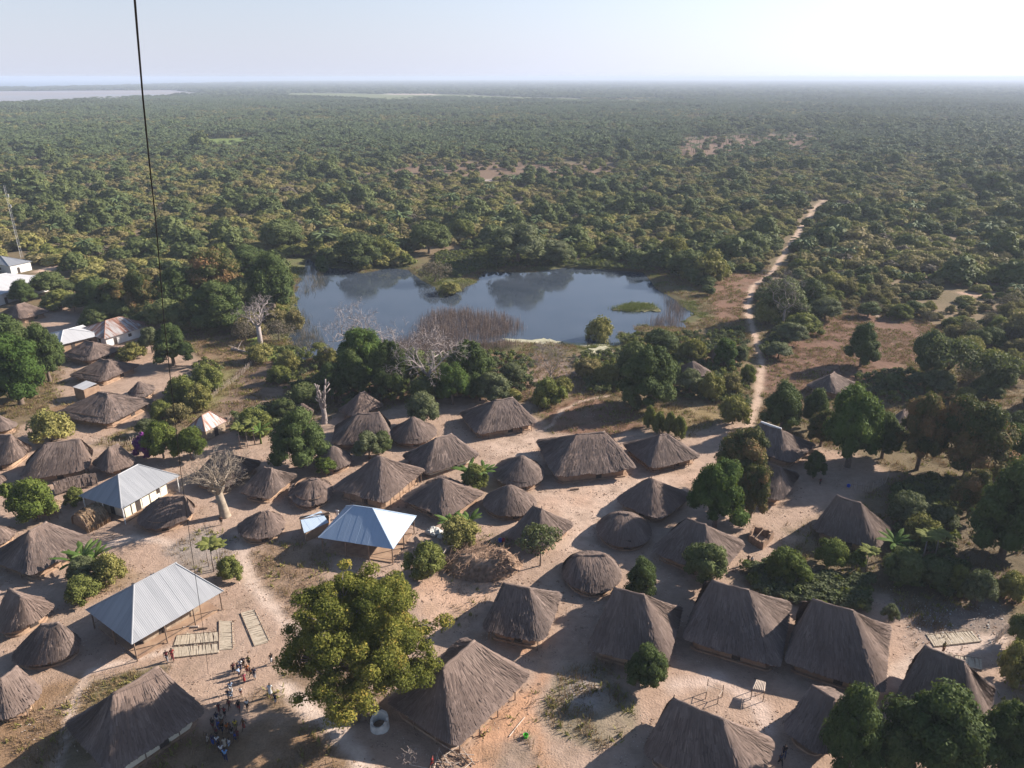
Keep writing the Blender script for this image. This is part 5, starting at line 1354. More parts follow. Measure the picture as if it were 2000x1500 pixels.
tree('dark', 'shaded tree between grove and pond inlet', 480, 620, 80, 540)
tree('mango', 'round glossy tree standing alone right of the rust-streaked roof', 340, 714, 80, 632)
tree('grey', 'pale-leaved small tree touching the round glossy tree', 298, 690, 42, 640)
tree('bush', 'low hedge-like bush below the rust-streaked roof', 262, 700, 58, 672)
tree('fresh', 'long green shrub at the far end of the garden hedge by the kite line', 408, 760, 62, 715)
tree('fresh', 'green shrub in the middle of the garden hedge by the kite line', 358, 785, 62, 738)
tree('bush', 'olive shrub in the near part of the garden hedge', 392, 795, 60, 755)
tree('fresh', 'green shrub at the near end of the garden hedge', 318, 820, 45, 785)
tree('browny', 'straw-coloured shrub beside the garden hedge', 350, 822, 50, 790)
tree('bush', 'grey-green spreading bush right of the left edge houses', 100, 862, 85, 806)
tree('citrus', 'round citrus tree left of the kite line by the purple bush', 320, 895, 66, 822)
tree('citrus', 'round citrus tree right of the kite line by the purple bush', 374, 897, 62, 838)
tree('grey', 'light bush beside the picket fence and citrus trees', 288, 848, 40, 820)
tree('citrus', 'leafy bush with thin sapling beside the raised granary', 68, 1018, 98, 940)
tree('sapling', 'airy pale sapling at the left edge beside the leafy bush', 18, 985, 36, 945)
tree('fresh', 'small bush in the shade behind the straw shelter', 148, 985, 36, 955)
tree('bush', 'leafy olive bush right of the banana clump at the left', 216, 1140, 66, 1082)
tree('fresh', 'low green bush below the banana clump at the left', 165, 1170, 72, 1130)
tree('grey', 'dense grey-green bush in the middle of the banana clump at the left', 168, 1140, 56, 1090)
tree('fresh', 'round bright bush at the foot of the papaya trees', 451, 1130, 50, 1092)
tree('mango', 'broad rounded mango in front of the pollarded tree', 588, 912, 108, 803)
tree('grey', 'light tree in front of the reddish-fronted house', 722, 895, 62, 845)
tree('dark', 'darker tree touching the light tree before the reddish-fronted house', 748, 885, 40, 842)
tree('sapling', 'small shade tree with thin stem in front of the rounded hut', 638, 930, 48, 896)
tree('dark', 'dark shrub above the broad rounded mango', 555, 815, 52, 778)
tree('dark', 'dark shrub left of the pollarded tree', 600, 800, 60, 748)
tree('fresh', 'small green shrub beside the ploughed field', 548, 748, 46, 715)
tree('bush', 'shrub by the pond inlet behind the ploughed field', 566, 725, 42, 690)
# the grove between village and pond
tree('bright', 'sunlit mango at the pond end of the middle grove, under the bare white tree', 712, 742, 100, 640)
tree('mango', 'dark mango at the left front of the middle grove', 690, 775, 70, 688)
tree('mango', 'dark low mango filling the left flank of the middle grove', 650, 780, 66, 705)
tree('mango', 'dark mango in the centre of the middle grove', 765, 775, 80, 665)
tree('dark', 'shaded tree behind the bare tree of the middle grove', 805, 760, 70, 680)
tree('bright', 'bright yellowish mango right of the bare tree in the middle grove', 884, 790, 66, 700)
tree('mango', 'tall dull mango at the right end of the middle grove', 918, 770, 90, 665)
tree('grey', 'greyish low tree at the right foot of the middle grove', 962, 785, 75, 728)
tree('mango', 'small rounded mango between the dull mango and the long house', 938, 782, 48, 735)
tree('dark', 'dark bush at the foot of the bare tree in the middle grove', 830, 790, 62, 735)
tree('grey', 'greyish-leaved tree above the cone-roofed hut', 828, 832, 68, 768)
tree('bush', 'low bush at the left foot of the middle grove', 690, 700, 46, 668)
tree('fresh', 'bright compact bush above the long house ridge', 1070, 792, 62, 738)
tree('bush', 'olive bush behind the bright compact one', 1098, 775, 45, 738)
tree('grey', 'low greyish bush on the trodden bank below the pond', 1000, 745, 50, 710)
tree('mango', 'large domed mango right of the pond shore, in front of its dark neighbours', 1268, 792, 112, 675)
tree('dark', 'dark bush behind the large domed mango', 1235, 742, 66, 668)
tree('dark', 'dark bush right behind the large domed mango towards the pond', 1290, 690, 70, 645)
tree('dark', 'low dark bush at the left foot of the large domed mango', 1232, 800, 40, 755)
tree('bush', 'olive bush right of the domed mango, nearest the hidden roofs', 1350, 705, 56, 662)
tree('bright', 'bright green dense bush beside the sandy road', 1414, 718, 48, 662)
tree('grey', 'pale leafy shrub on the verge of the sandy road', 1445, 712, 32, 676)
tree('grey', 'whitish bush below the low roofs by the road', 1345, 768, 52, 722)
tree('bush', 'dark olive bush left of the sandy road', 1386, 778, 50, 732)
tree('browny', 'brownish shrubs left of the sandy road', 1425, 770, 48, 728)
tree('bush', 'rounded grey-olive bush where the sandy road meets the village', 1430, 828, 62, 772)
tree('fresh', 'narrow tall shrub on the edge of the sandy road', 1460, 748, 30, 712)
for i, (x, y) in enumerate(((1268, 838), (1288, 846), (1308, 850), (1326, 856))):
    tree('fresh', ('leftmost and tallest plant of the clipped hedge', 'second plant of the clipped hedge from the left', 'third plant of the clipped hedge from the left', 'rightmost, darkest plant of the clipped hedge')[i], x, y, 28, y - 42, name='hedge_plant', cat='hedge plant', group='clipped hedge above the medium thatched house')
# right part
tree('bright', 'bright green mango in front of its reddish-flowered twin', 1395, 1030, 105, 882, hk=0.95)
tree('flush', 'tall mango covered in reddish flowers in the middle of the village', 1445, 960, 118, 836)
tree('flush', 'lower reddish part-flowered mango beside the hidden mud hut', 1465, 1010, 70, 905)
tree('mango', 'rounded mango right of the road end, left one of a pair', 1525, 842, 82, 748)
tree('mango', 'smaller mango right of the road end, right one of a pair', 1588, 838, 56, 757)
tree('flush', 'dull brownish mango in front of the pair by the road end', 1602, 872, 62, 802)
tree('bright', 'tall bright-topped mango with a short thick trunk', 1655, 912, 118, 746)
tree('mango', 'dull dark mango leaning on the tall bright-topped one', 1722, 895, 74, 805)
tree('mango', 'little round-headed tree on a bare stem near the big mangoes', 1588, 934, 40, 880)
tree('flush', 'brown-flowered mango with a leaning trunk, left of the larger brown one', 1790, 918, 90, 765)
tree('flush', 'broadest brown-flowered mango on the right', 1885, 937, 150, 772)
tree('bright', 'green side tree at the right of the broadest brown-flowered mango', 1965, 920, 50, 828)
tree('mango', 'huge dark mango at the right edge', 1955, 1092, 150, 905)
tree('flush', 'reddish-speckled lower mango left of the huge dark one', 1890, 1010, 80, 915)
tree('dark', 'dark tree at the right edge above the brown field', 1985, 1080, 60, 985)
tree('grey', 'greyish bush behind the house with the pale right slope', 1768, 1025, 75, 965)
tree('bush', 'olive bush right of the house with the pale right slope', 1795, 1055, 75, 1010)
tree('grey', 'light leafy shrub on the slope below the huge dark mango', 1840, 1035, 55, 995)
tree('dark', 'dark drooping bush in the thicket right of the cassava garden', 1760, 1140, 80, 1075)
tree('dark', 'dark shrub in the middle of the thicket right of the cassava garden', 1822, 1150, 70, 1095)
tree('fresh', 'yellowish-green shrub tip in the thicket on the right', 1866, 1158, 48, 1110)
tree('grey', 'whitish domed bush above the litter slope', 1906, 1185, 62, 1118)
tree('grey', 'small whitish bush beside the third big front house', 1736, 1215, 32, 1182)
tree('bush', 'tangled brush at the right edge below the brown field', 1972, 1170, 62, 1118)
tree('dark', 'dark bush at the right edge above the reed mats', 1990, 1262, 50, 1200)
tree('bush', 'olive bush at the right edge beside the reed mats', 1975, 1330, 62, 1262)
tree('citrus', 'large round bright citrus bush in front of the cassava garden', 1535, 1136, 82, 1076)
tree('citrus', 'round citrus bush under the house with the pale right slope', 1620, 1106, 70, 1054)
tree('dark', 'dark round bush in front of the brown-fringed house', 1375, 1140, 84, 1062)
tree('sapling', 'thin leafy sapling between citrus bush and shaded eave', 1672, 1115, 36, 1075)
tree('mango', 'rounded dark tree in front of the smooth dome hut', 1252, 1168, 66, 1092)
tree('mango', 'round small tree in front of the leftmost big front house', 1263, 1340, 82, 1260)
tree('acacia', 'feathery acacia in front of the two-poled house', 1055, 1105, 92, 1030)
tree('mango', 'dark green mango at the bottom edge, left of the two largest', 1652, 1508, 122, 1352)
tree('mango', 'largest mango at the bottom right with brownish tips', 1822, 1512, 185, 1345)
tree('mango', 'dark mango at the bottom right corner', 1948, 1520, 112, 1375)
tree('dark', 'low dark tree between the two bottom mangoes', 1740, 1520, 80, 1430)
tree('fresh', 'bright low bush beside the collapsed brush heap', 832, 1122, 74, 1065)
tree('bush', 'weedy bush among the bananas above the brush heap', 898, 1062, 76, 1012)
tree('mango', 'lone round tree on a thin stem in the brown field', 1680, 716, 66, 634)
tree('dark', 'dark spiky tree right of the lone field tree', 1808, 735, 76, 648)
tree('acacia', 'pale airy acacia at the right behind the dark spiky tree', 1845, 755, 130, 662)
tree('acacia', 'flat-topped acacia at the right above the brown mangoes', 1935, 775, 110, 692)
tree('dark', 'dark rounded tree below the flat-topped acacia', 1940, 775, 66, 712)
tree('grey', 'pale shrubs below the dark spiky tree', 1830, 765, 62, 722)
tree('dark', 'dark low shrub beside the lone house on the field edge', 1740, 762, 44, 730)
tree('grey', 'pale bush in the scrub behind the brown mangoes', 1795, 752, 42, 728)
tree('dark', 'dark tree with a leafless crown behind it, beside the road', 1525, 628, 92, 545)
tree('dark', 'bushy tree right behind the roadside dark tree', 1580, 600, 62, 545)
tree('grey', 'line of grey scrub along the brown field, far part', 1610, 625, 66, 582)
tree('grey', 'line of grey scrub along the brown field, near part', 1545, 668, 60, 630)
tree('fresh', 'light green small tree at the far edge of the brown field', 1760, 622, 42, 595)
tree('dark', 'shadowed tree at the far edge of the brown field', 1695, 618, 46, 590)
tree('grey', 'pale shrub at the road bend with dark foot', 1520, 700, 52, 670)
# around the water
tree('dark', 'broad dark bush hanging over the far left bank of the pond', 555, 492, 90, 428)
tree('dark', 'dark bush on the far bank left of the gap', 700, 518, 88, 455)
tree('dark', 'dark domed bush on the far bank in the middle', 838, 495, 78, 432)
tree('fresh', 'rounded bush leaning on the domed bank bush', 905, 470, 50, 428)
tree('fresh', 'tall willow-like bush at the water edge on the far bank', 748, 512, 60, 470)
tree('dark', 'dark tree over the right end of the pond', 1345, 545, 90, 488)
tree('bush', 'olive tree at the right end of the pond', 1310, 520, 66, 462)
tree('bush', 'brown-tinged bush at the right end of the pond', 1385, 552, 80, 495)
tree('bright', 'small tree standing in the far left water with its reflection', 628, 526, 28, 486)
tree('bush', 'leaning green bush standing in the near right water', 1172, 658, 54, 606)
tree('grey', 'great spreading acacia on the far bank reflected in the pond', 1012, 518, 132, 438, name='acacia_tree', cat='acacia')
tree('grey', 'low spreading acacia right of the great one on the far bank', 1080, 515, 74, 468, name='acacia_tree', cat='acacia')
tree('twiggy', 'reddish twiggy bush jutting into the pond', 850, 548, 70, 512)
tree('bush', 'low scrub on the tongue of land in the pond', 880, 570, 46, 556)
tree('fresh', 'green tuft islet beside the near left pond shore', 622, 672, 38, 655)
tree('browny', 'brown reeds bush at the left water edge', 575, 640, 42, 598)
tree('twiggy', 'dry twiggy scrub in front of the left water edge', 545, 665, 62, 625)
tree('twiggy', 'grey brushwood left of the tall dead stem', 480, 668, 50, 632)
tree('bush', 'low shrub at the foot of the tall dead stem', 510, 705, 52, 672)
tree('bush', 'shrub between the small inlet and the middle grove', 640, 712, 46, 680)

tree('fresh', 'leafy undergrowth of the banana clump between the two rounded huts', 928, 958, 54, 912)
tree('bush', 'weedy bush in the shade behind the bluish shelter near the rubble', 905, 1062, 50, 1030)
tree('dark', 'dark shrub at the eave of the rightmost big front house', 1965, 1420, 50, 1370)
tree('fresh', 'green bush behind the papaya garden beside the striped sheet roof', 500, 848, 70, 800)
tree('bush', 'shrub between the long house and the trodden bank', 1000, 790, 40, 760)
tree('browny', 'dry scrub on the bank right of the bare bushy tree', 1150, 735, 60, 700)
tree('bush', 'low green scrub beside the algae pool', 1185, 748, 55, 712)

# purple bougainvillea
PROTO['purple'] = [(crown_mesh('crown', dome_clumps(np.random.RandomState(5), 1.8, 2.6, 0.1, 20, 0.5, 0.8), M['leaf_purple'], 0.2, 3.0, 5), PROTO['bush'][0][1], 1.8, 2.7)]
_t[0] += 1; place('purple', 'flowering_bush', 'purple flowering bush beside the round citrus trees', 'bush', (283, 890), 44, 848, seed=_t[0])

# the great yellow-green tree over the square
def great_tree():
    b0 = gp(712, 1390); rng = np.random.RandomState(77); H_ = 15.8; R = 7.4
    root = tag(obj('great_tree', None, None, tuple(b0)), 'great spreading yellow-green tree over the village square', 'tree')
    b = MB(); b.tube([(0, 0, -0.5), (0, 0, 0.3), (0.15, 0.2, 3.0), (0.1, 0.5, 5.5)], [1.7, 1.15, 0.9, 0.75], 10)
    for k in range(6): a = 1.05 * k; b.tube([(0.5 * math.cos(a), 0.5 * math.sin(a), 1.4), (1.5 * math.cos(a), 1.5 * math.sin(a), 0.3), (2.1 * math.cos(a), 2.1 * math.sin(a), -0.3)], [0.5, 0.35, 0.15], 6)
    obj('trunk', b.mesh('trunk', M['bark'], True), root)
    cl = []; lb = MB()
    for k in range(24):
        f = (k + 0.5) / 24; a = 2.39996 * k; e = math.asin(0.02 + 0.95 * f) if f < 1 else 1.4
        r = R * (0.60 + 0.22 * rng.rand()) * math.cos(e) ** 0.85; zz = 6.0 + (H_ - 7.4) * (0.05 + 0.95 * math.sin(e) ** 1.15); y_off = 1.0 * f
        P0, P2 = Vector((0.1, 0.4, 4.2 + 2.5 * f)), Vector((r * math.cos(a), r * math.sin(a) + y_off, zz))
        P1 = P0 * 0.45 + P2 * 0.55 + Vector((0, 0, 0.4 + rng.rand()))
        lb.tube([P0, P1, P2], [0.32, 0.19, 0.07], 6)
        tb_ = 0.42 + 0.14 * rng.randn()
        for j in range(13):
            q = P2 + Vector((rng.randn() * 1.15, rng.randn() * 1.15, rng.randn() * 0.9 + 0.15)); rr = 0.6 + 0.55 * rng.rand()
            cl.append((q.x, q.y, q.z, rr * 1.15, rr * 1.15, rr * 0.8, tb_ + (0.2 if rng.rand() < 0.08 else 0)))
            lb.tube([P1 * 0.3 + P2 * 0.7, (P2 + q) / 2 + Vector((0, 0, 0.2)), q], [0.09, 0.05, 0.02], 4)
    cl.append((0, 0.6, 9.5, 3.0, 3.0, 3.0, 0.25))
    obj('limbs', lb.mesh('limbs', M['bark_pale'], True), root)
    obj('crown', crown_mesh('crown', cl, M['leaf_great'], 0.12, 4.4, 9, core=True, inner=0.62, jit=0.6, tint_c=0.09, tint_l=0.19), root)
great_tree()

# leafless trees
def branchy(b, p, d, L_, r, lvl, rng, spread, twigs, minr=0.018):
    p1 = p + d * L_ * 0.5 + Vector(rng.randn(3)) * L_ * 0.05; p2 = p1 + (d + Vector(rng.randn(3)) * 0.22).normalized() * L_ * 0.5
    b.tube([p, p1, p2], [r, r * 0.80, r * 0.60], 5 if r > 0.05 else 3, False)
    if lvl == 0: return
    for k in range(twigs + (1 if rng.rand() < 0.4 else 0)):
        a = Vector(rng.randn(3)); a = (a - d * a.dot(d)).normalized()
        nd = (d * 0.75 + a * spread * (0.7 + 0.6 * rng.rand()) + Vector((0, 0, 0.14))).normalized()
        branchy(b, p2 if rng.rand() < 0.7 else p1, nd, L_ * (0.62 + 0.22 * rng.rand()), max(r * 0.55, minr), lvl - 1, rng, spread, twigs, minr)
def bare_tree(label, px, ytop, trunk_h, r, spread, lvl, twigs, seed, k0=4, mat='bark_pale', cat='bare tree', first=1.0, minr=0.014, lean=(0, 0)):
    b0 = gp(*px); h = height_at(b0, ytop); rng = np.random.RandomState(seed)
    root = tag(obj('bare_tree', None, None, (b0[0], b0[1], min(0, ground_z(b0[0], b0[1])))), label, cat)
    t_ = MB(); th = h * trunk_h; tp = Vector((lean[0] * h, lean[1] * h, th))
    t_.tube([(0, 0, -0.6), (0, 0, 0.25), tp * 0.5 + Vector((0.05, 0, 0)), tp], [r * 1.6, r * 1.12, r * 0.92, r * 0.8], 9)
    obj('trunk', t_.mesh('trunk', M[mat], True), root)
    b = MB(); L0 = (h - th) * 0.42 * first
    for k in range(k0):
        a = 6.283 * (k + 0.5 * rng.rand()) / k0; d = Vector((math.cos(a) * spread, math.sin(a) * spread, 0.75 + 0.4 * rng.rand())).normalized()
        branchy(b, tp - Vector((0, 0, 0.12 * th * rng.rand())), d, L0, r * 0.42, lvl, rng, spread, twigs, minr)
    obj('branches', b.mesh('branches', M[mat]), root)
    return root
bare_tree('tall dead grey stem with few twigs left of the pond', (512, 698), 578, 0.55, 0.62, 0.8, 5, 2, 1, 6, mat='bark_white', minr=0.024)
bare_tree('wide leafless white tree standing before the pond water', (700, 700), 585, 0.34, 0.55, 1.1, 6, 2, 2, 6, first=1.05, mat='bark_white', minr=0.024)
bare_tree('leafless white tree rising from the middle grove', (838, 778), 636, 0.34, 0.55, 0.95, 6, 2, 3, 6, mat='bark_white', minr=0.024)
bare_tree('leafless bushy tree on the trodden bank below the pond', (1075, 748), 672, 0.22, 0.22, 0.75, 6, 2, 4, 6, minr=0.02)
bare_tree('thick-trunked bare baobab left of the reddish-grey house', (440, 1008), 882, 0.36, 0.72, 0.55, 6, 2, 5, 7, mat='bark_twig', minr=0.014, lean=(-0.04, 0.0), first=0.85)
bare_tree('pale leafless crown above the roadside dark tree', (1528, 640), 530, 0.35, 0.32, 1.0, 6, 2, 6, 5)
bare_tree('dry little shrub in the shade at the bottom edge', (800, 1492), 1462, 0.12, 0.06, 0.9, 3, 2, 7, 4, cat='dry shrub', minr=0.03)
def pollard():
    b0 = gp(634, 826); h = height_at(b0, 742); rng = np.random.RandomState(4); root = tag(obj('pollarded_tree', None, None, tuple(b0)), 'pale pollarded tree with stubby upright arms', 'bare tree')
    t_ = MB(); t_.tube([(0, 0, -0.5), (0, 0, 0.3), (0.1, 0, h * 0.2), (0, 0, h * 0.34)], [0.95, 0.62, 0.5, 0.45], 9); obj('trunk', t_.mesh('trunk', M['bark_pale'], True), root)
    for k in range(6):
        a = 6.283 * k / 6 + rng.rand() * 0.7; s = 0.35 + 0.75 * rng.rand(); b = MB(); top = h * (0.62 + 0.38 * rng.rand()); p = Vector((0, 0, h * (0.24 + 0.1 * rng.rand()))); pts = [p]; n_ = 6
        for j in range(1, n_ + 1):
            f = j / n_; pts.append(Vector((1.25 * s * math.cos(a) * f ** 0.6 + 0.14 * rng.randn(), 1.25 * s * math.sin(a) * f ** 0.6 + 0.14 * rng.randn(), p.z + (top - p.z) * f)))
        b.tube(pts, [0.30, 0.25, 0.20, 0.18, 0.15, 0.14, 0.15], 6)
        for j in range(5):
            q = pts[1 + j]; e = q + Vector((0.45 * rng.randn(), 0.45 * rng.randn(), 0.45 + 0.5 * rng.rand())); b.tube([q, (q + e) / 2 + Vector((0, 0, -0.08)), e], [0.12, 0.11, 0.10], 5)
        obj('arm', b.mesh('arm', M['bark_pale'], True), root)
pollard()

# bananas and papayas
BAN = [frond_mesh('leaves', M['leaf_banana'], 9, 2.3, 0.42, 0.28, 2.0, s, 1.05, 5) for s in (1, 2, 3)]
PAP = [frond_mesh('leaves', M['leaf_fresh'], 26, 1.7, 0.5, 0.5, 4.3, s, 0.75, 3) for s in (4, 5)]
def stem_me(h, r, mat):
    b = MB(); b.tube([(0, 0, -0.2), (0.03, 0, h * 0.5), (0, 0.02, h)], [r * 1.2, r, r * 0.8], 7); return b.mesh('stem', mat, True)
BST, PST = stem_me(2.1, 0.14, M['leaf_citrus']), stem_me(4.4, 0.09, M['bark_pale'])
def banana(label, px, s=1.0, i=0, grp='banana plants of the village gardens'):
    c = gp(*px); root = tag(obj('banana_plant', None, None, tuple(c), 1.3 * i, (s, s, s)), label, 'banana plant', grp); obj('stem', BST, root); obj('leaves', BAN[i % 3], root)
def papaya(label, px, s=1.0, i=0):
    c = gp(*px); root = tag(obj('papaya_tree', None, None, tuple(c), 1.7 * i, (s, s, s)), label, 'papaya tree', 'papaya trees of the village gardens'); obj('stem', PST, root); obj('leaves', PAP[i % 2], root)
for i, (l, p, s) in enumerate((
    ('banana plant leaning left in the clump before the big left-edge house', (150, 1128), 1.15), ('tallest banana plant of the clump before the big left-edge house', (172, 1120), 1.35), ('banana plant at the right of the clump before the big left-edge house', (193, 1116), 1.1),
    ('banana plant with upright leaves between the two rounded huts', (915, 952), 1.25), ('largest banana plant between the two rounded huts', (932, 955), 1.35), ('banana plant at the right of the clump between the two rounded huts', (946, 948), 1.15),
    ('banana plant on the left of the weedy bush by the brush heap', (882, 1048), 1.1), ('banana plant on the right of the weedy bush by the brush heap', (918, 1048), 1.2),
    ('banana plant in the dark garden left of the broad rounded mango', (510, 866), 1.2), ('banana plant at the bottom edge beside the bottom mangoes', (1700, 1500), 1.3), ('second banana plant at the bottom edge, left of the other', (1688, 1508), 1.1),
    ('pale banana plant in the thicket beside the house with the pale right slope', (1742, 1090), 1.2))):
    banana(l, p, s, i)
for i, (l, p, s) in enumerate((
    ('taller papaya tree beside the biggest zinc hall', (418, 1116), 1.0), ('shorter papaya tree beside the biggest zinc hall', (408, 1106), 0.75), ('papaya tree touching the taller one beside the biggest zinc hall', (430, 1110), 0.85),
    ('left papaya tree of the garden beside the striped sheet roof', (470, 876), 0.95), ('middle papaya tree of the garden beside the striped sheet roof', (484, 874), 0.85), ('right papaya tree of the garden beside the striped sheet roof', (498, 868), 1.0), ('papaya tree at the far left beside the raised granary', (74, 1014), 0.8),
    ('papaya tree in the thicket right of the cassava garden', (1800, 1100), 1.0), ('second papaya tree in the thicket, nearer the dark mango', (1825, 1090), 0.9), ('papaya tree beside the shaded eave of the right-hand house', (1690, 1118), 0.8))):
    papaya(l, p, s, i)

# ------------------------------------------------------------------ scattering with geometry nodes (ground cover and the far woodland only)
def scatter(name, label, protos, pts, rot, scl, idx, kind='stuff'):
    col = bpy.data.collections.new(name + '_source')            # holds the plants that are scattered; it is not part of the scene itself
    for i, me in enumerate(protos):
        o = bpy.data.objects.new('%s_%02d' % (name, i), me); col.objects.link(o)
    me = bpy.data.meshes.new(name)
    me.vertices.add(len(pts)); me.vertices.foreach_set('co', np.asarray(pts, np.float32).ravel())
    a = me.attributes.new('rz', 'FLOAT', 'POINT'); a.data.foreach_set('value', np.asarray(rot, np.float32))
    a = me.attributes.new('sc', 'FLOAT_VECTOR', 'POINT'); a.data.foreach_set('vector', np.asarray(scl, np.float32).ravel())
    a = me.attributes.new('ki', 'INT', 'POINT'); a.data.foreach_set('value', np.asarray(idx, np.int32))
    o = obj(name, me); tag(o, label, kind=kind)
    ng = bpy.data.node_groups.new(name, 'GeometryNodeTree')
    ng.interface.new_socket('Geometry', in_out='INPUT', socket_type='NodeSocketGeometry'); ng.interface.new_socket('Geometry', in_out='OUTPUT', socket_type='NodeSocketGeometry')
    gi, go = ng.nodes.new('NodeGroupInput'), ng.nodes.new('NodeGroupOutput')
    ci = ng.nodes.new('GeometryNodeCollectionInfo'); ci.inputs[0].default_value = col; ci.inputs['Separate Children'].default_value = True; ci.inputs['Reset Children'].default_value = True
    ip = ng.nodes.new('GeometryNodeInstanceOnPoints'); ip.inputs['Pick Instance'].default_value = True
    def named(nm, typ):
        n = ng.nodes.new('GeometryNodeInputNamedAttribute'); n.data_type = typ; n.inputs[0].default_value = nm; return n.outputs[0]
    cx = ng.nodes.new('ShaderNodeCombineXYZ'); ng.links.new(named('rz', 'FLOAT'), cx.inputs[2])
    ng.links.new(gi.outputs[0], ip.inputs['Points']); ng.links.new(ci.outputs[0], ip.inputs['Instance'])
    ng.links.new(named('ki', 'INT'), ip.inputs['Instance Index']); ng.links.new(cx.outputs[0], ip.inputs['Rotation']); ng.links.new(named('sc', 'FLOAT_VECTOR'), ip.inputs['Scale'])
    ng.links.new(ip.outputs[0], go.inputs[0])
    md = o.modifiers.new('scatter', 'NODES'); md.node_group = ng
    return o

def in_poly(px, py, poly): return poly_sd(px, py, poly) > 0
CLEAR = [(-120, 1700), (-110, 600), (-12, 590), (-12, 488), (62, 492), (62, 522), (132, 514), (136, 560), (172, 575), (184, 645), (330, 660), (470, 650), (560, 670), (560, 705), (640, 730), (1200, 730), (1200, 690), (1290, 640), (1390, 625), (1392, 548), (1440, 528), (1500, 540), (1472, 590), (1480, 655), (1560, 655), (1640, 608), (1850, 635), (1830, 700), (1860, 790), (2000, 900), (2070, 1020), (2090, 1700)]
FIELDS = [[(720, 346), (750, 322), (900, 315), (1200, 319), (1190, 350), (1040, 356), (930, 362)], [(1330, 272), (1400, 263), (1590, 263), (1585, 290), (1460, 298), (1345, 325), (1300, 330)], [(1865, 571), (1930, 571), (1935, 579), (1890, 583)],
          [(560, 181), (690, 183), (850, 184), (1000, 189), (1200, 195), (1330, 193), (1340, 197), (1200, 201), (1000, 197), (860, 192), (770, 199), (690, 195), (560, 190)], [(375, 272), (500, 268), (520, 281), (430, 289), (358, 286)], [(930, 520), (960, 505), (1130, 508), (1240, 516), (1285, 532), (940, 534)], [(1415, 560), (1440, 528), (1500, 540), (1470, 600)], [(795, 498), (850, 484), (930, 488), (945, 520), (930, 560), (870, 588), (812, 545)], [(536, 640), (700, 650), (1000, 645), (1255, 600), (1345, 585), (1400, 590), (1400, 700), (1200, 740), (640, 740), (530, 720)], [(1255, 522), (1310, 530), (1375, 575), (1410, 600), (1400, 645), (1335, 645), (1285, 575)]]
rng = np.random.RandomState(2024)
def grid_points(y0, y1, step, jitter=0.48):
    out = []; y = y0
    while y < y1:
        w = 0.72 * y + 60; xs_ = np.arange(-w, w, step); out.append(np.stack([xs_ + (rng.rand(len(xs_)) - 0.5) * 2 * jitter * step, y + (rng.rand(len(xs_)) - 0.5) * 2 * jitter * step], 1)); y += step
    return np.concatenate(out)
def woodland_filter(P, pond_gap=2.5):
    px, py = project(P[:, 0], P[:, 1]); ok = ~in_poly(px, py, CLEAR)
    wob = (value_noise(px + 4000, py * 4 + 4000, 40.0, 611) - 0.5)
    for fi, f in enumerate(FIELDS):
        d = poly_sd(px, py * 2.5, [(q[0], q[1] * 2.5) for q in f]) + wob * (50 if fi < 2 else 6)
        ok &= ~((d > 0) & (rng.rand(len(px)) < (0.88 if fi < 2 else 1.0)))
    near_p = (P[:, 1] > 120) & (P[:, 1] < 320)
    d = np.full(len(P), -99.0); d[near_p] = poly_sd(P[near_p, 0], P[near_p, 1], POND); ok &= d < -pond_gap
    ok &= line_d(P[:, 0], P[:, 1], P_ROAD) > np.where(P[:, 1] > 225, 2.7 + 1.3 * np.sin(P[:, 1] / 8.0), 3.2)
    sl = np.interp(px, [-3000, 60, 200, 330, 560, 860, 1400, 1401], [171, 171, 168, 164, 158.5, 157.2, 153.2, 0]); ok &= ~((P[:, 1] > 1500) & (py < sl + 0.3))
    ok &= ~((P[:, 1] > 1500) & (poly_sd(P[:, 0], P[:, 1], MUD) > -8))
    return P[ok], px[ok], py[ok]

# lower-detail plants for the woodland that reads as one mass
LOD = []
for i, (mt, R, Hh, n, lf, dn, cr_, fl) in enumerate((('leaf_olive', 3.1, 4.0, 16, 0.40, 3.2, True, 0.9), ('leaf_olive', 3.4, 3.5, 16, 0.40, 3.2, True, 0.8), ('leaf_brown', 3.0, 3.7, 16, 0.40, 3.0, True, 0.9), ('leaf_dark', 3.3, 5.4, 16, 0.42, 3.2, True, 1.0), ('leaf_fresh', 2.9, 3.7, 15, 0.40, 3.2, True, 0.9), ('leaf_twiggy', 2.6, 3.8, 12, 0.40, 2.6, True, 0.9), ('leaf_dark', 4.3, 8.5, 17, 0.62, 3.0, True, 1.0))):
    LOD.append(crown_mesh('plant', dome_clumps(np.random.RandomState(50 + i), R, Hh, 0.0, n, 0.33 * R, 0.5 * R, flat=fl), M[mt], lf, dn, 60 + i, core=cr_, inner=0.8, jit=0.42, tint_c=0.13))
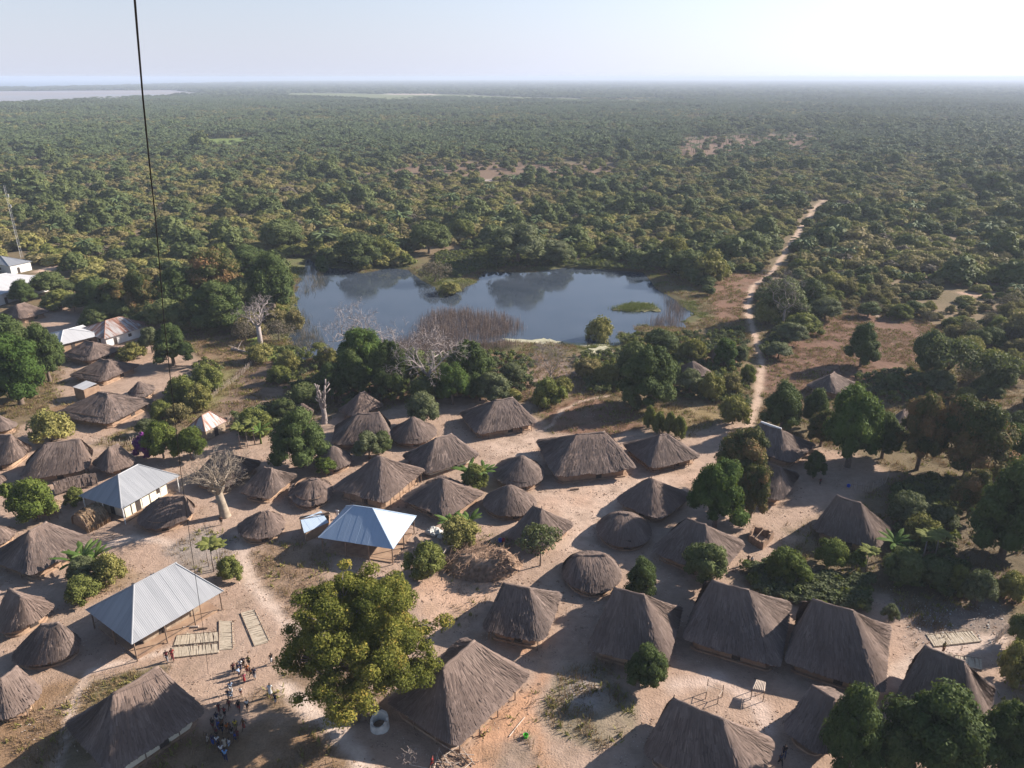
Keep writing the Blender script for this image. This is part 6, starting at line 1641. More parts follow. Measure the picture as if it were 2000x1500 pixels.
def palm_plant(seed, h=9.0):
    rngp = np.random.RandomState(seed); V = []; F = []; T = []
    for i in range(16):
        a = 2.39996 * i; e = 0.2 + 0.9 * rngp.rand(); l = 3.6 * (0.8 + 0.3 * rngp.rand()); b0 = len(V)
        for k in range(4):
            f = k / 3; r = l * f * math.cos(e * (1 - 0.5 * f)); zz = h - 1 + l * f * math.sin(e) - 0.55 * l * f * f; ww = 0.55 * (0.4 + 1.4 * f * (1.2 - f))
            V += [(r * math.cos(a) - ww * math.sin(a), r * math.sin(a) + ww * math.cos(a), zz - 0.2), (r * math.cos(a), r * math.sin(a), zz + 0.1), (r * math.cos(a) + ww * math.sin(a), r * math.sin(a) - ww * math.cos(a), zz - 0.2)]; T += [0.4 + 0.3 * rngp.rand()] * 3
        for k in range(3): q = b0 + 3 * k; F += [(q, q + 1, q + 4, q + 3), (q + 1, q + 2, q + 5, q + 4)]
    V += [(-0.2, 0, 0), (0.2, 0, 0), (0.12, 0, h - 1), (-0.12, 0, h - 1), (0, -0.2, 0), (0, 0.2, 0), (0, 0.12, h - 1), (0, -0.12, h - 1)]; T += [0.1] * 8; n = len(V); F += [(n - 8, n - 7, n - 6, n - 5), (n - 4, n - 3, n - 2, n - 1)]
    return make_mesh('plant', V, F, M['leaf_palm'], False, tint=T)
LOD += [palm_plant(1), palm_plant(2, 7.5)]

P1, px1, py1 = woodland_filter(grid_points(46, 950, 3.75))
na = fbm(P1[:, 0] + 5000, P1[:, 1] + 500, 60.0, 301); nb_ = fbm(P1[:, 0] + 9000, P1[:, 1] + 900, 26.0, 331); ng_ = fbm(P1[:, 0] + 3000, P1[:, 1] + 100, 18.0, 361)
keep = (ng_ > 0.38) | (rng.rand(len(P1)) < 0.3)
P1, px1, py1, na, nb_ = P1[keep], px1[keep], py1[keep], na[keep], nb_[keep]
n = len(P1); u = rng.rand(n); kind = np.zeros(n, int)
green_side = np.clip((1250 - px1) / 1200, 0, 1) * np.clip((520 - py1) / 250, 0, 1) * 0
kind = np.where(u < 0.30, 0, np.where(u < 0.52, 1, 2))
kind = np.where((na > 0.52) & (rng.rand(n) < 0.5), 2, kind)
kind = np.where((nb_ > 0.60) & (rng.rand(n) < 0.7), 3, kind)
kind = np.where((nb_ < 0.40) & (rng.rand(n) < 0.45), 4, kind)
kind = np.where(rng.rand(n) < 0.07, 5, kind); kind = np.where(rng.rand(n) < 0.03, 7, kind)
kind = np.where((rng.rand(n) < 0.025) | ((nb_ > 0.64) & (rng.rand(n) < 0.3)), 6, kind)
palmy = np.clip((330 - py1) / 70, 0, 1); kind = np.where(rng.rand(n) < palmy * 0.75, 7 + (rng.rand(n) < 0.4), kind)
pondside = (P1[:, 1] > 200) & (P1[:, 1] < 300) & (np.abs(P1[:, 0]) < 90); kind = np.where(pondside & (rng.rand(n) < 0.55), np.where(rng.rand(n) < 0.5, 4, 3), kind)
size = (0.50 + 0.72 * rng.rand(n) ** 1.6) * (0.45 + 1.12 * fbm(P1[:, 0] + 600, P1[:, 1] + 4000, 22.0, 521)) * np.where(rng.rand(n) < 0.04, 1.45, 1.0)
order = np.argsort(P1[:, 1] ** 2 + P1[:, 0] ** 2 + 1e9 * ((px1 < -10) | (px1 > 2010) | (py1 > 1490)))
KN = {0: ('bush', 'olive bush of the open woodland'), 1: ('bush', 'olive bush of the open woodland'), 2: ('browny', 'brownish bush of the open woodland'), 3: ('dark', 'dark evergreen tree of the open woodland'), 4: ('fresh', 'fresh green bush of the open woodland'), 5: ('twiggy', 'grey leafless bush of the open woodland'), 6: ('dark', 'dark evergreen tree of the open woodland'), 7: ('dark', 'dark evergreen tree of the open woodland'), 8: ('bush', 'olive bush of the open woodland')}
rd = line_d(P1[:, 0], P1[:, 1], P_ROAD); size = size * np.where((rd < 7) & (P1[:, 1] > 225), 0.62, 1.0)      # only low scrub along the track
single = order[:300]; rest = order[300:]
for i in single:
    key, lab = KN[int(kind[i])]; lst = PROTO[key]; cr, tr, R, Hh = lst[i % len(lst)]
    s = size[i] * 3.0 / R
    side = 'left of the pond' if px1[i] < 560 else ('right of the road' if px1[i] > 1480 else 'behind the pond')
    root = tag(obj('woodland_tree' if key == 'dark' else 'woodland_bush', None, None, (P1[i, 0], P1[i, 1], -0.1), rng.rand() * 6.28, (s, s, s * (0.70 + 0.38 * rng.rand()))), lab + ' ' + side, 'tree' if key == 'dark' else 'bush', lab.replace(' of the', 's of the', 1).replace('bushs', 'bushes') + ' ' + side)
    obj('trunk', tr, root); obj('crown', cr, root)
# farther: sparser rows are enough, the crowns hide one another at that low angle
P2, px2, py2 = woodland_filter(grid_points(950, 2600, 7.5))
n2_ = len(P2); u2 = rng.rand(n2_); nb2 = fbm(P2[:, 0] + 20000, P2[:, 1] + 900, 160.0, 401)
k2 = np.where(u2 < 0.55, 7 + (rng.rand(n2_) < 0.4), np.where(u2 < 0.75, 0, np.where(u2 < 0.86, 2, 3))); k2 = np.where((nb2 > 0.58) & (u2 < 0.6), 6, k2); nb4 = fbm(P2[:, 0] + 40000, P2[:, 1] * 0.5 + 900, 90.0, 431); k2 = np.where((nb4 > 0.56) & (rng.rand(n2_) < 0.7), 0, k2); k2 = np.where((nb4 < 0.42) & (rng.rand(n2_) < 0.5), 2, k2)
open_ = (nb2 < 0.36) & (rng.rand(n2_) < 0.6)
P3, px3, py3 = woodland_filter(np.concatenate([np.stack([(rng.rand(m_) - 0.5) * 2 * (0.72 * yy + 60), yy + rng.rand(m_) * dy], 1) for yy, dy, m_ in [(2600 * 1.045 ** i, 2600 * 1.045 ** i * 0.045, 620) for i in range(44)]]))
n3_ = len(P3); k3 = np.where(rng.rand(n3_) < 0.6, 6, 3)
allP = np.concatenate([P1[rest], P2[~open_], P3]); allK = np.concatenate([kind[rest], k2[~open_], k3])
s1, s2, s3 = size[rest], 0.8 + 0.5 * rng.rand((~open_).sum()), np.maximum(1.0, P3[:, 1] / 2200.0) * (0.8 + 0.5 * rng.rand(n3_))
S = np.concatenate([np.stack([s1, s1, s1 * (0.66 + 0.36 * rng.rand(len(s1)))], 1), np.stack([s2 * 1.25, s2 * 1.25, s2], 1), np.stack([s3 * 2.2, s3 * 2.2, 0.9 + 0.6 * rng.rand(n3_)], 1)])
scatter('woodland', 'olive and dark green woodland spreading to the horizon', LOD, np.c_[allP, np.full(len(allP), -0.1)], rng.rand(len(allP)) * 6.28, S, allK)

# ------------------------------------------------------------------ grass, reeds, garden crops
def tuft(name, mat, n, h, w, spread, seed, lean=0.35):
    r_ = np.random.RandomState(seed); V = []; F = []; T = []
    for i in range(n):
        a = r_.rand() * 6.28; x, y = spread * r_.randn(), spread * r_.randn(); hh = h * (0.6 + 0.7 * r_.rand()); lx, ly = lean * h * r_.randn(), lean * h * r_.randn(); b0 = len(V); ti = np.clip(0.5 + 0.25 * r_.randn(), 0, 1)
        V += [(x - w * math.cos(a), y - w * math.sin(a), -0.05), (x + w * math.cos(a), y + w * math.sin(a), -0.05), (x + lx + w * 0.4 * math.cos(a), y + ly + w * 0.4 * math.sin(a), hh), (x + lx - w * 0.4 * math.cos(a), y + ly - w * 0.4 * math.sin(a), hh * 0.95)]; F.append((b0, b0 + 1, b0 + 2, b0 + 3)); T += [ti] * 4
    return make_mesh(name, V, F, mat, False, tint=T)
GT = [tuft('tuft', M['straw_grass'], 12, 0.26, 0.035, 0.3, 1, 0.6), tuft('tuft', M['straw_grass'], 12, 0.4, 0.035, 0.25, 2), tuft('tuft', M['green_grass'], 14, 0.26, 0.05, 0.3, 3, 0.6), tuft('tuft', M['leaf_olive'], 12, 0.3, 0.06, 0.28, 4, 0.6)]
NP = 190000
gxp = (rng.rand(NP) - 0.5) * 230; gyp = 40 + rng.rand(NP) * 225
keep = np.abs(gxp) < 0.75 * gyp + 8; gxp, gyp = gxp[keep], gyp[keep]
ixs = np.clip(np.searchsorted(gx, gxp) - 1, 0, nx - 2); iys = np.clip(np.searchsorted(gy, gyp) - 1, 0, ny - 2)
rg_ = rough.reshape(ny, nx)[iys, ixs]; bs_ = base.reshape(ny, nx, 3)[iys, ixs]; pd_ = pond_d.reshape(ny, nx)[iys, ixs]; zz_ = z.reshape(ny, nx)[iys, ixs]
gn = fbm(gxp + 700, gyp + 700, 5.0, 501)
keep = (rng.rand(len(gxp)) < np.clip(rg_ * 1.1 - 0.28, 0, 1)) & (gn > 0.42) & (pd_ < 0.2)
gxp, gyp, bs_, zz_, pd_ = gxp[keep], gyp[keep], bs_[keep], zz_[keep], pd_[keep]
greenish = bs_[:, 1] > bs_[:, 0] * 0.9
gk = np.where(greenish, np.where(rng.rand(len(gxp)) < 0.6, 2, 3), np.where(rng.rand(len(gxp)) < 0.75, (rng.rand(len(gxp)) < 0.4).astype(int), 3))
gs = 0.6 + 0.8 * rng.rand(len(gxp))
scatter('grass', 'dry grass tufts on the open ground', GT, np.c_[gxp, gyp, zz_], rng.rand(len(gxp)) * 6.28, np.stack([gs, gs, gs], 1), gk)
# reeds and drowned brush in the water
RD = [tuft('reed', M['reed'], 9, 1.7, 0.022, 0.45, 7, 0.14), tuft('reed', M['leaf_twiggy'], 9, 1.3, 0.03, 0.4, 8, 0.3), tuft('reed', M['green_grass'], 14, 0.8, 0.05, 0.4, 9, 0.4)]
rp, rk = [], []
for pts, m_, kk, wd in (([(800, 650), (830, 605), (900, 600), (1000, 615), (1035, 635), (1000, 660), (900, 668), (780, 690), (720, 690)], 1250, 0, 0), ([(570, 690), (585, 590), (640, 660), (620, 700)], 260, 1, 0), ([(810, 525), (850, 560), (920, 548), (930, 555), (870, 582), (820, 545)], 420, 1, 0), ([(1300, 575), (1345, 600), (1340, 640), (1250, 635), (1290, 610)], 200, 0, 0), ([(1190, 600), (1230, 588), (1275, 590), (1288, 602), (1230, 606)], 420, 2, 0), ([(720, 668), (980, 664), (1030, 668), (1000, 690), (760, 705)], 900, 0, 0), ([(590, 520), (640, 520), (640, 560), (580, 585)], 120, 1, 0)):
    P = gpoly(pts); lo, hi = P.min(0), P.max(0); q = lo + rng.rand(m_ * 4, 2) * (hi - lo); d = poly_sd(q[:, 0], q[:, 1], P); w = np.clip(d / 4.0, 0, 1); q = q[rng.rand(len(q)) < w][:m_]; rp.append(q); rk += [kk] * len(q)
rp = np.concatenate(rp); rs = 0.7 + 0.6 * rng.rand(len(rp))
scatter('reeds', 'brown reeds standing in the pond', RD, np.c_[rp, np.full(len(rp), -0.75)], rng.rand(len(rp)) * 6.28, np.stack([rs, rs, rs], 1), rk)
def flat_sheet(name, label, pts, zt, mat, seed, thick=0.14, wob=0.35):
    rg2 = np.random.RandomState(seed); P = gpoly(pts); Q = []
    for i in range(len(P)):
        for f in np.linspace(0, 1, 7, endpoint=False): Q.append(P[i] * (1 - f) + P[(i + 1) % len(P)] * f + rg2.randn(2) * wob)
    Q = np.array(Q); n_ = len(Q); c = Q.mean(0)
    V = np.vstack([np.c_[Q, np.full(n_, zt - thick)], np.c_[c + (Q - c) * 0.93, np.full(n_, zt)], [[c[0], c[1], zt + 0.03]]])
    F = [(i, (i + 1) % n_, n_ + (i + 1) % n_, n_ + i) for i in range(n_)] + [(n_ + i, n_ + (i + 1) % n_, 2 * n_) for i in range(n_)]
    tag(obj(name, make_mesh(name, V, F, mat)), label, kind='structure')
M['scum'] = mat_simple('dry_algae', (0.27, 0.255, 0.165), (0.42, 0.40, 0.28), 0.5)
M['islet'] = mat_simple('islet_turf', (0.10, 0.085, 0.045), (0.15, 0.15, 0.06), 0.8)
M['algae'] = mat_simple('green_algae', (0.15, 0.20, 0.05), (0.26, 0.32, 0.08), 0.6)
flat_sheet('algae_shore', 'cream-coloured dried algae along the near right shore', [(978, 656), (1000, 658), (1030, 660), (1062, 657), (1100, 664), (1150, 668), (1205, 670), (1212, 676), (1180, 680), (1100, 674), (1030, 672), (1000, 668)], -0.50, M['scum'], 1)
flat_sheet('algae_pool', 'cream-coloured algae pool beside the near right shore', [(1150, 682), (1180, 674), (1205, 680), (1198, 700), (1165, 706), (1148, 696)], 0.02, M['scum'], 2)
flat_sheet('islet', 'low green-brown islet near the right end of the pond', [(1190, 602), (1225, 590), (1262, 588), (1282, 594), (1288, 604), (1245, 606)], -0.40, M['islet'], 3)
flat_sheet('algae_mat', 'bright green algae in the left inlet', [(545, 690), (562, 672), (585, 676), (565, 700), (545, 712)], -0.52, M['algae'], 4, 0.1)
flat_sheet('algae_mat', 'yellow-green algae by the tall dead stem', [(470, 660), (500, 655), (530, 680), (560, 705), (520, 705), (480, 690)], 0.03, M['algae'], 5, 0.1, 0.6)
# cassava garden and the other leafy plots
CR = [crown_mesh('plant', [(0.2 * math.cos(2.4 * i), 0.2 * math.sin(2.4 * i), 0.55 + 0.1 * (i % 3), 0.42, 0.42, 0.34) for i in range(4)], M[m_], 0.2, 2.4, 70 + k, core=False, jit=0.6, up=0.6) for k, m_ in enumerate(('leaf_grey', 'leaf_fresh', 'leaf_dark'))]
cp, ck = [], []
for pts, st_, w in (([(1450, 1112), (1500, 1108), (1560, 1130), (1700, 1135), (1692, 1198), (1600, 1195), (1478, 1165)], 0.68, (0.85, 0.1, 0.05)), ([(1735, 965), (1800, 930), (1870, 945), (1880, 1010), (1800, 1030), (1740, 1000)], 0.9, (0.2, 0.2, 0.6)), ([(1480, 690), (1520, 640), (1600, 600), (1640, 600), (1560, 655), (1510, 700)], 1.1, (0.7, 0.2, 0.1)), ([(1395, 650), (1450, 645), (1462, 690), (1400, 690)], 1.3, (0.7, 0.3, 0)), ([(1740, 1090), (1880, 1100), (1890, 1165), (1740, 1150)], 0.9, (0.2, 0.3, 0.5)), ([(300, 800), (400, 705), (440, 720), (340, 830)], 1.3, (0.5, 0.4, 0.1)), ([(455, 815), (560, 790), (570, 830), (470, 860)], 1.1, (0.3, 0.2, 0.5)), ([(1320, 730), (1470, 740), (1460, 800), (1330, 780)], 1.5, (0.6, 0.3, 0.1)), ([(1740, 1010), (1860, 1010), (1870, 1090), (1740, 1090)], 1.1, (0.3, 0.3, 0.4)), ([(1110, 690), (1225, 690), (1225, 765), (1150, 772)], 1.4, (0.5, 0.3, 0.2)), ([(640, 700), (980, 690), (1050, 700), (1040, 770), (900, 780), (660, 800)], 1.6, (0.4, 0.3, 0.3)), ([(1210, 660), (1400, 650), (1450, 730), (1330, 770), (1240, 760)], 1.5, (0.5, 0.3, 0.2)), ([(520, 680), (640, 690), (640, 760), (560, 780)], 1.8, (0.4, 0.4, 0.2)), ([(850, 495), (940, 490), (1130, 508), (1270, 522), (1280, 532), (1100, 518), (940, 526), (900, 545), (850, 530)], 1.3, (0.3, 0.4, 0.3)), ([(1670, 735), (1800, 720), (1880, 790), (1790, 800), (1690, 770)], 1.5, (0.6, 0.3, 0.1))):
    P = gpoly(pts); lo, hi = P.min(0), P.max(0); X, Y = np.meshgrid(np.arange(lo[0], hi[0], st_), np.arange(lo[1], hi[1], st_)); q = np.stack([X.ravel(), Y.ravel()], 1) + (rng.rand(X.size, 2) - 0.5) * 0.7 * st_; q = q[(poly_sd(q[:, 0], q[:, 1], P) > 0) & (rng.rand(len(q)) < 0.9)]
    cp.append(q); ck.append(rng.choice(3, len(q), p=w))
cp = np.concatenate(cp); ck = np.concatenate(ck); cs_ = 0.8 + 0.7 * rng.rand(len(cp))
scatter('garden_crops', 'leafy cassava and weeds growing close together in the garden plots', CR, np.c_[cp, np.zeros(len(cp))], rng.rand(len(cp)) * 6.28, np.stack([cs_, cs_, cs_ * 1.1], 1), ck)
# leaf litter, chips and clods lying about the open ground
DB = []
for k_, (mn_, sx_) in enumerate((('wood', 0.16), ('wood_pale', 0.12), ('brush', 0.2), ('mud', 0.14))):
    b = MB(); rr = np.random.RandomState(90 + k_)
    for _ in range(5): b.box((0.5 * rr.randn(), 0.5 * rr.randn(), 0.03), (sx_ * (0.5 + rr.rand()), sx_ * 0.6, 0.07), 3 * rr.rand())
    DB.append(b.mesh('debris', M[mn_]))
ND = 13000
dx_ = (rng.rand(ND) - 0.5) * 170; dy_ = 42 + rng.rand(ND) * 95; dk_ = np.abs(dx_) < 0.75 * dy_ + 6; dx_, dy_ = dx_[dk_], dy_[dk_]
dk_ = (fbm(dx_ + 300, dy_ + 300, 7.0, 541) > 0.50 - 0.1 * (rng.rand(len(dx_)) < 0.3)) & (rng.rand(len(dx_)) < 0.75); dx_, dy_ = dx_[dk_], dy_[dk_]
dz_ = z.reshape(ny, nx)[np.clip(np.searchsorted(gy, dy_) - 1, 0, ny - 2), np.clip(np.searchsorted(gx, dx_) - 1, 0, nx - 2)]
ds_ = 0.4 + 0.6 * rng.rand(len(dx_)) ** 2
scatter('ground_litter', 'leaf litter, chips and clods on the trodden ground', DB, np.c_[dx_, dy_, dz_], rng.rand(len(dx_)) * 6.28, np.stack([ds_, ds_, ds_], 1), rng.randint(0, 4, len(dx_)))
# litter on the slope at the right
LT = MB()
for i in range(200):
    q = gp(1760 + 210 * rng.rand(), 1182 + 75 * rng.rand()); s = 0.03 + 0.08 * rng.rand() ** 3; LT.tint = rng.rand(); LT.box((q[0], q[1], 0.05), (s * 2, s, 0.06 + 0.08 * rng.rand()), rng.rand() * 3)
tag(LT.build('litter', M['concrete']), 'pale scattered litter on the slope at the right', kind='stuff')

# ------------------------------------------------------------------ people
def skin_mesh(name, verts, edges, radii, mat, sub=1, root=0):
    """one continuous body grown over connected joints"""
    me = bpy.data.meshes.new('tmp'); me.from_pydata(verts, edges, []); me.update()
    o = bpy.data.objects.new('tmp', me); COL.objects.link(o)
    sk = o.modifiers.new('s', 'SKIN'); sk.use_smooth_shade = True
    lay = me.skin_vertices[0].data
    for i, r in enumerate(radii): lay[i].radius = (r, r) if isinstance(r, (int, float)) else r; lay[i].use_root = (i == root)
    ss = o.modifiers.new('d', 'SUBSURF'); ss.levels = sub; ss.render_levels = sub
    bpy.context.view_layer.update()
    out = bpy.data.meshes.new_from_object(o.evaluated_get(bpy.context.evaluated_depsgraph_get()))
    bpy.data.objects.remove(o); out.name = name; out.materials.clear(); out.materials.append(mat)
    return out
M['skin'] = mat_flat('dark_skin', (0.075, 0.042, 0.028), 0.55, 0.3)
M['hair'] = mat_flat('black_hair', (0.012, 0.010, 0.010), 0.7)
POSES = {   # legs: (left foot x fwd, right foot x fwd); arms: (left hand), (right hand) in metres for a 1.7 m figure facing +Y
    'stand': ((-0.10, 0.03), (0.10, -0.03), (-0.26, 0.05, 0.80), (0.26, 0.05, 0.80)),
    'walk': ((-0.09, 0.30), (0.09, -0.28), (-0.24, -0.20, 0.86), (0.24, 0.24, 0.88)),
    'stride': ((-0.08, -0.24), (0.08, 0.26), (-0.25, 0.22, 0.90), (0.26, -0.16, 0.84)),
    'reach': ((-0.14, 0.04), (0.13, -0.06), (-0.45, 0.25, 1.25), (0.40, 0.30, 1.55)),
    'bend': ((-0.13, 0.05), (0.13, 0.02), (-0.16, 0.50, 0.75), (0.18, 0.52, 0.72)),
}
def body_set(pose):
    lf, rf, lh, rh = POSES[pose]; fw = 0.28 if pose == 'bend' else 0.0; dz = -0.10 if pose == 'bend' else 0.0
    V = [(0, 0, 0.95), (0, 0.02 + fw * 0.4, 1.12), (0, 0.01 + fw, 1.36 + dz), (0, 0.0 + fw * 1.2, 1.47 + dz), (0, 0.03 + fw * 1.4, 1.56 + dz), (0, 0.03 + fw * 1.5, 1.66 + dz)]
    R = [(0.15, 0.11), (0.125, 0.095), (0.14, 0.10), 0.055, (0.075, 0.09), (0.07, 0.085)]
    E = [(0, 1), (1, 2), (2, 3), (3, 4), (4, 5)]
    for s, ft in ((-1, lf), (1, rf)):
        b = len(V); kx, ky = s * 0.10, ft[1] * 0.5 + 0.05
        V += [(s * 0.095, 0, 0.88), (kx, ky, 0.48), (ft[0], ft[1], 0.09), (ft[0], ft[1] + 0.05, 0.035), (ft[0], ft[1] + 0.18, 0.03)]; R += [0.085, 0.06, 0.042, 0.04, 0.032]
        E += [(0, b), (b, b + 1), (b + 1, b + 2), (b + 2, b + 3), (b + 3, b + 4)]
    for s, h in ((-1, lh), (1, rh)):
        b = len(V); sh = (s * 0.19, fw, 1.38 + dz); el = ((sh[0] + h[0]) / 2 + s * 0.05, (sh[1] + h[1]) / 2 - 0.05, (sh[2] + h[2]) / 2)
        d = np.array(h) - np.array(el); d = d / np.linalg.norm(d)
        V += [sh, el, h]; R += [0.055, 0.042, 0.030]; E += [(2, b), (b, b + 1), (b + 1, b + 2)]
        pal = np.array(h) + d * 0.07; V.append(tuple(pal)); R.append((0.036, 0.016)); E.append((b + 2, b + 3)); pi = b + 3
        for k in range(4):
            off = (k - 1.5) * 0.021; V.append((pal[0] + d[0] * 0.08, pal[1] + d[1] * 0.08 + off, pal[2] + d[2] * (0.085 - 0.008 * abs(k - 1)))); R.append(0.009); E.append((pi, len(V) - 1))
        V.append((h[0] + d[0] * 0.05 - s * 0.02, h[1] + 0.05, h[2] + d[2] * 0.05)); R.append(0.010); E.append((b + 2, len(V) - 1))
    body = skin_mesh('body', V, E, R, M['skin'])
    hair = skin_mesh('hair', [(0, 0.01 + fw * 1.5, 1.60 + dz), (0, 0.0 + fw * 1.5, 1.66 + dz), (0, 0.01 + fw * 1.5, 1.70 + dz)], [(0, 1), (1, 2)], [(0.075, 0.085), (0.088, 0.095), (0.06, 0.07)], M['hair'])
    def arm(s, h, k=0.55):
        sh = (s * 0.19, fw, 1.38 + dz); el = ((sh[0] + h[0]) / 2 + s * 0.05, (sh[1] + h[1]) / 2 - 0.05, (sh[2] + h[2]) / 2)
        return sh, tuple(np.array(sh) * (1 - k) + np.array(el) * k)
    la, ra = arm(-1, lh), arm(1, rh)
    shirt = ([(0, 0, 0.93), (0, 0.02 + fw * 0.4, 1.12), (0, 0.01 + fw, 1.37 + dz), (0, fw * 1.1, 1.43 + dz), la[0], la[1], ra[0], ra[1]], [(0, 1), (1, 2), (2, 3), (2, 4), (4, 5), (2, 6), (6, 7)], [(0.175, 0.135), (0.15, 0.12), (0.165, 0.125), 0.075, 0.08, 0.07, 0.08, 0.07])
    kn = [((-0.10, lf[1] * 0.5 + 0.05, 0.50)), ((0.10, rf[1] * 0.5 + 0.05, 0.50))]
    shorts = ([(0, 0, 0.97), (-0.095, 0, 0.86), kn[0], (0.095, 0, 0.86), kn[1]], [(0, 1), (1, 2), (0, 3), (3, 4)], [(0.165, 0.13), 0.105, 0.09, 0.105, 0.09])
    trousers = ([(0, 0, 0.97), (-0.095, 0, 0.86), kn[0], (lf[0], lf[1], 0.14), (0.095, 0, 0.86), kn[1], (rf[0], rf[1], 0.14)], [(0, 1), (1, 2), (2, 3), (0, 4), (4, 5), (5, 6)], [(0.165, 0.13), 0.105, 0.085, 0.07, 0.105, 0.085, 0.07])
    skirt = ([(0, 0, 1.0), (0, (lf[1] + rf[1]) * 0.3, 0.62), (0, (lf[1] + rf[1]) * 0.5, 0.26)], [(0, 1), (1, 2)], [(0.165, 0.13), (0.19, 0.17), (0.23, 0.22)])
    robe = ([(0, 0, 0.30), (0, 0, 0.75), (0, 0.02, 1.12), (0, 0.01 + fw, 1.37 + dz), (0, fw * 1.1, 1.44 + dz), la[0], la[1], ra[0], ra[1]], [(0, 1), (1, 2), (2, 3), (3, 4), (3, 5), (5, 6), (3, 7), (7, 8)], [(0.24, 0.22), (0.20, 0.17), (0.165, 0.13), (0.165, 0.125), 0.075, 0.085, 0.085, 0.085, 0.085])
    return body, hair, {'shirt': shirt, 'shorts': shorts, 'trousers': trousers, 'skirt': skirt, 'robe': robe}
BODIES = {p: body_set(p) for p in POSES}
CLOTH = {}
CC = {'white': (0.55, 0.55, 0.55), 'cream': (0.42, 0.37, 0.30), 'red': (0.26, 0.035, 0.035), 'maroon': (0.14, 0.03, 0.035), 'pink': (0.38, 0.09, 0.13), 'orange': (0.45, 0.13, 0.03), 'brown': (0.15, 0.075, 0.04), 'olive': (0.14, 0.13, 0.05),
      'blue': (0.03, 0.07, 0.28), 'navy': (0.02, 0.028, 0.07), 'sky': (0.13, 0.28, 0.52), 'black': (0.018, 0.018, 0.02), 'grey': (0.25, 0.25, 0.27), 'yellow': (0.55, 0.40, 0.06), 'lightblue': (0.26, 0.33, 0.44)}
for k, v in CC.items(): M['cloth_' + k] = mat_flat(k + '_cloth', v, 0.9, 0.1)
def cloth(pose, piece, colr):
    key = (pose, piece, colr)
    if key not in CLOTH:
        v, e, r = BODIES[pose][2][piece]; CLOTH[key] = skin_mesh(piece, v, e, r, M['cloth_' + colr])
    return CLOTH[key]
def person(px, hgt, pose, facing, top, bottom, label, grp='crowd of villagers under the kite line'):
    """top/bottom: (garment, colour) or None"""
    c = gp(*px); s = hgt / 1.73
    root = tag(obj('person', None, None, (c[0], c[1], ground_z(c[0], c[1]) + 0.03), rad(facing), (s, s, s)), label, 'person', grp)
    body, hair, _ = BODIES[pose]; obj('body', body, root); obj('hair', hair, root)
    for g in (bottom, top):
        if g: obj(g[0], cloth(pose, g[0], g[1]), root)
SH, SO, TR, SK, RO = 'shirt', 'shorts', 'trousers', 'skirt', 'robe'
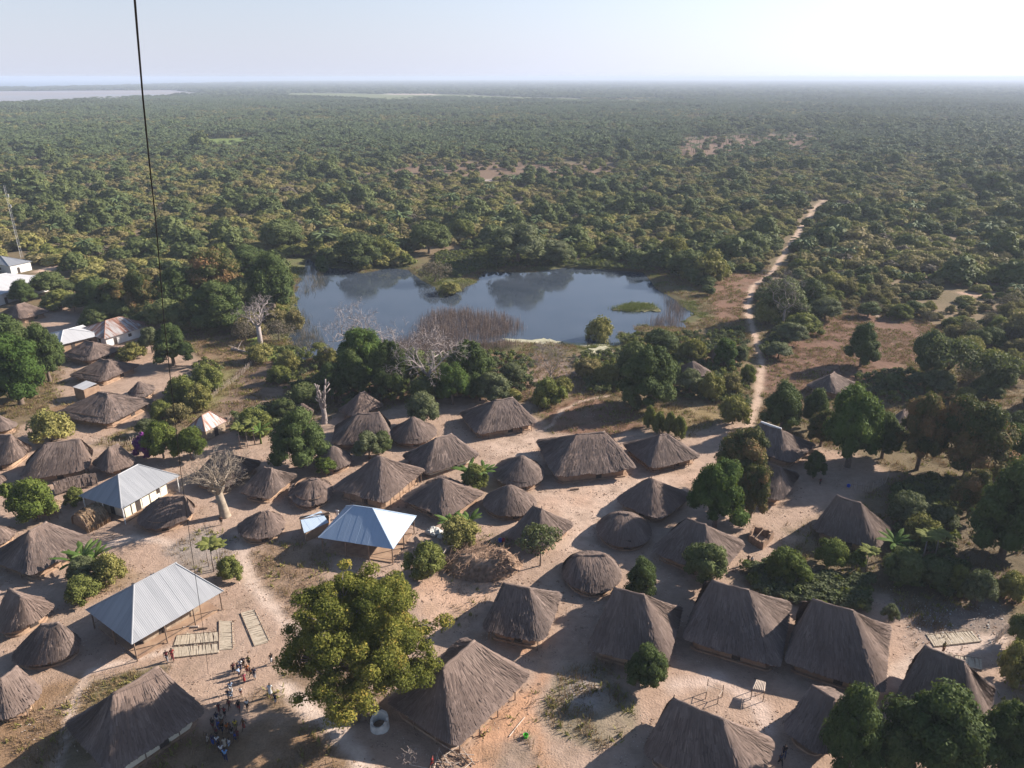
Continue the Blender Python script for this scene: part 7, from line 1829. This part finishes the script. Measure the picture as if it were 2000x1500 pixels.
PEOPLE = [
 ((457, 1315), 1.5, 'stand', 200, (SH, 'maroon'), (SO, 'black'), 'child in maroon shirt, leftmost of the upper crowd cluster'),
 ((466, 1314), 1.4, 'stand', 150, (SH, 'navy'), (SO, 'brown'), 'child in navy shirt beside the maroon-shirted child of the upper cluster'),
 ((471, 1309), 1.55, 'walk', 180, (SH, 'white'), (TR, 'navy'), 'youth in white shirt and dark trousers at the back of the upper cluster'),
 ((476, 1303), 1.5, 'stand', 190, (SH, 'navy'), (TR, 'black'), 'youth all in dark clothes at the very back of the upper cluster'),
 ((487, 1301), 1.5, 'stand', 170, (SH, 'olive'), (SO, 'black'), 'youth in olive shirt, farthest right at the back of the upper cluster'),
 ((484, 1317), 1.45, 'stand', 185, (SH, 'orange'), (SO, 'maroon'), 'child in orange shirt in the middle of the upper cluster'),
 ((491, 1323), 1.4, 'walk', 120, (SH, 'brown'), (SO, 'black'), 'child in brown shirt next to the tall dark youth of the upper cluster'),
 ((498, 1326), 1.65, 'stand', 170, (SH, 'navy'), (TR, 'grey'), 'tall youth in navy shirt and grey trousers at the right of the upper cluster'),
 ((469, 1324), 1.4, 'bend', 60, (SH, 'lightblue'), (SO, 'navy'), 'stooping child in pale blue shirt of the upper cluster'),
 ((478, 1334), 1.4, 'stand', 20, (SH, 'pink'), (SK, 'red'), 'child in pink and red at the front of the upper cluster'),
 ((531, 1297), 1.6, 'walk', 220, (SH, 'black'), (SK, 'white'), 'woman in black top and white skirt alone near the great tree'),
 ((529, 1360), 1.8, 'stand', 190, (RO, 'white'), None, 'person in a long white robe on the pale path'),
 ((539, 1376), 1.55, 'walk', 160, (SH, 'navy'), (SO, 'grey'), 'youth in dark clothes walking behind the white-robed person'),
 ((452, 1353), 1.6, 'stand', 200, (SH, 'lightblue'), (TR, 'white'), 'person in pale blue and white standing between the two clusters'),
 ((447, 1366), 1.4, 'stand', 170, (SH, 'navy'), (SO, 'white'), 'child in navy top and white shorts below the pale blue figure'),
 ((453, 1367), 1.4, 'stand', 190, (SH, 'white'), (SO, 'lightblue'), 'child in white top beside the child in white shorts'),
 ((471, 1358), 1.1, 'stand', 180, (SH, 'white'), (SO, 'maroon'), 'small child in white top standing alone between the clusters'),
 ((449, 1385), 1.4, 'walk', 150, (SH, 'maroon'), (SO, 'brown'), 'child in dark red walking above the lower cluster'),
 ((467, 1389), 1.5, 'walk', 200, (SH, 'black'), (SO, 'red'), 'child in black shirt and red shorts between path and lower cluster'),
 ((484, 1386), 1.45, 'stride', 210, (SH, 'white'), (SO, 'black'), 'child in white shirt and black shorts striding towards the lower cluster'),
 ((429, 1393), 1.4, 'walk', 190, (SH, 'maroon'), (SK, 'maroon'), 'girl in maroon dress nearest the largest house corner'),
 ((440, 1400), 1.35, 'reach', 170, (SH, 'red'), (SO, 'black'), 'child in red shirt with raised arms at the top of the lower cluster'),
 ((417, 1424), 1.55, 'stand', 160, (SH, 'black'), (SO, 'maroon'), 'youth in black, leftmost of the lower cluster by the house wall'),
 ((425, 1412), 1.5, 'walk', 180, (SH, 'navy'), (SO, 'white'), 'youth in navy shirt and white shorts in the lower cluster'),
 ((428, 1427), 1.5, 'stand', 150, (SH, 'blue'), (TR, 'blue'), 'person all in bright blue in the lower cluster'),
 ((435, 1415), 1.35, 'walk', 200, (SH, 'cream'), (SO, 'brown'), 'child in cream shirt in the lower cluster'),
 ((434, 1425), 1.4, 'stand', 210, (SH, 'brown'), (SO, 'black'), 'child in brown shirt in the middle of the lower cluster'),
 ((436, 1434), 1.4, 'bend', 120, (SH, 'black'), (SO, 'navy'), 'stooping child in black in the middle of the lower cluster'),
 ((445, 1432), 1.45, 'walk', 230, (SH, 'orange'), (SO, 'brown'), 'child in orange-brown in the lower cluster'),
 ((451, 1431), 1.4, 'stride', 140, (SH, 'brown'), (SK, 'brown'), 'girl in brown dress beside the orange-brown child'),
 ((461, 1426), 1.45, 'stand', 190, (SH, 'yellow'), (SO, 'olive'), 'child in yellowish shirt at the right of the lower cluster'),
 ((477, 1425), 1.5, 'walk', 150, (SH, 'brown'), (SK, 'red'), 'woman with red skirt walking right of the lower cluster'),
 ((454, 1439), 1.4, 'stand', 200, (SH, 'black'), (SO, 'grey'), 'child in black shirt and grey shorts at the right of the lower cluster'),
 ((461, 1451), 1.5, 'stride', 120, (SH, 'blue'), (SO, 'navy'), 'child in blue shirt striding right of the lower cluster'),
 ((465, 1443), 1.3, 'stand', 170, (SH, 'maroon'), (SO, 'maroon'), 'small child in dark red right of the lower cluster'),
 ((424, 1440), 1.35, 'stand', 160, (SH, 'maroon'), (SO, 'black'), 'child in maroon shirt and black shorts at the left of the lower cluster'),
 ((407, 1453), 1.35, 'reach', 100, (SH, 'cream'), (SO, 'cream'), 'child in cream clothes with raised arms beside the pale house wall'),
 ((417, 1455), 1.5, 'stand', 170, (SH, 'navy'), (TR, 'blue'), 'youth in navy and blue at the bottom left of the crowd'),
 ((426, 1458), 1.5, 'walk', 190, (SH, 'white'), (SO, 'blue'), 'youth in white shirt and blue shorts near the bottom of the crowd'),
 ((429, 1466), 1.5, 'stand', 150, (SH, 'black'), (TR, 'navy'), 'youth in black and navy near the bottom of the crowd'),
 ((434, 1476), 1.55, 'walk', 200, (SH, 'white'), (TR, 'black'), 'youth in white shirt and black trousers behind the sky-blue shirt'),
 ((440, 1462), 1.45, 'stand', 210, (RO, 'cream'), None, 'girl in a long pale dress near the bottom of the crowd'),
 ((449, 1461), 1.3, 'walk', 140, (SH, 'white'), (SO, 'lightblue'), 'small child in white at the right near the bottom of the crowd'),
 ((442, 1487), 1.75, 'reach', 185, (SH, 'sky'), (TR, 'navy'), 'man in a sky-blue shirt, lowest of the crowd, holding up his hands'),
]
for p in PEOPLE: person(*p)
OTHERS = [
 ((327, 1292), 1.65, 'walk', 200, (SH, 'maroon'), (TR, 'grey'), 'left one of two people walking by the reed mats, in maroon and grey'),
 ((338, 1289), 1.7, 'walk', 200, (SH, 'red'), (TR, 'maroon'), 'right one of two people walking by the reed mats, all in red'),
 ((660, 1013), 1.75, 'stand', 170, (RO, 'white'), None, 'person in a white robe beside the bluish sheet shelter'),
 ((433, 1025), 1.5, 'stand', 180, (SH, 'brown'), (SO, 'black'), 'lone figure in brown below the bare baobab'),
 ((1018, 848), 1.6, 'walk', 190, (SH, 'black'), (TR, 'black'), 'dark figure in front of the long house at the top of the village'),
 ((1460, 1103), 1.6, 'reach', 170, (SH, 'brown'), (TR, 'black'), 'figure with raised arm left of the round citrus bush'),
 ((1467, 1105), 1.5, 'stand', 200, (SH, 'grey'), (SO, 'brown'), 'figure in grey beside the one with a raised arm'),
 ((1531, 1478), 1.6, 'walk', 160, (SH, 'black'), (TR, 'navy'), 'dark figure in the shade at the bottom, nearer the big mangoes'),
 ((1523, 1495), 1.6, 'walk', 190, (SH, 'navy'), (TR, 'black'), 'dark figure at the very bottom edge beside the notched house'),
 ((1841, 1274), 1.6, 'stand', 200, (SH, 'olive'), (TR, 'brown'), 'figure in olive standing between the two right-hand reed mats'),
 ((845, 1499), 1.6, 'walk', 90, (SH, 'red'), (SO, 'red'), 'figure in bright red at the bottom edge by the tall peaked house'),
 ((1601, 948), 1.4, 'stand', 180, (SH, 'maroon'), (SK, 'black'), 'figure in dark clothes in the dim yard near the little round-headed tree'),
]
for p in OTHERS: person(*p, grp='villagers about the yards')
# things lying about the yards
def log(label, px, L_, ang, r=0.14, mat='wood'):
    c = gp(*px); b = MB(); b.tube([(-L_ / 2, 0, r), (0, 0.03, r * 1.05), (L_ / 2, 0, r * 0.9)], [r, r * 0.95, r * 0.8], 7)
    tag(obj('log', b.mesh('log', M[mat]), None, tuple(c), ang), label, 'log')
log('dark log lying alone on the bright sandy yard', (1122, 957), 1.5, 0.2, 0.16)
log('grey log beside the reed mats in front of the biggest zinc hall', (373, 1226), 1.8, 0.1, 0.13, 'wood_pale')
log('pale log at the eave of the biggest zinc hall', (396, 1229), 1.2, 0.2, 0.14)
log('long pale pole leaning on the ground beside the tall peaked house', (1010, 1420), 3.0, 1.0, 0.06, 'wood_pale')
def woodpile():
    c = gp(888, 1490); root = tag(obj('woodpile', None, None, tuple(c)), 'scattered firewood at the foot of the tall peaked house', 'firewood'); r_ = np.random.RandomState(3)
    for i in range(26):
        a = r_.rand() * 3.14; l = 0.5 + 0.9 * r_.rand(); x, y = r_.randn() * 1.1, r_.randn() * 0.6
        b = MB(); b.tube([(x - l * math.cos(a), y - l * math.sin(a), 0.08 + 0.2 * r_.rand()), (x + l * math.cos(a), y + l * math.sin(a), 0.1 + 0.3 * r_.rand())], [0.05, 0.035], 5); obj('stick', b.mesh('stick', M['wood_pale' if i % 2 else 'wood']), root)
woodpile()
